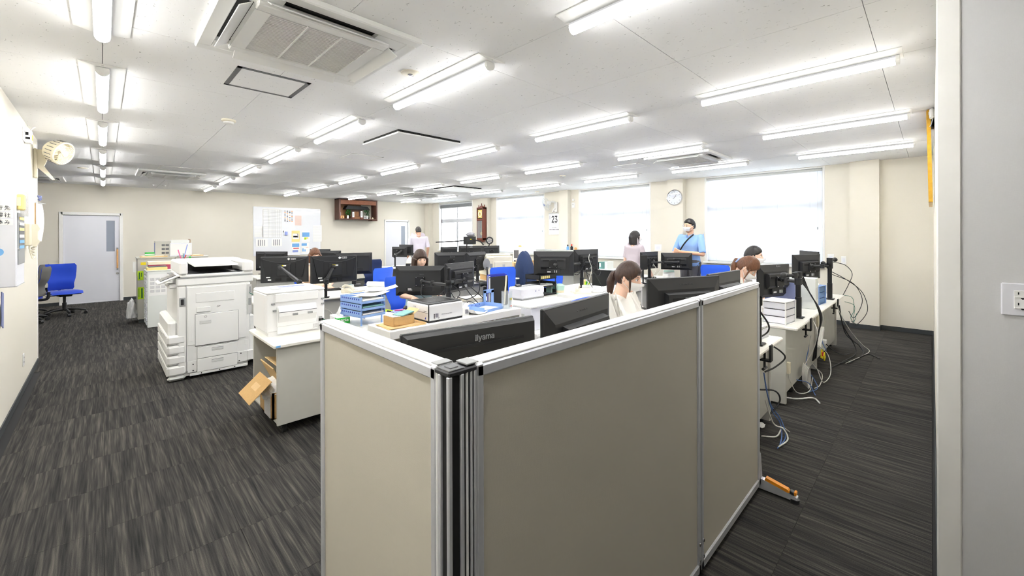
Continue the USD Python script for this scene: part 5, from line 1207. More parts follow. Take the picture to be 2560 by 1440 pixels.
# ============================================================ on the left wall
t = thing('sensor_box', 'small white network box with yellow label high on the left wall', 'network device', (XL, 6.36, 2.52))
part(t, 'backplate', G().span((0, -.13, -.07), (.006, -.01, .06), .002), 'white_plastic'); part(t, 'box', G().span((.004, -.03, -.075), (.05, .075, .05), .004), 'white_plastic')
part(t, 'label', G().span((.05, .0, -.04), (.0515, .06, .01)), 'yellow'); part(t, 'ports', G().span((.01, -.0315, .0), (.03, -.03, .03)).span((.01, -.0315, -.04), (.04, -.03, -.02)), 'dark_slot')
part(t, 'cable', G().tube([(.03, .06, .05), (.05, .10, .10), (.06, .16, .12), (.03, .2, .10), (.004, .2, .139)], .005, 6), 'white_plastic', 50)
t = thing('wall_fan', 'cream wall fan with round cage bracketed on the left wall', 'fan', (XL, 7.12, 2.33))
part(t, 'wall_bracket', G().span((0, -.05, -.16), (.03, .06, .17), .01), 'warm_plastic')
part(t, 'arm', G().prism([(-.02, .16), (.09, .17), (.10, .10), (.06, -.02), (.145, -.17), (.125, -.175), (.0, -.03), (-.02, .03)], -.03, .03, 'y', t=(.02, 0, 0)), 'warm_plastic', 30)
FM = rot(-58) @ rot(0, 24)          # the fan looks out into the room and down a little
FM = np.stack([np.cross([0, 0, 1.], V([.78, -.50, -.36]) / np.linalg.norm([.78, -.50, -.36])), [0, 0, 0], V([.78, -.50, -.36]) / np.linalg.norm([.78, -.50, -.36])], 1)
FM[:, 0] /= np.linalg.norm(FM[:, 0]); FM[:, 1] = np.cross(FM[:, 2], FM[:, 0]); FO = V([.20, -.16, .135])
part(t, 'drum', G().lathe([(.06, -.10), (.10, -.08), (.125, -.02), (.13, .02), (.135, .055), (.125, .062), (.118, .055), (.115, .01), (.06, -.085)], 32, FM, FO), 'warm_plastic', 40)
part(t, 'motor', G().lathe([(0, -.13), (.05, -.12), (.06, -.08), (0, -.07)], 20, FM, FO), 'warm_plastic', 40)
g = G()
for k in range(28):
    a = k * 2 * PI / 28; c, s = math.cos(a), math.sin(a); g.tube([FM @ V([.035 * c, .035 * s, .066]) + FO, FM @ V([.08 * c, .08 * s, .074]) + FO, FM @ V([.12 * c, .12 * s, .06]) + FO], .0018, 4, False)
for r_ in (.06, .09): g.tube([FM @ V([r_ * math.cos(a), r_ * math.sin(a), .074]) + FO for a in np.linspace(0, 2 * PI, 21)], .0018, 4, False)
part(t, 'guard', g, 'cream', kind='stuff'); part(t, 'hub', G().lathe([(0, .076), (.03, .074), (.034, .066), (0, .06)], 16, FM, FO), 'old_plastic', 40)
g = G()
for k in range(20):
    a = k * 2 * PI / 20; g.tube([FM @ V([.129 * math.cos(a), .129 * math.sin(a), -.035]) + FO, FM @ V([.134 * math.cos(a), .134 * math.sin(a), .03]) + FO], .003, 4, False)
part(t, 'side_slots', g, 'shadow_gap', kind='stuff')
g = G()
for k in range(5):
    a = k * 2 * PI / 5; v = V([(-.02, .02, .0), (.02, .02, .015), (.05, .095, .015), (-.03, .095, -.01), (-.02, .02, -.002), (.02, .02, .013), (.05, .095, .013), (-.03, .095, -.012)]) @ rot(math.degrees(a)).T
    g.add(v, [(0, 1, 2), (0, 2, 3), (4, 6, 5), (4, 7, 6), (0, 4, 5), (0, 5, 1), (1, 5, 6), (1, 6, 2), (2, 6, 7), (2, 7, 3), (3, 7, 4), (3, 4, 0)], FM, FO)
part(t, 'blades', g, 'cream')

t = thing('alarm_panel', 'pale grey alarm cabinet with black brush lettering on the left wall', 'control panel', (XL, 4.56, 1.152))
part(t, 'body', G().span((0, 0, 0), (.12, .40, .64), .006), 'cool_white'); part(t, 'door_seam', G().span((.119, .0, .0), (.1215, .402, .004)).span((.119, .0, .636), (.1215, .402, .64)), 'light_grey')
part(t, 'display_panel', G().span((.12, .04, .155), (.125, .37, .53), .002), 'mid_grey', label='grey instrument panel'); part(t, 'display', G().span((.125, .07, .27), (.1265, .34, .46)), 'shadow_gap')
for k, (z, m) in enumerate(((.48, 'pale_yellow'), (.44, 'paper'), (.40, 'pale_yellow'), (.35, 'paper'), (.31, 'sky_blue'), (.27, 'sky_blue'))): part(t, 'indicator_label', G().span((.1255, .08, z), (.128, .32, z + .022)), m)
part(t, 'lock', G().cyl((.121, .05, .27), (.128, .05, .27), .012, n=12), 'chrome'); part(t, 'hinge', G().span((.1, .398, .06), (.118, .406, .10), .002), 'light_grey')
part(t, 'round_sticker', G().cyl((.035, .0, .25), (.035, -.002, .25), .028, n=20), 'sky_blue')
# brush lettering on three paper slips: strokes of the characters on the end face
ST = {'yuki': [[(.32, .98), (.08, .72)], [(.34, .70), (.06, .38)], [(.22, .55), (.22, 0)], [(.5, .88), (.95, .88)], [(.44, .60), (1, .60)], [(.76, .60), (.76, .06), (.62, .14)]],
      'saki': [[(.32, .98), (.2, .70)], [(.24, .80), (.82, .80)], [(.08, .52), (.94, .52)], [(.5, 1), (.5, .52)], [(.38, .52), (.32, .2), (.06, 0)], [(.62, .52), (.62, .08), (.92, .06), (.94, .24)]],
      'ki': [[(.12, .9), (.12, .4)], [(.3, .98), (.3, .3), (.12, 0)], [(.48, .95), (.92, .95), (.92, .58)], [(.52, .78), (.9, .78)], [(.48, .6), (.92, .6)], [(.42, .4), (.42, .22)], [(.42, .42), (1, .42), (.98, .24)], [(.54, .28), (.54, .04)], [(.54, .28), (.88, .28), (.86, .06)], [(.7, .42), (.7, 0)]],
      'sha': [[(.2, 1), (.28, .88)], [(.06, .76), (.4, .76), (.08, .38)], [(.24, .56), (.24, 0)], [(.3, .5), (.42, .4)], [(.54, .62), (.96, .62)], [(.74, .96), (.74, .06)], [(.46, .05), (1, .05)]],
      'yasu': [[(.3, .98), (.06, .56)], [(.2, .7), (.2, 0)], [(.36, .7), (1, .7)], [(.68, 1), (.68, 0)], [(.66, .68), (.36, .2)], [(.7, .68), (1, .2)], [(.52, .24), (.86, .24)]],
      'mi': [[(.2, .85), (.56, .85), (.3, .3), (.14, .18), (.1, .34), (.3, .42), (.9, .28)], [(.78, .6), (.72, .2), (.54, .02)]]}
for (z, A, B) in ((.545, 'yuki', 'saki'), (.495, 'ki', 'sha'), (.445, 'yasu', 'mi')):
    sl = part(t, 'paper_slip', G().span((.018, -.0015, z - .006), (.105, .0, z + .038)), 'paper'); g = G()
    for x0, ch in ((.030, A), (.064, B)):
        for s_ in ST[ch]: g.tube([(x0 + .029 * u, -.0022, z + .031 * v) for u, v in s_], .0014, 4, False)
    part(sl, 'lettering', g, 'ink')
t = thing('timer', 'yellow timer stuck on the corner of the alarm cabinet', 'timer', (XL + .12, 4.57, 1.70)); part(t, 'body', G().span((0, 0, 0), (.035, .10, .115), .008), 'pale_yellow'); part(t, 'face', G().span((.0, -.001, .03), (.02, .002, .09), .001), 'cream')
single('notice_sheet', G().span((XL + .012, 4.75, 1.66), (XL + .16, 4.756, 1.84)), 'paper_print', 'grey printed sheet standing at the alarm cabinet edge', 'paper')
t = thing('wall_phone', 'beige wall intercom with curly cord next to the alarm cabinet', 'telephone', (XL, 6.40, 1.53))
part(t, 'base', G().span((0, -.09, -.115), (.045, .09, .115), .01), 'warm_plastic'); part(t, 'handset', G().prism([(.045, .10), (.082, .105), (.10, .06), (.085, .03), (.085, -.05), (.10, -.07), (.075, -.125), (.045, -.12)], -.025, .03, 'y'), 'old_plastic', 30)
part(t, 'cord', G().tube([(.05 + .012 * math.sin(k * 1.9), .0 + .018 * math.cos(k * .55), -.12 - .008 * k) for k in range(16)] + [(.03, -.02, -.15), (.03, -.03, -.115)], .006, 6), 'old_plastic', 50)
t = thing('wall_calendar', 'calendar sheets with a purple ornament curling off the end of the left wall', 'calendar', (XL, 7.32, 1.68))
P = [[(.008 + .05 * (.5 + .5 * math.sin(v * 2.6 + .4)) * u, -.10 + .17 * u, .21 - .44 * v) for u in np.linspace(0, 1, 7)] for v in np.linspace(0, 1, 9)]
gg = G(); Pa = V(P); n_ = Pa.shape; vv = np.vstack([Pa.reshape(-1, 3), Pa.reshape(-1, 3) + [.003, 0, 0]]); ff = []
for i in range(n_[0] - 1):
    for j in range(n_[1] - 1):
        q = [i * n_[1] + j, i * n_[1] + j + 1, (i + 1) * n_[1] + j + 1, (i + 1) * n_[1] + j]; o_ = n_[0] * n_[1]; ff += [[q[0], q[1], q[2]], [q[0], q[2], q[3]], [o_ + q[0], o_ + q[2], o_ + q[1]], [o_ + q[0], o_ + q[3], o_ + q[2]]]
part(t, 'sheet', gg.add(vv, ff), 'paper', 60); part(t, 'board', G().span((0, -.11, -.22), (.006, .0, .21)), 'wood_light'); part(t, 'hanger', G().cyl((.004, -.10, .215), (.07, .09, .215), .004, n=6), 'light_grey')
g = G(); rr = random.Random(5)
for k in range(14): g.sphere((.02 + .02 * rr.random(), -.03 + .05 * rr.random(), .25 + .05 * rr.random()), .010, 1)
part(t, 'ornament', g, 'slate_blue', 50)
t = thing('outlet', 'white wall socket plate low on the left wall', 'socket', (XL, 6.18, .315)); part(t, 'plate', G().span((0, -.035, -.06), (.008, .035, .06), .003), 'white_plastic'); part(t, 'slots', G().span((.0075, -.012, .015), (.0088, -.008, .03)).span((.0075, .006, .015), (.0088, .01, .03)).span((.0075, -.012, -.03), (.0088, -.008, -.015)).span((.0075, .006, -.03), (.0088, .01, -.015)), 'dark_slot')
t = thing('hanging_bag', 'flat black bag hanging under the alarm cabinet', 'bag', (XL + .03, 4.42, .97)); part(t, 'bag', G().tm(trimesh.creation.icosphere(3, 1.), np.diag([.034, .11, .16])), 'black_soft', 60); part(t, 'hook', G().tube([(0, 0, .15), (0, .01, .22), (-.025, .01, .24)], .004, 5), 'chrome', 50)
for k, (yy, m, l) in enumerate(((4.80, 'paper', 'white sheet'), (4.88, 'slate_blue', 'violet sheet'))): single('hanging_sheet', G().prism([(-.04, -.13), (.035, -.16), (.05, .10), (-.03, .12)], XL + .004 + .012 * k, XL + .010 + .012 * k, 'x', t=(0, yy, .98)), m, f'thin {l} hanging below the alarm cabinet', 'paper')

# ============================================================ on the back wall
Y0 = YB
t = thing('whiteboard', 'large glossy whiteboard fixed to the back wall', 'whiteboard', (3.88, YB, 1.62)); part(t, 'surface', G().span((-.90, -.012, -.69), (.90, 0, .69), .003), 'white_gloss' if 'white_gloss' in MATS else mat('white_gloss', srgb(240, 242, 246), .12, coat=.6))
part(t, 'edge', G().span((-.905, -.014, -.695), (.905, -.002, -.689)).span((-.905, -.014, .689), (.905, -.002, .695)).span((-.905, -.014, -.695), (-.899, -.002, .695)).span((.899, -.014, -.695), (.905, -.002, .695)), 'alu_white'); part(t, 'tray', G().span((-.3, -.06, -.70), (.3, -.005, -.685), .003), 'alu_white')
def sheet_on_board(x0, x1, z0, z1, label, m='paper', lines=None, cols=(), extra=(), y=YB - .0145):
    t = thing('board_sheet', label, 'paper', ((x0 + x1) / 2, y, (z0 + z1) / 2), 0); w, h = (x1 - x0) / 2, (z1 - z0) / 2
    part(t, 'sheet', G().span((-w, -.0015, -h), (w, 0, h)), m)
    if lines:
        n, mm = lines; g = G()
        for k in range(n): z = h - .03 - (2 * h - .05) * k / max(1, n - 1); g.span((-w + .015, -.0021, z - .002), (w - .015, -.0015, z + .002))
        for c in cols: g.span((-w + .02 + (2 * w - .04) * c - .002, -.0021, -h + .02), (-w + .02 + (2 * w - .04) * c + .002, -.0015, h - .03))
        part(t, 'print', g, mm)
    for (a, b, c, d, mm) in extra: part(t, 'print', G().span((-w + 2 * w * a, -.0024, -h + 2 * h * c), (-w + 2 * w * b, -.0015, -h + 2 * h * d)), mm)
    return t
sheet_on_board(3.20, 3.70, 1.43, 2.27, 'tall printed schedule grid on the whiteboard', 'paper', (21, 'ink_grey'), (.0, .28, .50, .58, .66, .8, .9, 1.))
sheet_on_board(3.735, 4.02, 1.88, 2.26, 'rows of small magnetic name slips at the top of the whiteboard', 'white_gloss', None, (), [(.1 + .22 * c, .24 + .22 * c, .06 + .10 * r, .11 + .10 * r, ['ink_grey', 'ink', 'ink_grey', 'orange'][(r + c) % 4]) for r in range(9) for c in range(4) if (r, c) != (4, 2)])
sheet_on_board(4.05, 4.23, 1.80, 2.09, 'pale pink sheet on the whiteboard', 'salmon', (9, 'paper_print'))
sheet_on_board(3.00, 3.21, 1.46, 1.77, 'small white sheet at the left edge of the whiteboard', 'paper', (9, 'paper_print'))
sheet_on_board(3.04, 3.33, 1.19, 1.41, 'sheet with dark bars at the lower left of the whiteboard', 'paper', None, (), [(.16 + .18 * k, .23 + .18 * k, .1, .85, 'ink_grey') for k in range(4)])
sheet_on_board(3.43, 3.70, 1.19, 1.41, 'sheet with dark bars right beside its twin on the whiteboard', 'paper', None, (), [(.16 + .18 * k, .24 + .18 * k, .12, .9, 'ink_grey') for k in range(4)])
sheet_on_board(3.96, 4.18, 1.31, 1.64, 'yellow bordered poster on the whiteboard', 'pale_yellow', None, (), [(.12, .9, .25, .75, 'paper'), (.2, .7, .4, .55, 'slate_blue'), (.72, .80, .35, .7, 'ink')])
sheet_on_board(4.24, 4.47, 1.31, 1.64, 'light blue poster at the upper right of the poster group', 'paper', None, (), [(.05, .95, .45, .85, 'sky_blue'), (.3, .55, .2, .4, 'lime'), (.55, .8, .25, .42, 'pale_yellow')])
sheet_on_board(3.96, 4.18, .97, 1.28, 'poster with blue and red bands at the lower left of the poster group', 'paper', None, (), [(.05, .95, .62, .95, 'sky_blue'), (.2, .9, .45, .52, 'red'), (.1, .8, .1, .3, 'periwinkle')])
sheet_on_board(4.22, 4.45, .97, 1.28, 'blue charted poster at the lower right of the poster group', 'paper', None, (), [(.05, .7, .7, .95, 'sky_blue'), (.15, .3, .15, .45, 'sky_blue'), (.4, .55, .15, .35, 'sky_blue'), (.6, .9, .5, .6, 'salmon')])
sheet_on_board(4.56, 4.82, 1.31, 1.81, 'white sheet hanging over the right edge of the whiteboard', 'paper', (14, 'paper_print'))
t = thing('eraser', 'blue eraser stuck on the whiteboard below the name slips', 'eraser', (3.81, YB - .012, 1.56)); part(t, 'body', G().span((-.035, -.03, -.055), (.035, 0, .055), .006), 'periwinkle'); part(t, 'felt', G().span((-.035, -.006, -.055), (.035, 0, .055)), 'royal')
t = thing('marker', 'black marker pen beside the eraser on the whiteboard', 'pen', (3.74, YB - .02, 1.56)); part(t, 'barrel', G().cyl((0, 0, -.06), (0, 0, .05), .008, n=10), 'white_plastic', 40); part(t, 'cap', G().cyl((0, 0, .03), (0, 0, .08), .009, n=10), 'ink', 40)

# household altar shelf
t = thing('altar_shelf', 'dark wooden altar shelf mounted high on the back wall', 'shelf', (5.86, YB, 2.0)); w = .61
part(t, 'side', G().span((-w - .03, -.35, -.01), (-w + .02, 0, .645), .003), 'wood_dark'); part(t, 'side', G().span((w - .03, -.35, -.02), (w + .02, 0, .62), .003), 'wood_dark')
part(t, 'header', G().span((-w + .02, -.352, .48), (w - .03, -.325, .615), .003), 'wood_red', label='reddish front board'); part(t, 'top', G().span((-w - .03, -.35, .62), (w + .02, 0, .645), .003), 'wood_dark')
part(t, 'bottom', G().span((-w + .02, -.35, 0), (w - .03, 0, .03), .003), 'wood_dark'); part(t, 'back', G().span((-w + .02, -.012, .03), (w * .35, -.002, .62)), 'wood_mid'); part(t, 'foot', G().span((w - .16, -.35, -.03), (w + .02, -.05, -.005), .003), 'wood_dark')
AS = (5.86, YB, 2.03)
t = thing('shrine', 'small dark shrine with black roof inside the altar shelf', 'shrine', (5.87, YB - .12, 2.03))
part(t, 'roof', G().prism([(-.42, .30), (.40, .30), (.32, .40), (-.34, .42)], -.15, .08, 'y'), 'black_soft'); part(t, 'body', G().span((-.20, -.02, 0), (.20, .08, .31)), 'wood_dark'); part(t, 'door', G().span((-.075, -.032, .09), (-.002, -.018, .24), .002), 'wood_mid'); part(t, 'door', G().span((.002, -.032, .09), (.075, -.018, .24), .002), 'wood_mid'); part(t, 'step', G().span((-.12, -.08, 0), (.12, -.02, .05)).span((-.1, -.05, .05), (.1, -.02, .08)), 'wood_mid')
part(t, 'pillar', G().cyl((-.16, -.08, 0), (-.16, -.08, .3), .01, n=8).cyl((.16, -.08, 0), (.16, -.08, .3), .01, n=8), 'wood_dark', 40)
def vase_plant(label, x, lf, y=-.22):
    t = thing('vase', label, 'plant', (x, YB + y, 2.03)); part(t, 'vase', G().lathe([(0, 0), (.028, 0), (.033, .05), (.024, .10), (.026, .115), (.02, .115), (.018, .10)], 16), 'white_plastic', 40)
    part(t, 'stem', G().tube([(0, 0, .06), (.0, 0, .16), (.01, 0, .24)], .004, 5).tube([(0, 0, .08), (-.03, 0, .17), (-.04, .01, .21)], .003, 5), 'leaf_dark', 50)
    g = G(); rr = random.Random(int(x * 100))
    for k in range(60):
        a, r, z = rr.random() * 6.28, .085 * rr.random() ** .5, .11 + .19 * rr.random(); c = V([r * math.cos(a), .7 * r * math.sin(a), z]); M = rot(rr.random() * 360, rr.random() * 80 - 20, rr.random() * 60 - 30); L = .03 + .02 * rr.random()
        v = V([(0, -L, 0), (.4 * L, 0, .006), (0, L, 0), (-.4 * L, 0, .006), (0, -L, -.001), (.4 * L, 0, .005), (0, L, -.001), (-.4 * L, 0, .005)]); g.add(v, [(0, 1, 2), (0, 2, 3), (4, 6, 5), (4, 7, 6)], M, c)
    part(t, 'leaves', g, lf, kind='stuff')
vase_plant('white vase of bright green leaves on the left of the altar shelf', 5.55, 'leaf'); vase_plant('white vase of dull green leaves on the right of the altar shelf', 6.19, 'leaf_dark')
for (x, h, l) in ((5.72, .22, 'short white paper charm left of the shrine doors'), (5.995, .26, 'tall white paper charm right of the shrine doors')):
    t = thing('paper_charm', l, 'charm', (x, YB - .24, 2.03)); part(t, 'slip', G().span((-.032, -.004, .05), (.032, .004, .05 + h - .05), .001), 'paper'); part(t, 'writing', G().span((-.008, -.0052, .09), (.006, -.004, .05 + h - .09)), 'ink_grey'); part(t, 'stand', G().span((-.045, -.03, 0), (.045, .03, .05), .006), 'mahogany')
t = thing('offering_box', 'small pale wooden box at the left end of the altar shelf', 'box', (5.345, YB - .25, 2.03)); part(t, 'box', G().span((-.06, -.04, 0), (.06, .04, .085), .003), 'wood_light'); part(t, 'mark', G().span((-.012, -.042, .02), (.012, -.04, .06)), 'ink')
t = thing('arrow', 'upright wooden arrow plaque behind the pale box', 'plaque', (5.31, YB - .12, 2.03)); part(t, 'board', G().span((-.035, -.01, 0), (.035, .01, .30), .002), 'wood_mid'); part(t, 'feather', G().span((.045, -.004, .06), (.058, .004, .20)), 'paper')
t = thing('bottle', 'small clear bottle beside the right-hand vase of the altar shelf', 'bottle', (6.10, YB - .26, 2.03)); part(t, 'glass', G().lathe([(0, 0), (.024, 0), (.024, .08), (.012, .10), (.012, .115), (0, .115)], 14), 'light_grey', 40); part(t, 'label', G().lathe([(.0245, .025), (.0245, .06)], 14), 'ink_grey', 40)
t = thing('figurine', 'little white triangular figurine at the right end of the altar shelf', 'figurine', (6.37, YB - .25, 2.03)); part(t, 'figure', G().lathe([(0, 0), (.028, 0), (.022, .03), (.010, .055), (0, .065)], 12), 'cream', 40); part(t, 'mark', G().sphere((0, -.016, .04), .004, 1), 'ink')
t = thing('figurine', 'little pink figurine with raised ears at the right end of the altar shelf', 'figurine', (6.30, YB - .24, 2.03)); part(t, 'figure', G().lathe([(0, 0), (.018, 0), (.016, .03), (.012, .05), (0, .056)], 12), 'salmon', 40); part(t, 'ear', G().cyl((-.008, 0, .05), (-.018, 0, .085), .006, .003).cyl((.008, 0, .05), (.02, 0, .08), .006, .003), 'salmon', 40)
t = thing('figurine', 'tiny dark figurine behind the right-hand vase', 'figurine', (6.25, YB - .20, 2.03)); part(t, 'figure', G().lathe([(0, 0), (.016, 0), (.014, .03), (.006, .06), (0, .065)], 10), 'black_soft', 40); part(t, 'base', G().cyl((0, 0, 0), (0, 0, .006), .02), 'wood_dark')

# ============================================================ on the window wall
XCc = XW - .145
t = thing('wall_clock', 'round white wall clock with silver rim on the pillar between the blinds', 'clock', (XCc, 3.79, 2.275))
RX = V([[0, 0, -1.], [-1., 0, 0], [0, 1., 0]])     # lathe axis to -x
part(t, 'rim', G().lathe([(.148, .004), (.165, 0), (.168, .02), (.160, .036), (.150, .030), (.148, .02)], 40, RX), 'chrome', 40); part(t, 'face', G().lathe([(0, .018), (.15, .018), (.15, 0), (0, 0)], 40, RX), 'cool_white', 30)
part(t, 'cover', G().lathe([(0, .032), (.09, .031), (.15, .026)], 40, RX), 'clear_plastic', 40)
g = G()
for k in range(12):
    a = math.radians(90 - 30 * k); m = meshkit.text_mesh(str(k or 12), .022, .002, True); v = np.array(m.vertices); v[:, :2] -= (v[:, :2].min(0) + v[:, :2].max(0)) / 2
    g.add(v + [.118 * math.cos(a), .118 * math.sin(a), .018], m.faces, FACE_NX)
part(t, 'numerals', g, 'ink'); part(t, 'hands', G().box((0, 0, .023), (.008, .09, .002), rz=-52).move(None, (0, 0, 0)).box((.02, .03, .024), (.006, .12, .002), rz=-30).move(FACE_NX), 'ink')
t = thing('calendar', 'large white tear-off calendar showing 23 between the windows', 'calendar', (XW - .004, 7.16, 1.80))
part(t, 'sheet', G().span((-.006, -.205, -.30), (0, .205, .28), .001), 'paper'); part(t, 'header', G().span((-.012, -.205, .255), (-.004, .205, .29), .002), 'light_grey'); part(t, 'hanger', G().tube([(-.006, -.07, .29), (-.004, 0, .35), (-.006, .07, .29)], .009, 6, False), 'mid_grey')
part(t, 'date', G().text('23', .175, FACE_NX @ np.diag([.72, 1, 1]), (-.007, 0, .03), .0015, True), 'ink'); part(t, 'caption', G().text('THURSDAY', .018, FACE_NX, (-.007, 0, -.015), .001), 'ink_grey').GetName()
g = G()
for k in range(8): g.span((-.0075, .15 - .042 * k, -.175), (-.006, .175 - .042 * k, -.15))
for k in range(6): g.span((-.0075, .07 - .026 * k, -.118), (-.006, .085 - .026 * k, -.104))
g.span((-.0075, -.17, .12), (-.006, -.155, .22)).span((-.0075, .155, .12), (-.006, .17, .22))
part(t, 'characters', g, 'ink_grey')
t = thing('wall_fan', 'white wall fan with wire cage above the tear-off calendar', 'fan', (XW, 7.10, 2.28))
part(t, 'bracket', G().span((-.05, -.05, -.18), (0, .05, .10), .015).tube([(-.04, 0, -.08), (-.10, .02, -.10), (-.12, .03, -.18)], .018, 8), 'white_plastic', 40); part(t, 'neck', G().tube([(-.03, 0, .08), (-.14, .03, .10), (-.22, .08, .06)], .028, 8).sphere((-.22, .08, .06), .065, 2), 'white_plastic', 50)
nn = V([-.75, .42, -.35]); nn /= np.linalg.norm(nn); ax_ = np.cross([0, 0, 1.], nn); ax_ /= np.linalg.norm(ax_); WM = np.stack([ax_, np.cross(nn, ax_), nn], 1); WO = V([-.26, .10, .045])
g = G()
for r_, h_ in ((.05, .10), (.09, .098), (.13, .088), (.165, .065), (.18, .03), (.165, -.01)): g.tube([WM @ V([r_ * math.cos(a), r_ * math.sin(a), h_]) + WO for a in np.linspace(0, 2 * PI, 25)], .0022, 4, False)
for k in range(24): a = k * 2 * PI / 24; c, s = math.cos(a), math.sin(a); g.tube([WM @ V([r_ * c, r_ * s, h_]) + WO for r_, h_ in ((.04, .10), (.10, .096), (.15, .075), (.18, .03), (.165, -.01), (.08, -.03))], .0014, 3, False)
part(t, 'cage', g, 'light_grey', kind='stuff'); part(t, 'hub', G().lathe([(0, .108), (.035, .104), (.038, .09), (0, .085)], 16, WM, WO), 'slate_blue', 40)
g = G()
for k in range(3):
    v = V([(-.03, .03, .02), (.03, .03, .05), (.09, .14, .055), (-.03, .15, .02), (-.03, .03, .018), (.03, .03, .048), (.09, .14, .053), (-.03, .15, .018)]) @ rot(120 * k).T; g.add(v, [(0, 1, 2), (0, 2, 3), (4, 6, 5), (4, 7, 6)], WM, WO)
part(t, 'blades', g, 'clear_plastic')
t = thing('pendulum_clock', 'carved mahogany pendulum clock with brass dial by the far window', 'clock', (XCc, 9.94, 1.34)); hw, hd = .145, .165
part(t, 'case', G().span((-hd, -hw, 0), (0, -hw + .03, 1.02), .004).span((-hd, hw - .03, 0), (0, hw, 1.02), .004).span((-hd, -hw, .97), (0, hw, 1.02), .006).span((-hd, -hw, 0), (0, hw, .06), .006).span((-.02, -hw, 0), (0, hw, 1.02)), 'mahogany')
part(t, 'inner', G().span((-.05, -hw + .03, .06), (-.02, hw - .03, .97)), 'black_soft'); part(t, 'dial', G().span((-hd + .015, -.10, .68), (-hd + .03, .10, .95), .002), 'brass', label='brass dial'); part(t, 'chapter_ring', G().lathe([(.06, 0), (.092, 0), (.092, .004), (.06, .004)], 28, RX, (-hd + .014, 0, .81)), 'cream', 40)
part(t, 'hands', G().box((0, .022, 0), (.008, .075, .002), rz=40).box((.0, .012, .002), (.008, .05, .002), rz=-70).move(FACE_NX, (-hd + .008, 0, .81)), 'ink'); part(t, 'valance', G().prism([(-.115, .66), (.115, .66), (.10, .62), (.04, .60), (0, .62), (-.04, .60), (-.10, .62)], -hd + .01, -hd + .03, 'x'), 'mahogany')
part(t, 'pendulum', G().cyl((-.09, 0, .62), (-.09, 0, .24), .005, n=6).lathe([(0, .008), (.055, .006), (.058, 0), (0, -.004)], 24, RX, (-.09, 0, .20)), 'brass', 40); part(t, 'door_glass', G().span((-hd - .002, -hw + .03, .06), (-hd + .001, hw - .03, .60)), 'clear_plastic')
g = G()
for y, h in ((-.135, .09), (.135, .09), (0, .14), (-.06, .06), (.06, .06)): g.lathe([(0, h), (.008, h - .01), (.016, h * .6), (.008, h * .45), (.018, h * .3), (.020, 0), (0, 0)], 10, t=(-.08, y, 1.02))
g.prism([(-.145, 1.02), (.145, 1.02), (.12, 1.05), (.06, 1.045), (0, 1.10), (-.06, 1.045), (-.12, 1.05)], -.09, -.07, 'x')
part(t, 'crest', g, 'mahogany', 40); part(t, 'base_moulding', G().prism([(-.145, 0), (.145, 0), (.10, -.05), (.05, -.055), (0, -.09), (-.05, -.055), (-.10, -.05)], -.12, -.04, 'x'), 'mahogany')
def plate(label, X, y, z, w=.07, h=.12, kind='switch'):
    t = thing('wall_plate', label, 'switch', (X, y, z)); part(t, 'plate', G().span((-.008, -w / 2, -h / 2), (0, w / 2, h / 2), .003), 'white_plastic'); part(t, 'rocker', G().span((-.011, -w / 4, -h / 4), (-.007, w / 4, h / 4), .002), 'cool_white'); return t
plate('white wall plate by the folded-arms man, left of the pillar', XW, 4.23, 1.21, .16, .14)
plate('white wall plate right of the large blind, nearer the blind', XW, 1.19, 1.10, .09, .13); plate('white wall plate beside the right-hand pillar', XW, 1.02, 1.07, .07, .13)
t = thing('thermostat', 'small white thermostat beside the blind behind the standing woman', 'thermostat', (XW, 6.53, 2.30)); part(t, 'body', G().span((-.025, -.05, -.10), (0, .05, .03), .006), 'white_plastic'); part(t, 'sensor', G().cyl((-.03, 0, .10), (0, 0, .10), .03, n=14), 'white_plastic', 40); part(t, 'dial', G().cyl((-.03, 0, -.02), (-.025, 0, -.02), .02, n=12), 'light_grey', 40)

# ============================================================ right wall: framed picture and socket
t = thing('picture_frame', 'gilt picture frame hanging tilted on the right wall, seen edge-on', 'picture frame', (5.45, YR, 1.80)); L_ = 1.1
fr = [(.012, 0), (.040, .004), (.054, .84), (.046, .87), (.026, .86)]
part(t, 'frame', G().prism(fr, 0, .05, 'x').prism(fr, L_ - .05, L_, 'x').prism([(.012, 0), (.040, 0), (.041, .05), (.013, .05)], .05, L_ - .05, 'x').prism([(.026, .80), (.054, .80), (.054, .86), (.026, .86)], .05, L_ - .05, 'x'), 'gold'); part(t, 'picture', G().prism([(.016, .05), (.026, .05), (.040, .80), (.030, .80)], .05, L_ - .05, 'x'), 'paper_print')
part(t, 'cord', G().tube([(.03, .030, .80), (.0, .03, .70), (-.03, .012, .76), (-.03, .004, .88)], .004, 5), 'ink_grey')
t = thing('sensor_box', 'small white sensor on the right wall above the gilt frame', 'sensor', (5.40, YR, 2.66)); part(t, 'body', G().span((-.04, 0, -.10), (.04, .035, -.01), .012), 'white_plastic'); part(t, 'eye', G().cyl((0, .035, -.05), (0, .04, -.05), .014), 'light_grey', 40)
t = thing('outlet', 'white double power socket plate on the near wall', 'socket', (XN, -.225, 1.268)); M = FACE_NX
part(t, 'plate', G().span((-.007, -.055, -.06), (0, .043, .06), .003), 'cool_white'); part(t, 'insert', G().span((-.0095, -.032, -.034), (-.006, .012, .034), .001), 'white_plastic')
g = G()
for z in (.019, -.02): g.span((-.0102, .0, z), (-.0094, .003, z + .009)).span((-.0102, -.021, z), (-.0094, -.018, z + .007)).cyl((-.0094, -.0085, z - .013), (-.0102, -.0085, z - .013), .0042, n=10)
part(t, 'slots', g, 'dark_slot'); part(t, 'ridge', G().span((-.0115, -.031, .008), (-.0094, .011, .011)).span((-.0115, -.031, -.031), (-.0094, .011, -.028)), 'white_plastic')
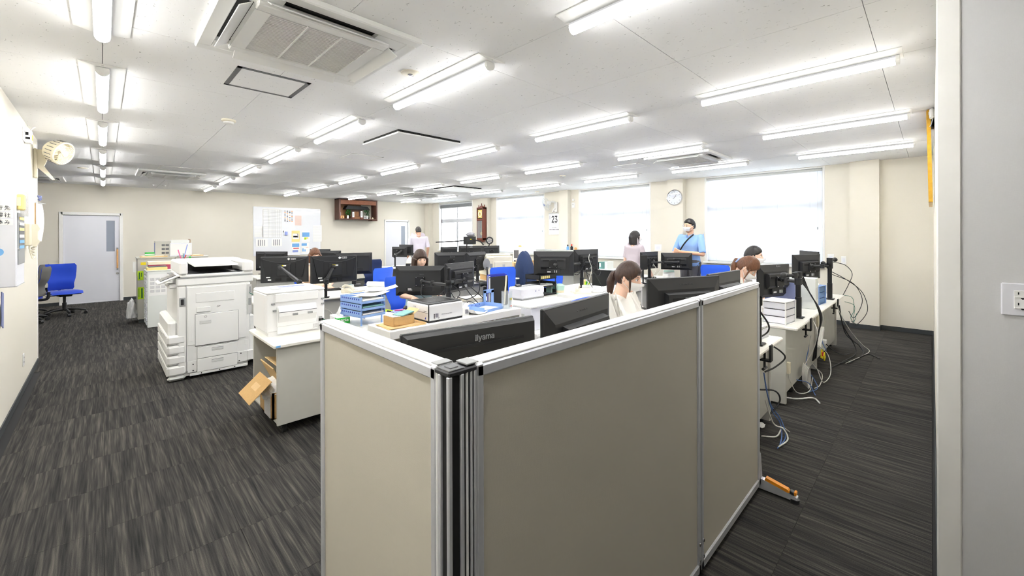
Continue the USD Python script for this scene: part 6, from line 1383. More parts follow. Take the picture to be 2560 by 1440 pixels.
# ============================================================ things on the desks and shelves
def crumple(loc, dims, m, name, label, cat, seed=0, amp=.5, fr=22):
    q = trimesh.creation.icosphere(3, 1.0); v = np.array(q.vertices); v = v * (1 + amp * (meshkit.noise(v * fr / 8 + seed) - .5))[:, None] * V(dims); v[:, 2] = np.maximum(v[:, 2], 0)
    return single(name, G().add(v, q.faces), m, label, cat, None, 50, loc=loc)
def papers(label, loc, n, w, h, rz=0., seed=0, spread=4., name='paper_stack', ms=('paper', 'paper', 'paper_print')):
    """A loose pile: each visible sheet or wad is a part."""
    t = thing(name, label, 'paper', loc, rz); rr = random.Random(seed); z = 0
    for k in range(n):
        th = .003 + .006 * rr.random(); part(t, 'sheet', G().box((.01 * (rr.random() - .5), .01 * (rr.random() - .5), z + th / 2), (w, h, th), rz=spread * (rr.random() - .5) * 2), ms[k % len(ms)]); z += th
    return t
# tissue box and letter trays at the left end of the middle row
t = thing('tissue_box', 'green and white tissue box with a tissue pulled up', 'tissue box', (1.575, 3.90, .70), 84)
part(t, 'box', G().span((-.115, -.058, 0), (.115, .058, .058), .003), 'paper'); part(t, 'end_print', G().span((-.1165, -.0585, .0), (-.06, .0585, .056), .001), 'green', label='green printed end'); part(t, 'lettering', G().text('nepia', .026, FACE_NX, (-.1172, 0, .022), .001, True), 'paper'); part(t, 'side_print', G().span((-.06, -.0588, .0), (.1155, .0588, .018), .001), 'mint')
tv = [[(-.04 + .08 * u + .01 * math.sin(9 * w_), .012 * math.sin(u * 7) * (1 - w_) + .01 * math.sin(5 * w_), .056 + .10 * w_ * (1 - .5 * abs(u - .45))) for u in np.linspace(0, 1, 9)] for w_ in np.linspace(0, 1, 7)]
P_ = V(tv); gg = G(); vv = np.vstack([P_.reshape(-1, 3), P_.reshape(-1, 3) + [0, .002, 0]]); ff = []; a_, b_ = P_.shape[:2]; o_ = a_ * b_
for i in range(a_ - 1):
    for j in range(b_ - 1): q = [i * b_ + j, i * b_ + j + 1, (i + 1) * b_ + j + 1, (i + 1) * b_ + j]; ff += [[q[0], q[1], q[2]], [q[0], q[2], q[3]], [o_ + q[0], o_ + q[2], o_ + q[1]], [o_ + q[0], o_ + q[3], o_ + q[2]]]
part(t, 'tissue', gg.add(vv, ff), 'paper', 60)

t = thing('letter_tray', 'three-tier light blue plastic letter tray full of papers', 'letter tray', (1.745, 3.56, .70), 8); w, d = .25, .34
for k in range(3):
    z = .075 + .062 * k
    tr = part(t, 'tier', G().span((-w / 2, 0, z), (w / 2, d, z + .004)).span((-w / 2, 0, z), (-w / 2 + .004, d, z + .055)).span((w / 2 - .004, 0, z), (w / 2, d, z + .055)).span((-w / 2, d - .004, z), (w / 2, d, z + .055)).span((-w / 2, 0, z), (w / 2, .004, z + .022)), 'tray_blue')
    g = G()
    for j in range(9): g.span((-w / 2 - .0008, .03 + j * .034, z + .030), (-w / 2 + .0002, .044 + j * .034, z + .044))
    part(tr, 'slots', g, 'royal', kind='stuff'); part(tr, 'papers', G().span((-w / 2 + .012, .006, z + .005), (w / 2 - .012, d - .02, z + .022)).box((.0, d * .45, z + .030), (w - .03, d - .05, .010), rz=2), ('paper_print', 'teal', 'paper')[k])
for x in (-w / 2 + .02, w / 2 - .02):
    for y in (.03, d - .03): part(t, 'leg', G().cyl((x, y, 0), (x, y, .255), .008, n=8), 'tray_blue')
P_ = [[(-.14 + .30 * u, -.02 + .24 * v, .006 + .018 * (2 * u - 1) ** 2 + .012 * u) for u in np.linspace(0, 1, 11)] for v in np.linspace(0, 1, 7)]
single('loose_sheet', G().sheet(np.transpose(V(P_), (1, 0, 2))), 'paper', 'curling white sheet lying on top of the blue letter tray', 'paper', None, 50, loc=(1.78, 3.60, .945), rz=14)
P_ = [[(-.15 + .30 * u, -.10 + .21 * v, .012 + .02 * (2 * u - 1) ** 2 + .025 * u) for u in np.linspace(0, 1, 9)] for v in np.linspace(0, 1, 5)]
single('loose_sheet', G().sheet(np.transpose(V(P_), (1, 0, 2))), 'paper', 'second curled sheet sticking out behind the blue letter tray', 'paper', None, 50, loc=(1.93, 3.78, .955), rz=-22)
# envelopes and brown box on the bookshelf
for k, (rz, z, l) in enumerate(((-5, 0, 'lower brown envelope under the small brown box'), (3, .006, 'upper brown envelope under the small brown box'))):
    t = thing('envelope', l, 'envelope', (1.80, 3.165, .75 + z), rz); part(t, 'body', G().span((-.17, -.125, 0), (.17, .125, .0055), .001), 'kraft_light'); part(t, 'flap', G().span((.12, -.12, .0052), (.168, .12, .0062)), 'kraft')
t = thing('carton', 'small brown box filled with papers on the brown envelopes', 'cardboard box', (1.775, 3.16, .762), 4)
part(t, 'box', G().span((-.10, -.075, 0), (-.097, .075, .075)).span((.097, -.075, 0), (.10, .075, .075)).span((-.10, -.075, 0), (.10, -.072, .075)).span((-.10, .072, 0), (.10, .075, .075)).span((-.1, -.075, 0), (.1, .075, .004)), 'kraft'); part(t, 'papers', G().span((-.092, -.068, .004), (.092, .068, .062)).box((-.01, 0, .073), (.17, .12, .004), ry=3), 'paper'); part(t, 'booklet', G().box((.035, -.015, .088), (.14, .11, .008), ry=-7, rz=12), 'teal', label='teal booklet on top'); part(t, 'flap', G().box((.125, 0, .095), (.07, .15, .002), ry=-32), 'kraft_light')
# beside the fringe woman
t = thing('desk_mat', 'lavender desk mat in front of the fringe woman', 'desk mat', (2.28, 4.02, .70)); part(t, 'mat', G().span((-.13, -.10, 0), (.20, .07, .003), .001), 'periwinkle'); part(t, 'edge', G().span((-.13, -.10, 0), (-.126, .07, .0035)), 'slate_blue')
def pen(label, a, b, m, cap):
    t = thing('pen', label, 'pen', (0, 0, 0)); a, b = V(a), V(b); part(t, 'barrel', G().cyl(a, a + (b - a) * .65, .007, n=10), m, 40); part(t, 'cap', G().cyl(a + (b - a) * .65, b, .0078, .006, n=10), cap, 40)
pen('pink highlighter pen on the lavender mat', (2.20, 4.01, .711), (2.30, 3.96, .711), 'pink', 'pink'); pen('lime highlighter pen left of the pink one', (2.16, 4.13, .708), (2.18, 4.02, .708), 'lime', 'lime'); pen('second lime marker beside the lime highlighter', (2.10, 4.10, .708), (2.15, 4.00, .708), 'lime', 'ink')
t = thing('mouse', 'black computer mouse on the lavender mat', 'mouse', (2.34, 3.98, .703), 30); part(t, 'shell', G().tm(trimesh.creation.icosphere(3, 1.), np.diag([.034, .055, .030]), (0, 0, .012)), 'black_gloss', 60); part(t, 'wheel', G().cyl((-.006, .03, .038), (.006, .03, .038), .009, n=10), 'mid_grey', 40)
t = thing('keyboard', 'black keyboard under the hand of the woman between the monitors', 'keyboard', (2.36, 6.20, .70), -8); part(t, 'base', G().span((-.16, -.06, 0), (.16, .07, .018), .004), 'black_plastic'); part(t, 'keys', (lambda q: ([q.span((-.15 + .0252 * i, -.052 + .024 * j, .018), (-.15 + .0252 * i + .021, -.052 + .024 * j + .020, .023)) for i in range(12) for j in range(5)], q)[-1])(G()), 'black_soft', kind='stuff')
def phone(label, loc, rz, m='old_plastic'):
    t = thing('telephone', label, 'telephone', loc, rz)
    part(t, 'base', G().prism([(-.10, 0), (.10, 0), (.10, .055), (.04, .060), (-.10, .022)], -.09, .11, 'x'), m); part(t, 'display', G().prism([(.045, .062), (.095, .058), (.095, .075), (.06, .10)], -.01, .10, 'x'), 'light_grey'); part(t, 'screen', G().box((.045, .066, .086), (.09, .042, .004), rx=42), 'teal')
    part(t, 'handset', G().tube([(-.055, -.10, .050), (-.055, -.06, .085), (-.055, .0, .098), (-.055, .06, .098), (-.055, .095, .078)], [.022] * 6 + [.017] * 12 + [.02] * 6 + [.024], 8), m, 50)
    g = G()
    for i in range(4):
        for j in range(3): g.box((-.002 + .028 * j, .02 - .027 * i, .054 - .0072 * i), (.018, .016, .008), .002, rx=12)
    part(t, 'keys', g, 'cool_white', kind='stuff'); part(t, 'cord', G().tube([(-.055, -.11, .03)] + [(-.075 - .006 * k + .012 * math.sin(k * 2.1), -.12 + .012 * k, .014 + .010 * math.cos(k * 2.1)) for k in range(14)], .0035, 5), m, 50)
    return t
phone('cream desk telephone beside the rolled drawing', (2.50, 5.78, .70), 20); phone('cream desk telephone on the white bookshelf in the middle', (4.40, 3.17, .75), -60); phone('white desk telephone behind the white drawer box on the right', (4.52, 1.20, .70), -40)
t = thing('paper_roll', 'rolled white drawing lying across the desk by the blue chair', 'paper roll', (3.07, 5.95, .745), -63); part(t, 'tube', G().lathe([(.020, -.27), (.044, -.27), (.044, .27), (.020, .27), (.020, -.27)], 26, rot(0, 0, 90)), 'paper', 40); part(t, 'core_end', G().cyl((.268, 0, 0), (.2705, 0, 0), .030, n=20), 'navy_cloth', 40)
papers('white sheets spread under the rolled drawing', (2.88, 5.86, .70), 3, .42, .30, 30, 4, 8)
t = thing('power_strip', 'white power strip fixed below the desk edge beside the cart printer', 'power strip', (1.92, 5.555, .50), 0); part(t, 'body', G().box((0, 0, 0), (.20, .04, .045), .006, ry=-24), 'old_plastic')
g = G()
for x in (-.05, .03): g.box((x, -.021, x * .44), (.035, .003, .028), ry=-24)
part(t, 'sockets', g, 'mid_grey'); part(t, 'cord', G().tube([(.10, 0, .045), (.16, -.01, .04), (.24, -.02, -.05), (.30, -.02, -.18), (.32, 0, -.35)], .005, 6), 'cable_white', 50)
# clutter between the dark-lidded printer and the central monitors
papers('slanting pile of white papers behind the dark-lidded printer', (2.86, 3.72, .70), 6, .30, .21, 25, 8, 12); papers('heap of documents beside the black post of the fringe woman', (3.22, 3.98, .70), 9, .30, .22, -12, 9, 9, ms=('paper', 'cream', 'paper_print'))
t = thing('cup', 'white paper carton with ink bottles beside the dark-lidded printer', 'carton', (2.44, 3.13, .75)); part(t, 'box', G().span((-.04, -.035, 0), (.04, .035, .075), .002), 'paper'); part(t, 'flap', G().box((.03, 0, .09), (.05, .06, .002), ry=-40), 'paper'); part(t, 'print', G().span((-.01, -.0358, .015), (.025, -.035, .055)), 'ink_grey')
single('paper_scroll', G().sheet(np.transpose(V([[(-.09 + .2 * u, -.11 + .22 * v, .004 + .05 * abs(2 * u - 1) ** 3 * (1 if u < .5 else .3)) for u in np.linspace(0, 1, 11)] for v in np.linspace(0, 1, 5)]), (1, 0, 2))), 'paper', 'curled white paper between the carton and the blue open tray', 'paper', None, 50, loc=(2.54, 3.13, .752), rz=8)
t = thing('letter_tray', 'flat open light blue tray holding a few sheets on the bookshelf', 'letter tray', (2.76, 3.20, .75), 10); w, d = .31, .25
part(t, 'tray', G().span((-w / 2, -d / 2, 0), (w / 2, d / 2, .004)).span((-w / 2, -d / 2, 0), (w / 2, -d / 2 + .005, .026)).span((-w / 2, d / 2 - .005, 0), (w / 2, d / 2, .05)).span((w / 2 - .005, -d / 2, 0), (w / 2, d / 2, .05)).span((-w / 2, -d / 2, 0), (-w / 2 + .005, d / 2, .05)), 'tray_blue'); part(t, 'sheet', G().box((.02, -.01, .010), (.22, .17, .008), rz=5), 'paper')
g = G()
for j in range(4): g.cyl((-w / 2 + .04 + .06 * j, d / 2 - .0055, .033), (-w / 2 + .04 + .06 * j, d / 2 - .004, .033), .006, n=8)
part(t, 'holes', g, 'royal', kind='stuff'); part(t, 'ruler', G().box((-.20, .06, .012), (.26, .04, .008), rz=-14), 'tray_blue')
t = thing('pen_holder', 'clear cylinder with paper label and a ruler standing in it', 'pen holder', (2.97, 3.09, .75)); part(t, 'cylinder', G().lathe([(0, .002), (.052, .002), (.052, .175), (.055, .175), (.055, 0), (0, 0)], 28), 'clear_plastic', 40); part(t, 'label', G().lathe([(.0495, .012), (.0495, .10)], 28).lathe([(.0490, .012), (.0490, .10)], 28) if False else G().box((.012, -.046, .06), (.062, .003, .09)), 'paper'); part(t, 'yellow_tag', G().box((.012, -.048, .10), (.032, .002, .02)), 'yellow'); part(t, 'red_stamp', G().box((.015, -.048, .028), (.022, .002, .014)), 'red'); part(t, 'ruler', G().box((.0, .02, .19), (.022, .003, .30), ry=6), 'cream')
t = thing('barcode_scanner', 'black handheld scanner leaning on its stand beside the binders', 'scanner', (3.16, 3.66, .70), -30); part(t, 'handle', G().tube([(0, 0, .0), (.0, .01, .10), (.01, .02, .20)], .02, 8), 'black_plastic', 50); part(t, 'head', G().tube([(-.05, .02, .225), (.02, .02, .24), (.06, .01, .20), (.085, 0, .12)], [.026] * 6 + [.03] * 6 + [.022] * 6 + [.02], 8), 'black_plastic', 50); part(t, 'foot', G().span((-.06, -.05, 0), (.06, .06, .012), .004), 'black_plastic'); part(t, 'cord', G().tube([(.0, -.02, .01), (-.08, -.10, .01), (-.2, -.12, .06), (-.24, -.1, .01)], .004, 6), 'cable_black', 50)
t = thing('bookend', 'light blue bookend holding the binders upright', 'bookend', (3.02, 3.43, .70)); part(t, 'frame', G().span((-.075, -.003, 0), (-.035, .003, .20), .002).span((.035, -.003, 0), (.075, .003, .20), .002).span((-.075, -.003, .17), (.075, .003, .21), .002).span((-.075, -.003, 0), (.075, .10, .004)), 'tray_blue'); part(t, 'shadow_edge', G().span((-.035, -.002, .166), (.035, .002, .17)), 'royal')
def binder(label, x, y, h, m, wid=.028, d=.26, rz=0.):
    t = thing('binder', label, 'binder', (x, y, .70), rz); part(t, 'cover', G().span((-d / 2, 0, 0), (d / 2, .003, h)).span((-d / 2, wid - .003, 0), (d / 2, wid, h)).span((d / 2 - .003, 0, 0), (d / 2, wid, h)), m); part(t, 'pages', G().span((-d / 2 + .005, .0035, .006), (d / 2 - .004, wid - .0035, h - .01)), 'paper'); return t
binder('large black file folder in front of the blue binders', 3.19, 3.445, .335, 'black_soft'); binder('second black folder right behind the front one', 3.24, 3.485, .33, 'black_soft'); binder('royal blue binder standing behind the black folders', 3.26, 3.525, .345, 'royal'); binder('another royal blue binder at the back of the row', 3.27, 3.565, .35, 'royal')
t = thing('letter_tray', 'black mesh three-tier letter tray right of the small white printer', 'letter tray', (4.22, 3.72, .70)); w, d = .34, .26
for k in range(3):
    z = .005 + .105 * k; part(t, 'tier', G().span((-w / 2, -d / 2, z), (w / 2, d / 2, z + .006)).span((-w / 2, d / 2 - .005, z), (w / 2, d / 2, z + .06)).span((-w / 2, -d / 2, z), (-w / 2 + .005, d / 2, z + .06)).span((w / 2 - .005, -d / 2, z), (w / 2, d / 2, z + .06)).span((-w / 2, -d / 2, z), (w / 2, -d / 2 + .005, z + (.06 if k == 2 else .02))), 'black_plastic')
for x in (-w / 2 + .01, w / 2 - .01): part(t, 'post', G().cyl((x, -d / 2 + .01, 0), (x, -d / 2 + .01, .27), .006, n=8).cyl((x, d / 2 - .01, 0), (x, d / 2 - .01, .27), .006, n=8), 'black_plastic')
g = G(); gg = G()
for i in range(9): g.span((-w / 2 + .03 + i * .020, -d / 2 - .0012, .228), (-w / 2 + .042 + i * .020, -d / 2, .262))
part(t, 'mesh_window', g, 'pale_yellow', kind='stuff'); part(t, 'papers', G().box((.02, 0, .13), (.22, .2, .012), rz=4), 'paper')
t = thing('container', 'mint green tub with lid beside the black letter tray', 'container', (4.45, 3.58, .70)); part(t, 'tub', G().lathe([(0, 0), (.055, 0), (.062, .09), (0, .09)], 20), 'mint', 40); part(t, 'lid', G().lathe([(0, .09), (.066, .09), (.066, .115), (.03, .135), (0, .135)], 20), 'mint', 40); part(t, 'band', G().lathe([(.0565, .015), (.0605, .05)], 20), 'cream', 40)
t = thing('container', 'taller mint box behind the mint tub', 'container', (4.43, 3.71, .70)); part(t, 'box', G().span((-.06, -.05, 0), (.06, .05, .14), .004), 'mint'); part(t, 'label', G().span((-.03, -.0512, .04), (.04, -.05, .09)), 'teal')
for x, y, l, m, mm, h in ((5.18, 3.72, 'yellow and white snack packet by the middle post', 'pale_yellow', 'lime', .12), (5.30, 3.78, 'blue and green packet right of the yellow one', 'cool_white', 'green', .11), (5.42, 3.82, 'white wet wipe pack behind the central post', 'cool_white', 'lime', .07)):
    t = thing('packet', l, 'packet', (x, y, .70), 20); part(t, 'pack', G().span((-.06, -.035, 0), (.06, .035, h), .01), m); part(t, 'print', G().span((-.03, -.0365, h * .3), (.045, -.035, h * .75)), mm)
t = thing('tape_dispenser', 'red round tape roll at the foot of the central post', 'tape', (4.98, 3.50, .70)); part(t, 'roll', G().lathe([(.02, -.012), (.04, -.012), (.04, .012), (.02, .012), (.02, -.012)], 20, rot(0, 90), (0, 0, .042)), 'red', 40); part(t, 'base', G().span((-.05, -.02, 0), (.05, .02, .015), .004), 'orange')
papers('white documents spread over the middle bookshelf top', (4.72, 3.17, .75), 4, .40, .28, 8, 14, 6); papers('open white notebook on the middle desk behind the bookshelf', (5.25, 3.58, .70), 2, .34, .24, -8, 15, 3)
t = thing('notebook', 'grey clipboard lying on the documents', 'notebook', (4.62, 3.22, .772), 15); part(t, 'board', G().span((-.10, -.07, 0), (.10, .07, .005), .001), 'light_grey'); part(t, 'clip', G().span((-.03, .05, .005), (.03, .07, .013), .002), 'chrome')
t = thing('computer', 'small black computer case standing on the middle desk', 'computer', (5.55, 3.62, .70), 0); part(t, 'case', G().span((-.075, -.26, 0), (.075, .14, .26), .005), 'black_soft'); part(t, 'front', G().span((-.075, -.266, .01), (.075, -.258, .25), .003), 'black_plastic'); part(t, 'top_panel', G().span((-.07, -.25, .26), (.07, .13, .262)), 'light_grey')
# shelf bay and side cabinet items
papers('white papers on the low cabinet in front of the slotted box', (3.02, 2.70, .0), 2, .20, .2, 0, 3) if False else None
t = thing('file_folder', 'brown paper folder stuffed with sheets on the near desk between the monitors', 'file', (2.25, 1.40, .70), -18); part(t, 'folder', G().span((-.16, -.11, 0), (.16, .11, .03), .003), 'kraft'); part(t, 'sheets', G().span((-.15, -.10, .03), (.14, .10, .045)), 'paper')
# under the desks on the right: drawer boxes, folders, boxes
def drawer_box(label, loc, rz, w, d, h, n, m, dm, items=None):
    t = thing('drawer_box', label, 'drawer box', loc, rz)
    part(t, 'frame', G().span((-w / 2, -d / 2, h - .006), (w / 2, d / 2, h)).span((-w / 2, -d / 2, 0), (-w / 2 + .008, -d / 2 + .012, h)).span((w / 2 - .008, -d / 2, 0), (w / 2, -d / 2 + .012, h)).span((-w / 2, d / 2 - .012, 0), (-w / 2 + .008, d / 2, h)).span((w / 2 - .008, d / 2 - .012, 0), (w / 2, d / 2, h)).span((-w / 2, -d / 2, 0), (w / 2, d / 2, .005)), m)
    for k in range(n):
        z0 = .008 + (h - .014) * k / n; z1 = .008 + (h - .014) * (k + 1) / n - .008; off = (.012 if k else .03)
        dr = part(t, 'drawer', G().span((-w / 2 + .01, -d / 2 + .01 - off, z0), (w / 2 - .01, d / 2 - .02, z0 + .004)).span((-w / 2 + .01, -d / 2 - off + .006, z0), (w / 2 - .01, -d / 2 - off + .012, z1)).span((-w / 2 + .01, -d / 2 - off + .01, z0), (-w / 2 + .014, d / 2 - .02, z1)).span((w / 2 - .014, -d / 2 - off + .01, z0), (w / 2 - .01, d / 2 - .02, z1)).span((-w / 2 + .01, d / 2 - .024, z0), (w / 2 - .01, d / 2 - .02, z1)), dm)
        part(dr, 'contents', G().span((-w / 2 + .03, -d / 2 + .03 - off, z0 + .004), (w / 2 - .03, d / 2 - .05, z0 + (z1 - z0) * .6)), items or 'paper_print'); part(dr, 'handle', G().span((-.03, -d / 2 - off - .004, z1 - .02), (.03, -d / 2 - off + .006, z1 - .01), .002), m)
    return t
drawer_box('white plastic three-drawer box on the right desk corner', (4.42, .99, .70), 84, .20, .26, .205, 3, 'white_plastic', 'cool_white')
drawer_box('translucent blue drawer box by the farther monitor post', (5.90, 1.0, .70), 84, .24, .26, .21, 3, 'tray_blue', 'box_clear_blue', 'sky_blue')
papers('white sheets lying on the blue drawer box', (5.90, 1.0, .912), 3, .2, .15, 10, 5)
t = thing('letter_tray', 'small white tray stacked with printed papers just past the screen end', 'letter tray', (3.60, 1.03, .70), 84); part(t, 'tray', G().span((-.11, -.15, 0), (.11, .15, .005)).span((-.11, -.15, 0), (-.105, .15, .07)).span((.105, -.15, 0), (.11, .15, .07)).span((-.11, -.15, 0), (.11, -.145, .05)).span((-.11, .145, 0), (.11, .15, .07)), 'cool_white')
for k in range(5): part(t, 'paper', G().box((.004 * (k % 2), .006 * (k % 3), .012 + .017 * k), (.20, .27, .014), rz=3 * ((k % 3) - 1)), ('paper_print', 'paper', 'salmon', 'paper', 'paper_print')[k])
for k, (x, y, m, h, l) in enumerate(((5.18, 1.12, 'slate_blue', .31, 'tall slate blue file box between the two right posts'), (5.44, 1.0, 'cabinet_white', .33, 'white file standing beside the slate blue file box'), (5.52, 1.0, 'cabinet_white', .33, 'second white file next to the blue drawer box'))):
    t = thing('file_box', l, 'file', (x, y, .70), 0); wd = .13 if k == 0 else .035; part(t, 'case', G().span((-wd, -.13, 0), (wd, .14, h), .004), m); part(t, 'spine', G().span((-wd * .6, -.132, h * .3), (wd * .6, -.13, h * .7)), 'paper_print' if k else 'periwinkle')
for k, (x, m, l) in enumerate(((4.66, 'navy_cloth', 'dark box with a yellow note, left, behind the white drawers'), (4.92, 'navy_cloth', 'dark box with a yellow note, right, behind the white drawers'))):
    t = thing('stationery_box', l, 'box', (x, 1.36, .70)); part(t, 'box', G().span((-.08, -.04, 0), (.08, .05, .10), .004), m); part(t, 'note', G().span((-.035, -.042, .05), (.03, -.04, .10)), 'pale_yellow')
# window side: long table, white cabinet, blue crates, tower
t = thing('side_table', 'long white table under the blind behind the standing woman', 'table', (8.05, 5.6, 0)); part(t, 'tabletop', G().span((-.30, -1.15, .70), (.30, 1.15, .73), .004), 'white_laminate')
for sx in (-.26, .26):
    for sy in (-1.08, 1.08): part(t, 'leg', G().cyl((sx, sy, 0), (sx, sy, .70), .018, n=10), 'light_grey', 40)
for k, (y, m) in enumerate(((5.62, 'royal'), (5.54, 'cabinet_white'), (5.46, 'royal'), (5.30, 'black_soft'), (5.20, 'teal'), (5.05, 'cabinet_white'))):
    t = thing('file_folder', ('blue', 'white', 'second blue', 'black', 'teal', 'second white')[k] + ' file standing on the long white table by the window', 'file', (8.02, y, .73)); part(t, 'cover', G().span((-.13, -.033, 0), (.13, .033, (.20, .19, .2, .15, .16, .17)[k]), .003), m); part(t, 'label', G().span((-.132, -.02, .05), (-.13, .02, .13)), 'paper')
t = thing('storage_cabinet', 'low white cabinet against the wall below the tear-off calendar', 'cabinet', (8.33, 6.72, 0)); part(t, 'body', G().span((-.20, -.62, 0), (.20, .62, 1.10), .004), 'cabinet_white')
for k in (-1, 1): dr = part(t, 'door', G().span((-.215, .01 if k > 0 else -.61, .06), (-.20, .61 if k > 0 else -.01, 1.07), .003), 'cabinet_white'); part(dr, 'handle', G().span((-.225, .05 * k - .015, .55), (-.215, .05 * k + .015, .67), .003), 'mid_grey')
part(t, 'top_board', G().span((-.22, -.63, 1.10), (.21, .63, 1.12), .003), 'light_grey')
for (y, m, c, l, h) in ((6.38, 'sky_blue', 'black_plastic', 'small cyan bottle with black cap on the white window cabinet', .09), (6.26, 'black_soft', 'red', 'small dark bottle with a red top on the white window cabinet', .10), (6.14, 'wood_light', 'cream', 'little wooden bottle on the white window cabinet', .07)):
    t = thing('bottle', l, 'bottle', (8.25, y, 1.12)); part(t, 'body', G().lathe([(0, 0), (.032, 0), (.034, h * .7), (.014, h), (0, h)], 14), m, 40); part(t, 'cap', G().lathe([(0, h + .045), (.018, h + .04), (.018, h), (0, h)], 12), c, 40)
t = thing('crate', 'blue plastic crate on the floor under the large window, lower', 'crate', (8.2, 2.35, 0)); part(t, 'crate', G().span((-.25, -.35, 0), (.25, .35, .30), .01).span((-.27, -.37, .27), (.27, .37, .30), .006), 'chair_bright_blue'); part(t, 'label', G().span((-.255, -.1, .1), (-.25, .1, .2)), 'paper')
t = thing('crate', 'blue plastic crate stacked on the lower one under the large window', 'crate', (8.2, 2.32, .302)); part(t, 'crate', G().span((-.25, -.35, 0), (.25, .35, .28), .01).span((-.27, -.37, .25), (.27, .37, .28), .006), 'sky_blue'); part(t, 'label', G().span((-.255, .0, .1), (-.25, .2, .18)), 'paper')
desk('white worktable behind the beige printer towards the window', 5.75, 7.35, 6.02, 6.72, drawers=False)
t = thing('office_tower', 'white upright office device with dark slots by the window', 'device', (6.50, 6.34, .70), -45); part(t, 'case', G().span((-.15, -.14, 0), (.15, .16, .57), .01), 'white_plastic'); part(t, 'bay', G().span((-.13, -.145, .30), (-.03, -.138, .47)).span((-.13, -.145, .08), (-.03, -.138, .26)), 'shadow_gap'); part(t, 'tag', G().span((-.03, -.142, .545), (.03, -.138, .575)), 'pale_yellow')
t = thing('carton', 'brown cardboard box stacked behind the left central monitor', 'cardboard box', (6.28, 5.98, .0), -40); part(t, 'body', G().span((-.25, -.2, 0), (.25, .2, .93), .004), 'kraft_light'); part(t, 'tape', G().span((-.02, -.201, .5), (.02, .201, .931)), 'kraft')
papers('pile of brown and white files on the tall cardboard box', (6.30, 6.0, .932), 7, .36, .28, -40, 21, 8, ms=('kraft_light', 'paper', 'kraft'))
P_ = []
for a in np.linspace(0, 2 * PI, 37):
    P_.append([( (.06 + .30 * w_ ** .8) * (1 + .10 * math.sin(5 * a + 1) * w_) * math.cos(a), (.05 + .24 * w_ ** .8) * (1 + .10 * math.sin(5 * a + 1) * w_) * math.sin(a), 1.16 - 1.1 * w_ ** 1.7 + .03 * math.cos(2 * a) * (1 - w_)) for w_ in np.linspace(0, 1, 12)])
Pn = V(P_); vv = Pn.reshape(-1, 3); ff = []; b_ = 12
for i in range(36):
    for j in range(b_ - 1): q = [i * b_ + j, i * b_ + j + 1, (i + 1) * b_ + j + 1, (i + 1) * b_ + j]; ff += [[q[0], q[1], q[2]], [q[0], q[2], q[3]]]
vv = np.vstack([vv, [0, 0, 1.165]]); k_ = len(vv) - 1
for i in range(36): ff.append([k_, i * b_, (i + 1) * b_])
t = thing('covered_machine', 'machine hidden under a navy blue cloth behind the beige printer', 'covered machine', (5.88, 5.62, 0), 20); part(t, 'cloth', G().add(vv, ff), 'navy_cloth', 60); part(t, 'stand', G().cyl((0, 0, 0), (0, 0, 1.1), .04).span((-.2, -.15, 0), (.2, .15, .05), .01), 'black_plastic')
# far desk clutter
crumple((5.62, 9.35, .70), (.16, .12, .09), 'paper', 'plastic_bag', 'crumpled white bag on the desk of the far man', 'bag', 3)
papers('papers on the desk of the far man', (5.38, 9.62, .70), 5, .3, .22, 20, 31)
t = thing('device', 'white desk device on a black base beside the fringe woman', 'device', (4.62, 7.62, .0), -40); part(t, 'cabinet', G().span((-.2, -.18, 0), (.2, .2, .84), .006), 'cabinet_white'); part(t, 'base', G().span((-.14, -.12, .84), (.14, .12, .92), .006), 'black_plastic'); part(t, 'top', G().prism([(-.12, .92), (.12, .92), (.12, 1.03), (-.08, .97)], -.13, .13, 'x'), 'old_plastic'); part(t, 'label', G().span((-.04, -.122, .87), (.04, -.12, .90)), 'paper')
t = thing('orange_clip', 'small orange object on the desk beside the bright blue chair', 'stationery', (3.05, 6.05, .70)); part(t, 'body', G().cyl((0, 0, 0), (0, 0, .05), .025, n=12), 'orange', 40); part(t, 'cap', G().cyl((0, 0, .05), (0, 0, .06), .018, n=12), 'red', 40)
# cabinets along the left aisle
t = thing('filing_cabinet', 'grey steel cabinet with yellow-green stickers in the left aisle', 'cabinet', (.42, 9.62, 0)); part(t, 'body', G().span((0, 0, .06), (.50, .42, 1.11), .004), 'cabinet_grey'); part(t, 'plinth', G().span((.015, .015, 0), (.48, .40, .062)), 'cabinet_base'); part(t, 'top', G().span((-.01, -.01, 1.11), (.505, .43, 1.13), .003), 'cabinet_grey')
st = part(t, 'sticker', G().span((.0, -.0015, .74), (.075, .0, .90)), 'lime', label='yellow-green sticker'); part(st, 'lettering', G().span((.015, -.002, .765), (.03, -.0013, .875)).span((.045, -.002, .80), (.055, -.0013, .87)), 'green_ink')
st = part(t, 'sticker', G().span((.0, -.0015, .41), (.085, .0, .62)), 'lime', label='lower yellow-green sticker'); part(st, 'lettering', G().span((.045, -.002, .43), (.065, -.0013, .60)).span((.012, -.002, .45), (.02, -.0013, .6)), 'green_ink')
part(t, 'sticker', G().span((.04, -.0015, 1.0), (.11, .0, 1.05)), 'yellow'); part(t, 'sticker', G().span((-.0015, .1, .8), (.0, .26, .9)), 'lime'); part(t, 'side_rack', G().span((-.06, .05, .1), (.0, .38, .16)).span((-.06, .05, .1), (-.055, .38, .4)), 'mid_grey')
t = thing('filing_cabinet', 'grey steel cabinet to the right of the stickered one', 'cabinet', (.93, 9.62, 0)); part(t, 'body', G().span((0, 0, .06), (.48, .42, 1.11), .004), 'cabinet_grey'); part(t, 'plinth', G().span((.015, .015, 0), (.46, .40, .062)), 'cabinet_base'); part(t, 'top', G().span((-.005, -.01, 1.11), (.49, .43, 1.13), .003), 'cabinet_grey')
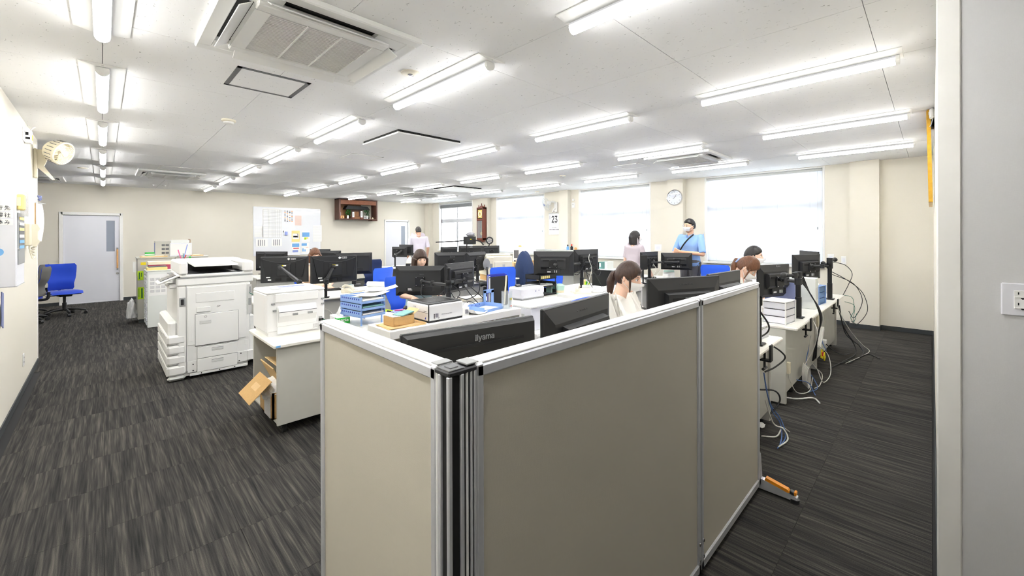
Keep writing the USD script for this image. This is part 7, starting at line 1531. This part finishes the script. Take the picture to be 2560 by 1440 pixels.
crumple((.345, 9.75, .10), (.07, .14, .32), 'paper_print', 'paper_bag', 'rumpled bag of magazines hanging on the side of the stickered cabinet', 'bag', 9)
single('hanging_sheet', G().span((.36, 9.66, .88), (.405, 9.668, 1.06)), 'paper', 'white sheets clipped to the side of the stickered cabinet', 'paper')
t = thing('drawer_cabinet', 'white many-drawer cabinet with a printed calendar sheet on its side', 'cabinet', (.49, 9.03, 0)); part(t, 'body', G().span((.02, 0, .0), (.42, .50, .92), .004), 'cabinet_white'); part(t, 'top', G().span((.005, -.005, .92), (.425, .505, .935), .003), 'cabinet_white'); part(t, 'second_body', G().span((.43, .05, 0), (.85, .50, .93), .004), 'cabinet_white')
for k in range(14): dr = part(t, 'drawer', G().span((.006, .02, .04 + k * .062), (.022, .48, .095 + k * .062), .003), 'cool_white'); part(dr, 'handle', G().span((-.002, .18, .06 + k * .062), (.008, .30, .075 + k * .062), .003), 'light_grey')
sh_ = part(t, 'calendar_sheet', G().span((.04, -.0015, .52), (.27, 0, .87)), 'paper'); g = G()
for i in range(3):
    for j in range(4): g.span((.055 + i * .07, -.0022, .57 + j * .065), (.11 + i * .07, -.0014, .615 + j * .065))
part(sh_, 'print', g, 'paper_print')
t = thing('letter_tray', 'yellow tray on the white many-drawer cabinet', 'letter tray', (.64, 9.17, .935)); part(t, 'tray', G().span((-.13, -.11, 0), (.13, .13, .05), .004), 'pale_yellow'); part(t, 'papers', G().span((-.11, -.1, .05), (.12, .12, .065)), 'shadow_gap')
t = thing('document_box', 'crimson box with a cream lid on the white many-drawer cabinet', 'box', (.74, 9.35, .935)); part(t, 'box', G().span((-.2, -.1, 0), (.2, .12, .09), .004), 'crimson'); part(t, 'lid', G().span((-.205, -.105, .08), (.205, .125, .135), .004), 'cream')
t = thing('pen_holder', 'wire basket of pens, ruler and scissors on the white cabinet', 'pen holder', (1.02, 9.30, .935)); part(t, 'basket', G().span((-.10, -.06, 0), (.10, .06, .06), .004), 'cool_white'); part(t, 'cup', G().lathe([(0, .0), (.04, 0), (.04, .11), (.036, .11), (.036, .01)], 14, t=(-.02, .01, .04)), 'slate_blue', 40)
for k, (x, r_, m, l_) in enumerate(((-.03, -14, 'pink', .25), (-.01, 12, 'periwinkle', .34), (.0, -4, 'teal', .18), (-.04, 22, 'red', .16))): part(t, 'pen', G().box((x + .1 * math.sin(math.radians(r_)), .01, .08 + l_ / 2), (.014, .006, l_), ry=r_), m)
t = thing('bottle', 'white glue bottle with a green cap beside the pen basket', 'bottle', (1.10, 9.28, .935)); part(t, 'body', G().lathe([(0, 0), (.03, 0), (.03, .12), (.016, .16), (0, .16)], 16), 'white_plastic', 40); part(t, 'cap', G().lathe([(0, .21), (.012, .20), (.018, .16), (0, .16)], 12), 'green', 40)
t = thing('parts_drawer', 'grey small-parts drawer unit on top of the grey cabinet', 'drawer box', (.77, 9.86, 1.13)); part(t, 'case', G().span((-.11, -.1, 0), (.11, .1, .28), .003), 'cabinet_grey')
for i in range(2):
    for j in range(3): part(t, 'drawer', G().span((-.02 + .055 * i, -.104, .05 + .07 * j), (.025 + .055 * i, -.098, .085 + .07 * j), .002), 'shadow_gap')
part(t, 'side_drawers', G().span((-.112, -.09, .03), (-.10, .09, .25)), 'slate_blue')
t = thing('drawer_box', 'translucent white drawer box on the grey cabinet, binder lying on top', 'drawer box', (1.02, 9.86, 1.13)); part(t, 'case', G().span((-.16, -.12, 0), (.16, .12, .245), .006), 'cool_white'); part(t, 'front', G().span((-.15, -.126, .02), (.15, -.118, .23), .003), 'white_plastic'); part(t, 'edge', G().span((-.06, -.128, .0), (.06, -.124, .008)), 'dark_slot')
t = thing('binder', 'white binder with a brown back lying on the translucent drawer box', 'binder', (1.02, 9.86, 1.375)); part(t, 'cover', G().span((-.14, -.1, 0), (.14, .1, .055), .003), 'cabinet_white'); part(t, 'spine', G().span((.13, -.1, 0), (.142, .1, .065)), 'wood_mid')
t = thing('tape_box', 'green and white carton at the back of the grey cabinet', 'box', (.60, 9.90, 1.13)); part(t, 'box', G().span((-.07, -.07, 0), (.07, .07, .08), .003), 'lime' if False else 'green'); part(t, 'band', G().span((-.071, -.071, .04), (.071, .071, .055)), 'paper')
for x, w_, l in ((.64, .36, 'brown envelopes lying on the left of the grey cabinets'), (1.25, .18, 'brown folder lying on the right end of the grey cabinets')):
    t = thing('envelope', l, 'envelope', (x, 9.74, 1.13), 3); part(t, 'body', G().span((-w_ / 2, -.1, 0), (w_ / 2, .1, .018), .002), 'kraft_light'); part(t, 'sheet', G().span((-w_ / 2 + .02, -.09, .018), (w_ / 2 - .05, .09, .026)), 'cream')

# ============================================================ cables on the right
def cable(label, P, m, r=.0045, name='cable'):
    cables(name, label, P, m, r)
cable('thick bundle of black cables falling from the post beside the white drawers', [[(4.84 + .015 * k, .93 - .01 * k, 1.09), (4.88 + .02 * k, .84, .95 - .01 * k), (4.90 + .012 * k, .775, .80), (4.98 + .02 * k, .765, .66), (5.02 - .01 * k, .79, .50), (5.03 + .02 * k, .82, .36 - .02 * k), (5.12 + .03 * k, .85, .22)] for k in range(5)], 'cable_black', .0055)
cable('black cables looping out over the carpet from the farther post', [[(6.30, .80, .66), (6.32, .77, .5), (6.42, .74, .3), (6.70, .70, .15), (6.62, .66, .03), (6.20, .72, .015), (5.7, .80, .02)], [(6.36, .79, .64), (6.40, .76, .4), (6.60, .70, .2), (6.95, .66, .06), (6.7, .60, .012), (6.1, .68, .012)], [(6.05, .74, .012), (6.5, .62, .012), (6.75, .55, .012), (6.60, .44, .012)]], 'cable_black', .0055)
cable('black cables arching up behind the farther post against the wall', [[(6.52, .92, 1.16), (6.9, .80, 1.10), (7.05, .74, .98), (6.9, .76, .85), (6.75, .80, .72)], [(6.45, .90, 1.05), (6.85, .76, .90), (7.35, .66, .70), (7.45, .62, .45), (7.15, .70, .30), (6.98, .74, .36)], [(6.5, .88, 1.0), (7.0, .72, .85), (7.3, .66, .60), (7.05, .72, .40), (6.9, .76, .5)]], 'cable_black', .004)
cable('thin green wires tangled behind the farther post', [[(6.95, .86, .70), (7.05, .74, .66), (7.0, .72, .5), (6.9, .74, .42), (7.02, .72, .35), (7.1, .70, .45)], [(6.9, .80, .62), (7.08, .72, .55), (6.95, .72, .38), (7.1, .7, .3)]], 'cable_green', .0028)
cable('pale cable running down the right desk panel', [[(4.86, .80, .67), (4.80, .76, .58), (4.86, .80, .40), (4.84, .86, .25), (4.90, .86, .16)], [(6.22, .80, .66), (6.30, .76, .52), (6.55, .70, .30), (6.85, .62, .10), (6.95, .56, .012), (6.6, .6, .012), (6.1, .7, .012)], [(4.98, .84, .50), (5.0, .86, .3), (5.15, .84, .16), (5.3, .80, .05), (5.05, .78, .012), (4.9, .8, .012)], [(5.35, .86, .35), (5.5, .78, .22), (5.38, .74, .06), (5.1, .76, .03), (5.05, .8, .16)]], 'cable_white', .0042)
g = G(); rr = random.Random(11)
for k in range(6): g.tube([(4.78 + .012 * k + (.055 + .006 * k) * math.sin(q), .865 - .006 * k, .17 + .10 * math.cos(q) - .01 * k) for q in np.linspace(0, 2 * PI, 11)], .004, 6)
single('cable_coil', g, 'cable_white', 'coiled beige cable bundle hanging on the right desk panel', 'cable', None, 60)
cable('blue network cable trailing below the right desk', [[(5.02, .86, .40), (4.98, .88, .2), (5.02, .82, .06), (4.92, .78, .012), (4.75, .82, .012)], [(4.66, .90, .13), (4.74, .82, .10), (4.76, .78, .012), (4.70, .76, .012)], [(5.72, .87, .40), (5.62, .84, .30), (5.55, .8, .25)]], 'cable_blue', .004)
cable('stiff white cable end bent out from under the right desk', [[(4.28, 1.0, .06), (4.42, .86, .03), (4.58, .76, .02), (4.52, .70, .008)]], 'white_plastic', .007)
t = thing('outlet', 'small cream socket box on the panel below the white drawers', 'socket', (4.31, .908, .325)); part(t, 'box', G().span((-.022, -.03, -.05), (.022, .0, .05), .004), 'warm_plastic'); part(t, 'cord', G().tube([(0, -.015, -.05), (.02, -.03, -.13), (.12, -.06, -.24), (.4, -.10, -.29), (.55, -.1, -.2)], .004, 6), 'cable_white', 50)
t = thing('power_strip', 'white power strip with plugs leaning at the foot of the right desk', 'power strip', (5.58, .86, .37), 0); part(t, 'body', G().box((0, 0, 0), (.30, .045, .05), .006, ry=-38), 'white_plastic'); part(t, 'plug', G().span((.14, -.03, -.10), (.22, .02, -.05), .006), 'white_plastic'); part(t, 'tag', G().box((-.02, -.02, -.17), (.10, .01, .09), ry=20).box((.06, -.03, -.21), (.06, .01, .07), ry=-30), 'yellow', label='yellow tag'); part(t, 'red_tag', G().box((-.05, -.03, -.16), (.03, .01, .04)), 'red')
part(t, 'cord', G().tube([(.2, -.0, -.08), (.4, -.06, -.2), (.8, -.1, -.33), (1.1, -.16, -.355)], .005, 6), 'cable_black', 50)
t = thing('outlet', 'second cream socket box farther along the right desk panel', 'socket', (5.62, .908, .56)); part(t, 'box', G().span((-.03, -.03, -.08), (.03, .0, .06), .004), 'warm_plastic'); part(t, 'cord', G().tube([(.02, -.015, .06), (.10, -.03, .10), (.2, -.05, .02), (.22, -.04, -.2)], .003, 6), 'cable_white', 50)
cable('black cables hanging from the near right desk past the screen end', [[(3.52, .84, .69), (3.60, .79, .63), (3.66, .78, .57), (3.55, .82, .52), (3.45, .86, .50)], [(3.45, .90, .36), (3.56, .82, .34), (3.60, .80, .26), (3.50, .84, .18)], [(3.40, .88, .95), (3.46, .84, .85), (3.52, .86, .78), (3.44, .9, .74), (3.5, .92, .705)]], 'cable_black', .006)
cable('blue cable hanging from the near right desk to the floor', [[(3.42, .86, .5), (3.46, .85, .35), (3.52, .83, .2), (3.60, .80, .1), (3.56, .78, .02), (3.42, .76, .008)], [(3.44, .86, .45), (3.50, .84, .26), (3.62, .80, .12), (3.58, .76, .012), (3.36, .76, .01)]], 'cable_blue', .0045)
cable('white cable hanging from the near right desk to the floor', [[(3.42, .85, .3), (3.50, .82, .12), (3.60, .78, .06), (3.55, .74, .012), (3.38, .76, .01)], [(3.36, .86, .06), (3.5, .80, .03), (3.62, .79, .055), (3.70, .76, .008)]], 'cable_white', .0055)
crumple((3.66, .95, .012), (.05, .035, .012), 'paper', 'scrap', 'small white scrap on the carpet under the right desk end', 'scrap', 2)
# things on the far side table and the desk before the standing pair
t = thing('desk_calendar', 'small upright white desk calendar behind the right screen monitors', 'calendar', (7.40, 3.40, .70), -50); part(t, 'sheet', G().prism([(-.05, 0), (.05, 0), (.0, .15)], -.10, .10, 'x'), 'paper'); part(t, 'header', G().box((0, -.022, .13), (.18, .004, .03), rx=-18), 'mint')
papers('documents spread on the desk before the standing woman', (6.62, 3.72, .70), 3, .5, .3, 4, 41, 4)
t = thing('laptop', 'flat grey docking laptop behind the standing pair of monitors', 'laptop', (6.85, 3.78, .70), 10); part(t, 'base', G().span((-.17, -.12, 0), (.17, .12, .022), .004), 'light_grey'); part(t, 'lid', G().span((-.168, -.118, .022), (.168, .118, .032), .003), 'mid_grey')
t = thing('keyboard', 'black keyboard in front of the standing woman', 'keyboard', (7.05, 3.62, .70), 0); part(t, 'base', G().span((-.2, -.06, 0), (.2, .06, .02), .004), 'black_plastic'); part(t, 'keys', (lambda q: ([q.span((-.185 + .031 * i, -.05 + .025 * j, .02), (-.185 + .031 * i + .026, -.05 + .025 * j + .02, .025)) for i in range(12) for j in range(4)], q)[-1])(G()), 'black_soft', kind='stuff')
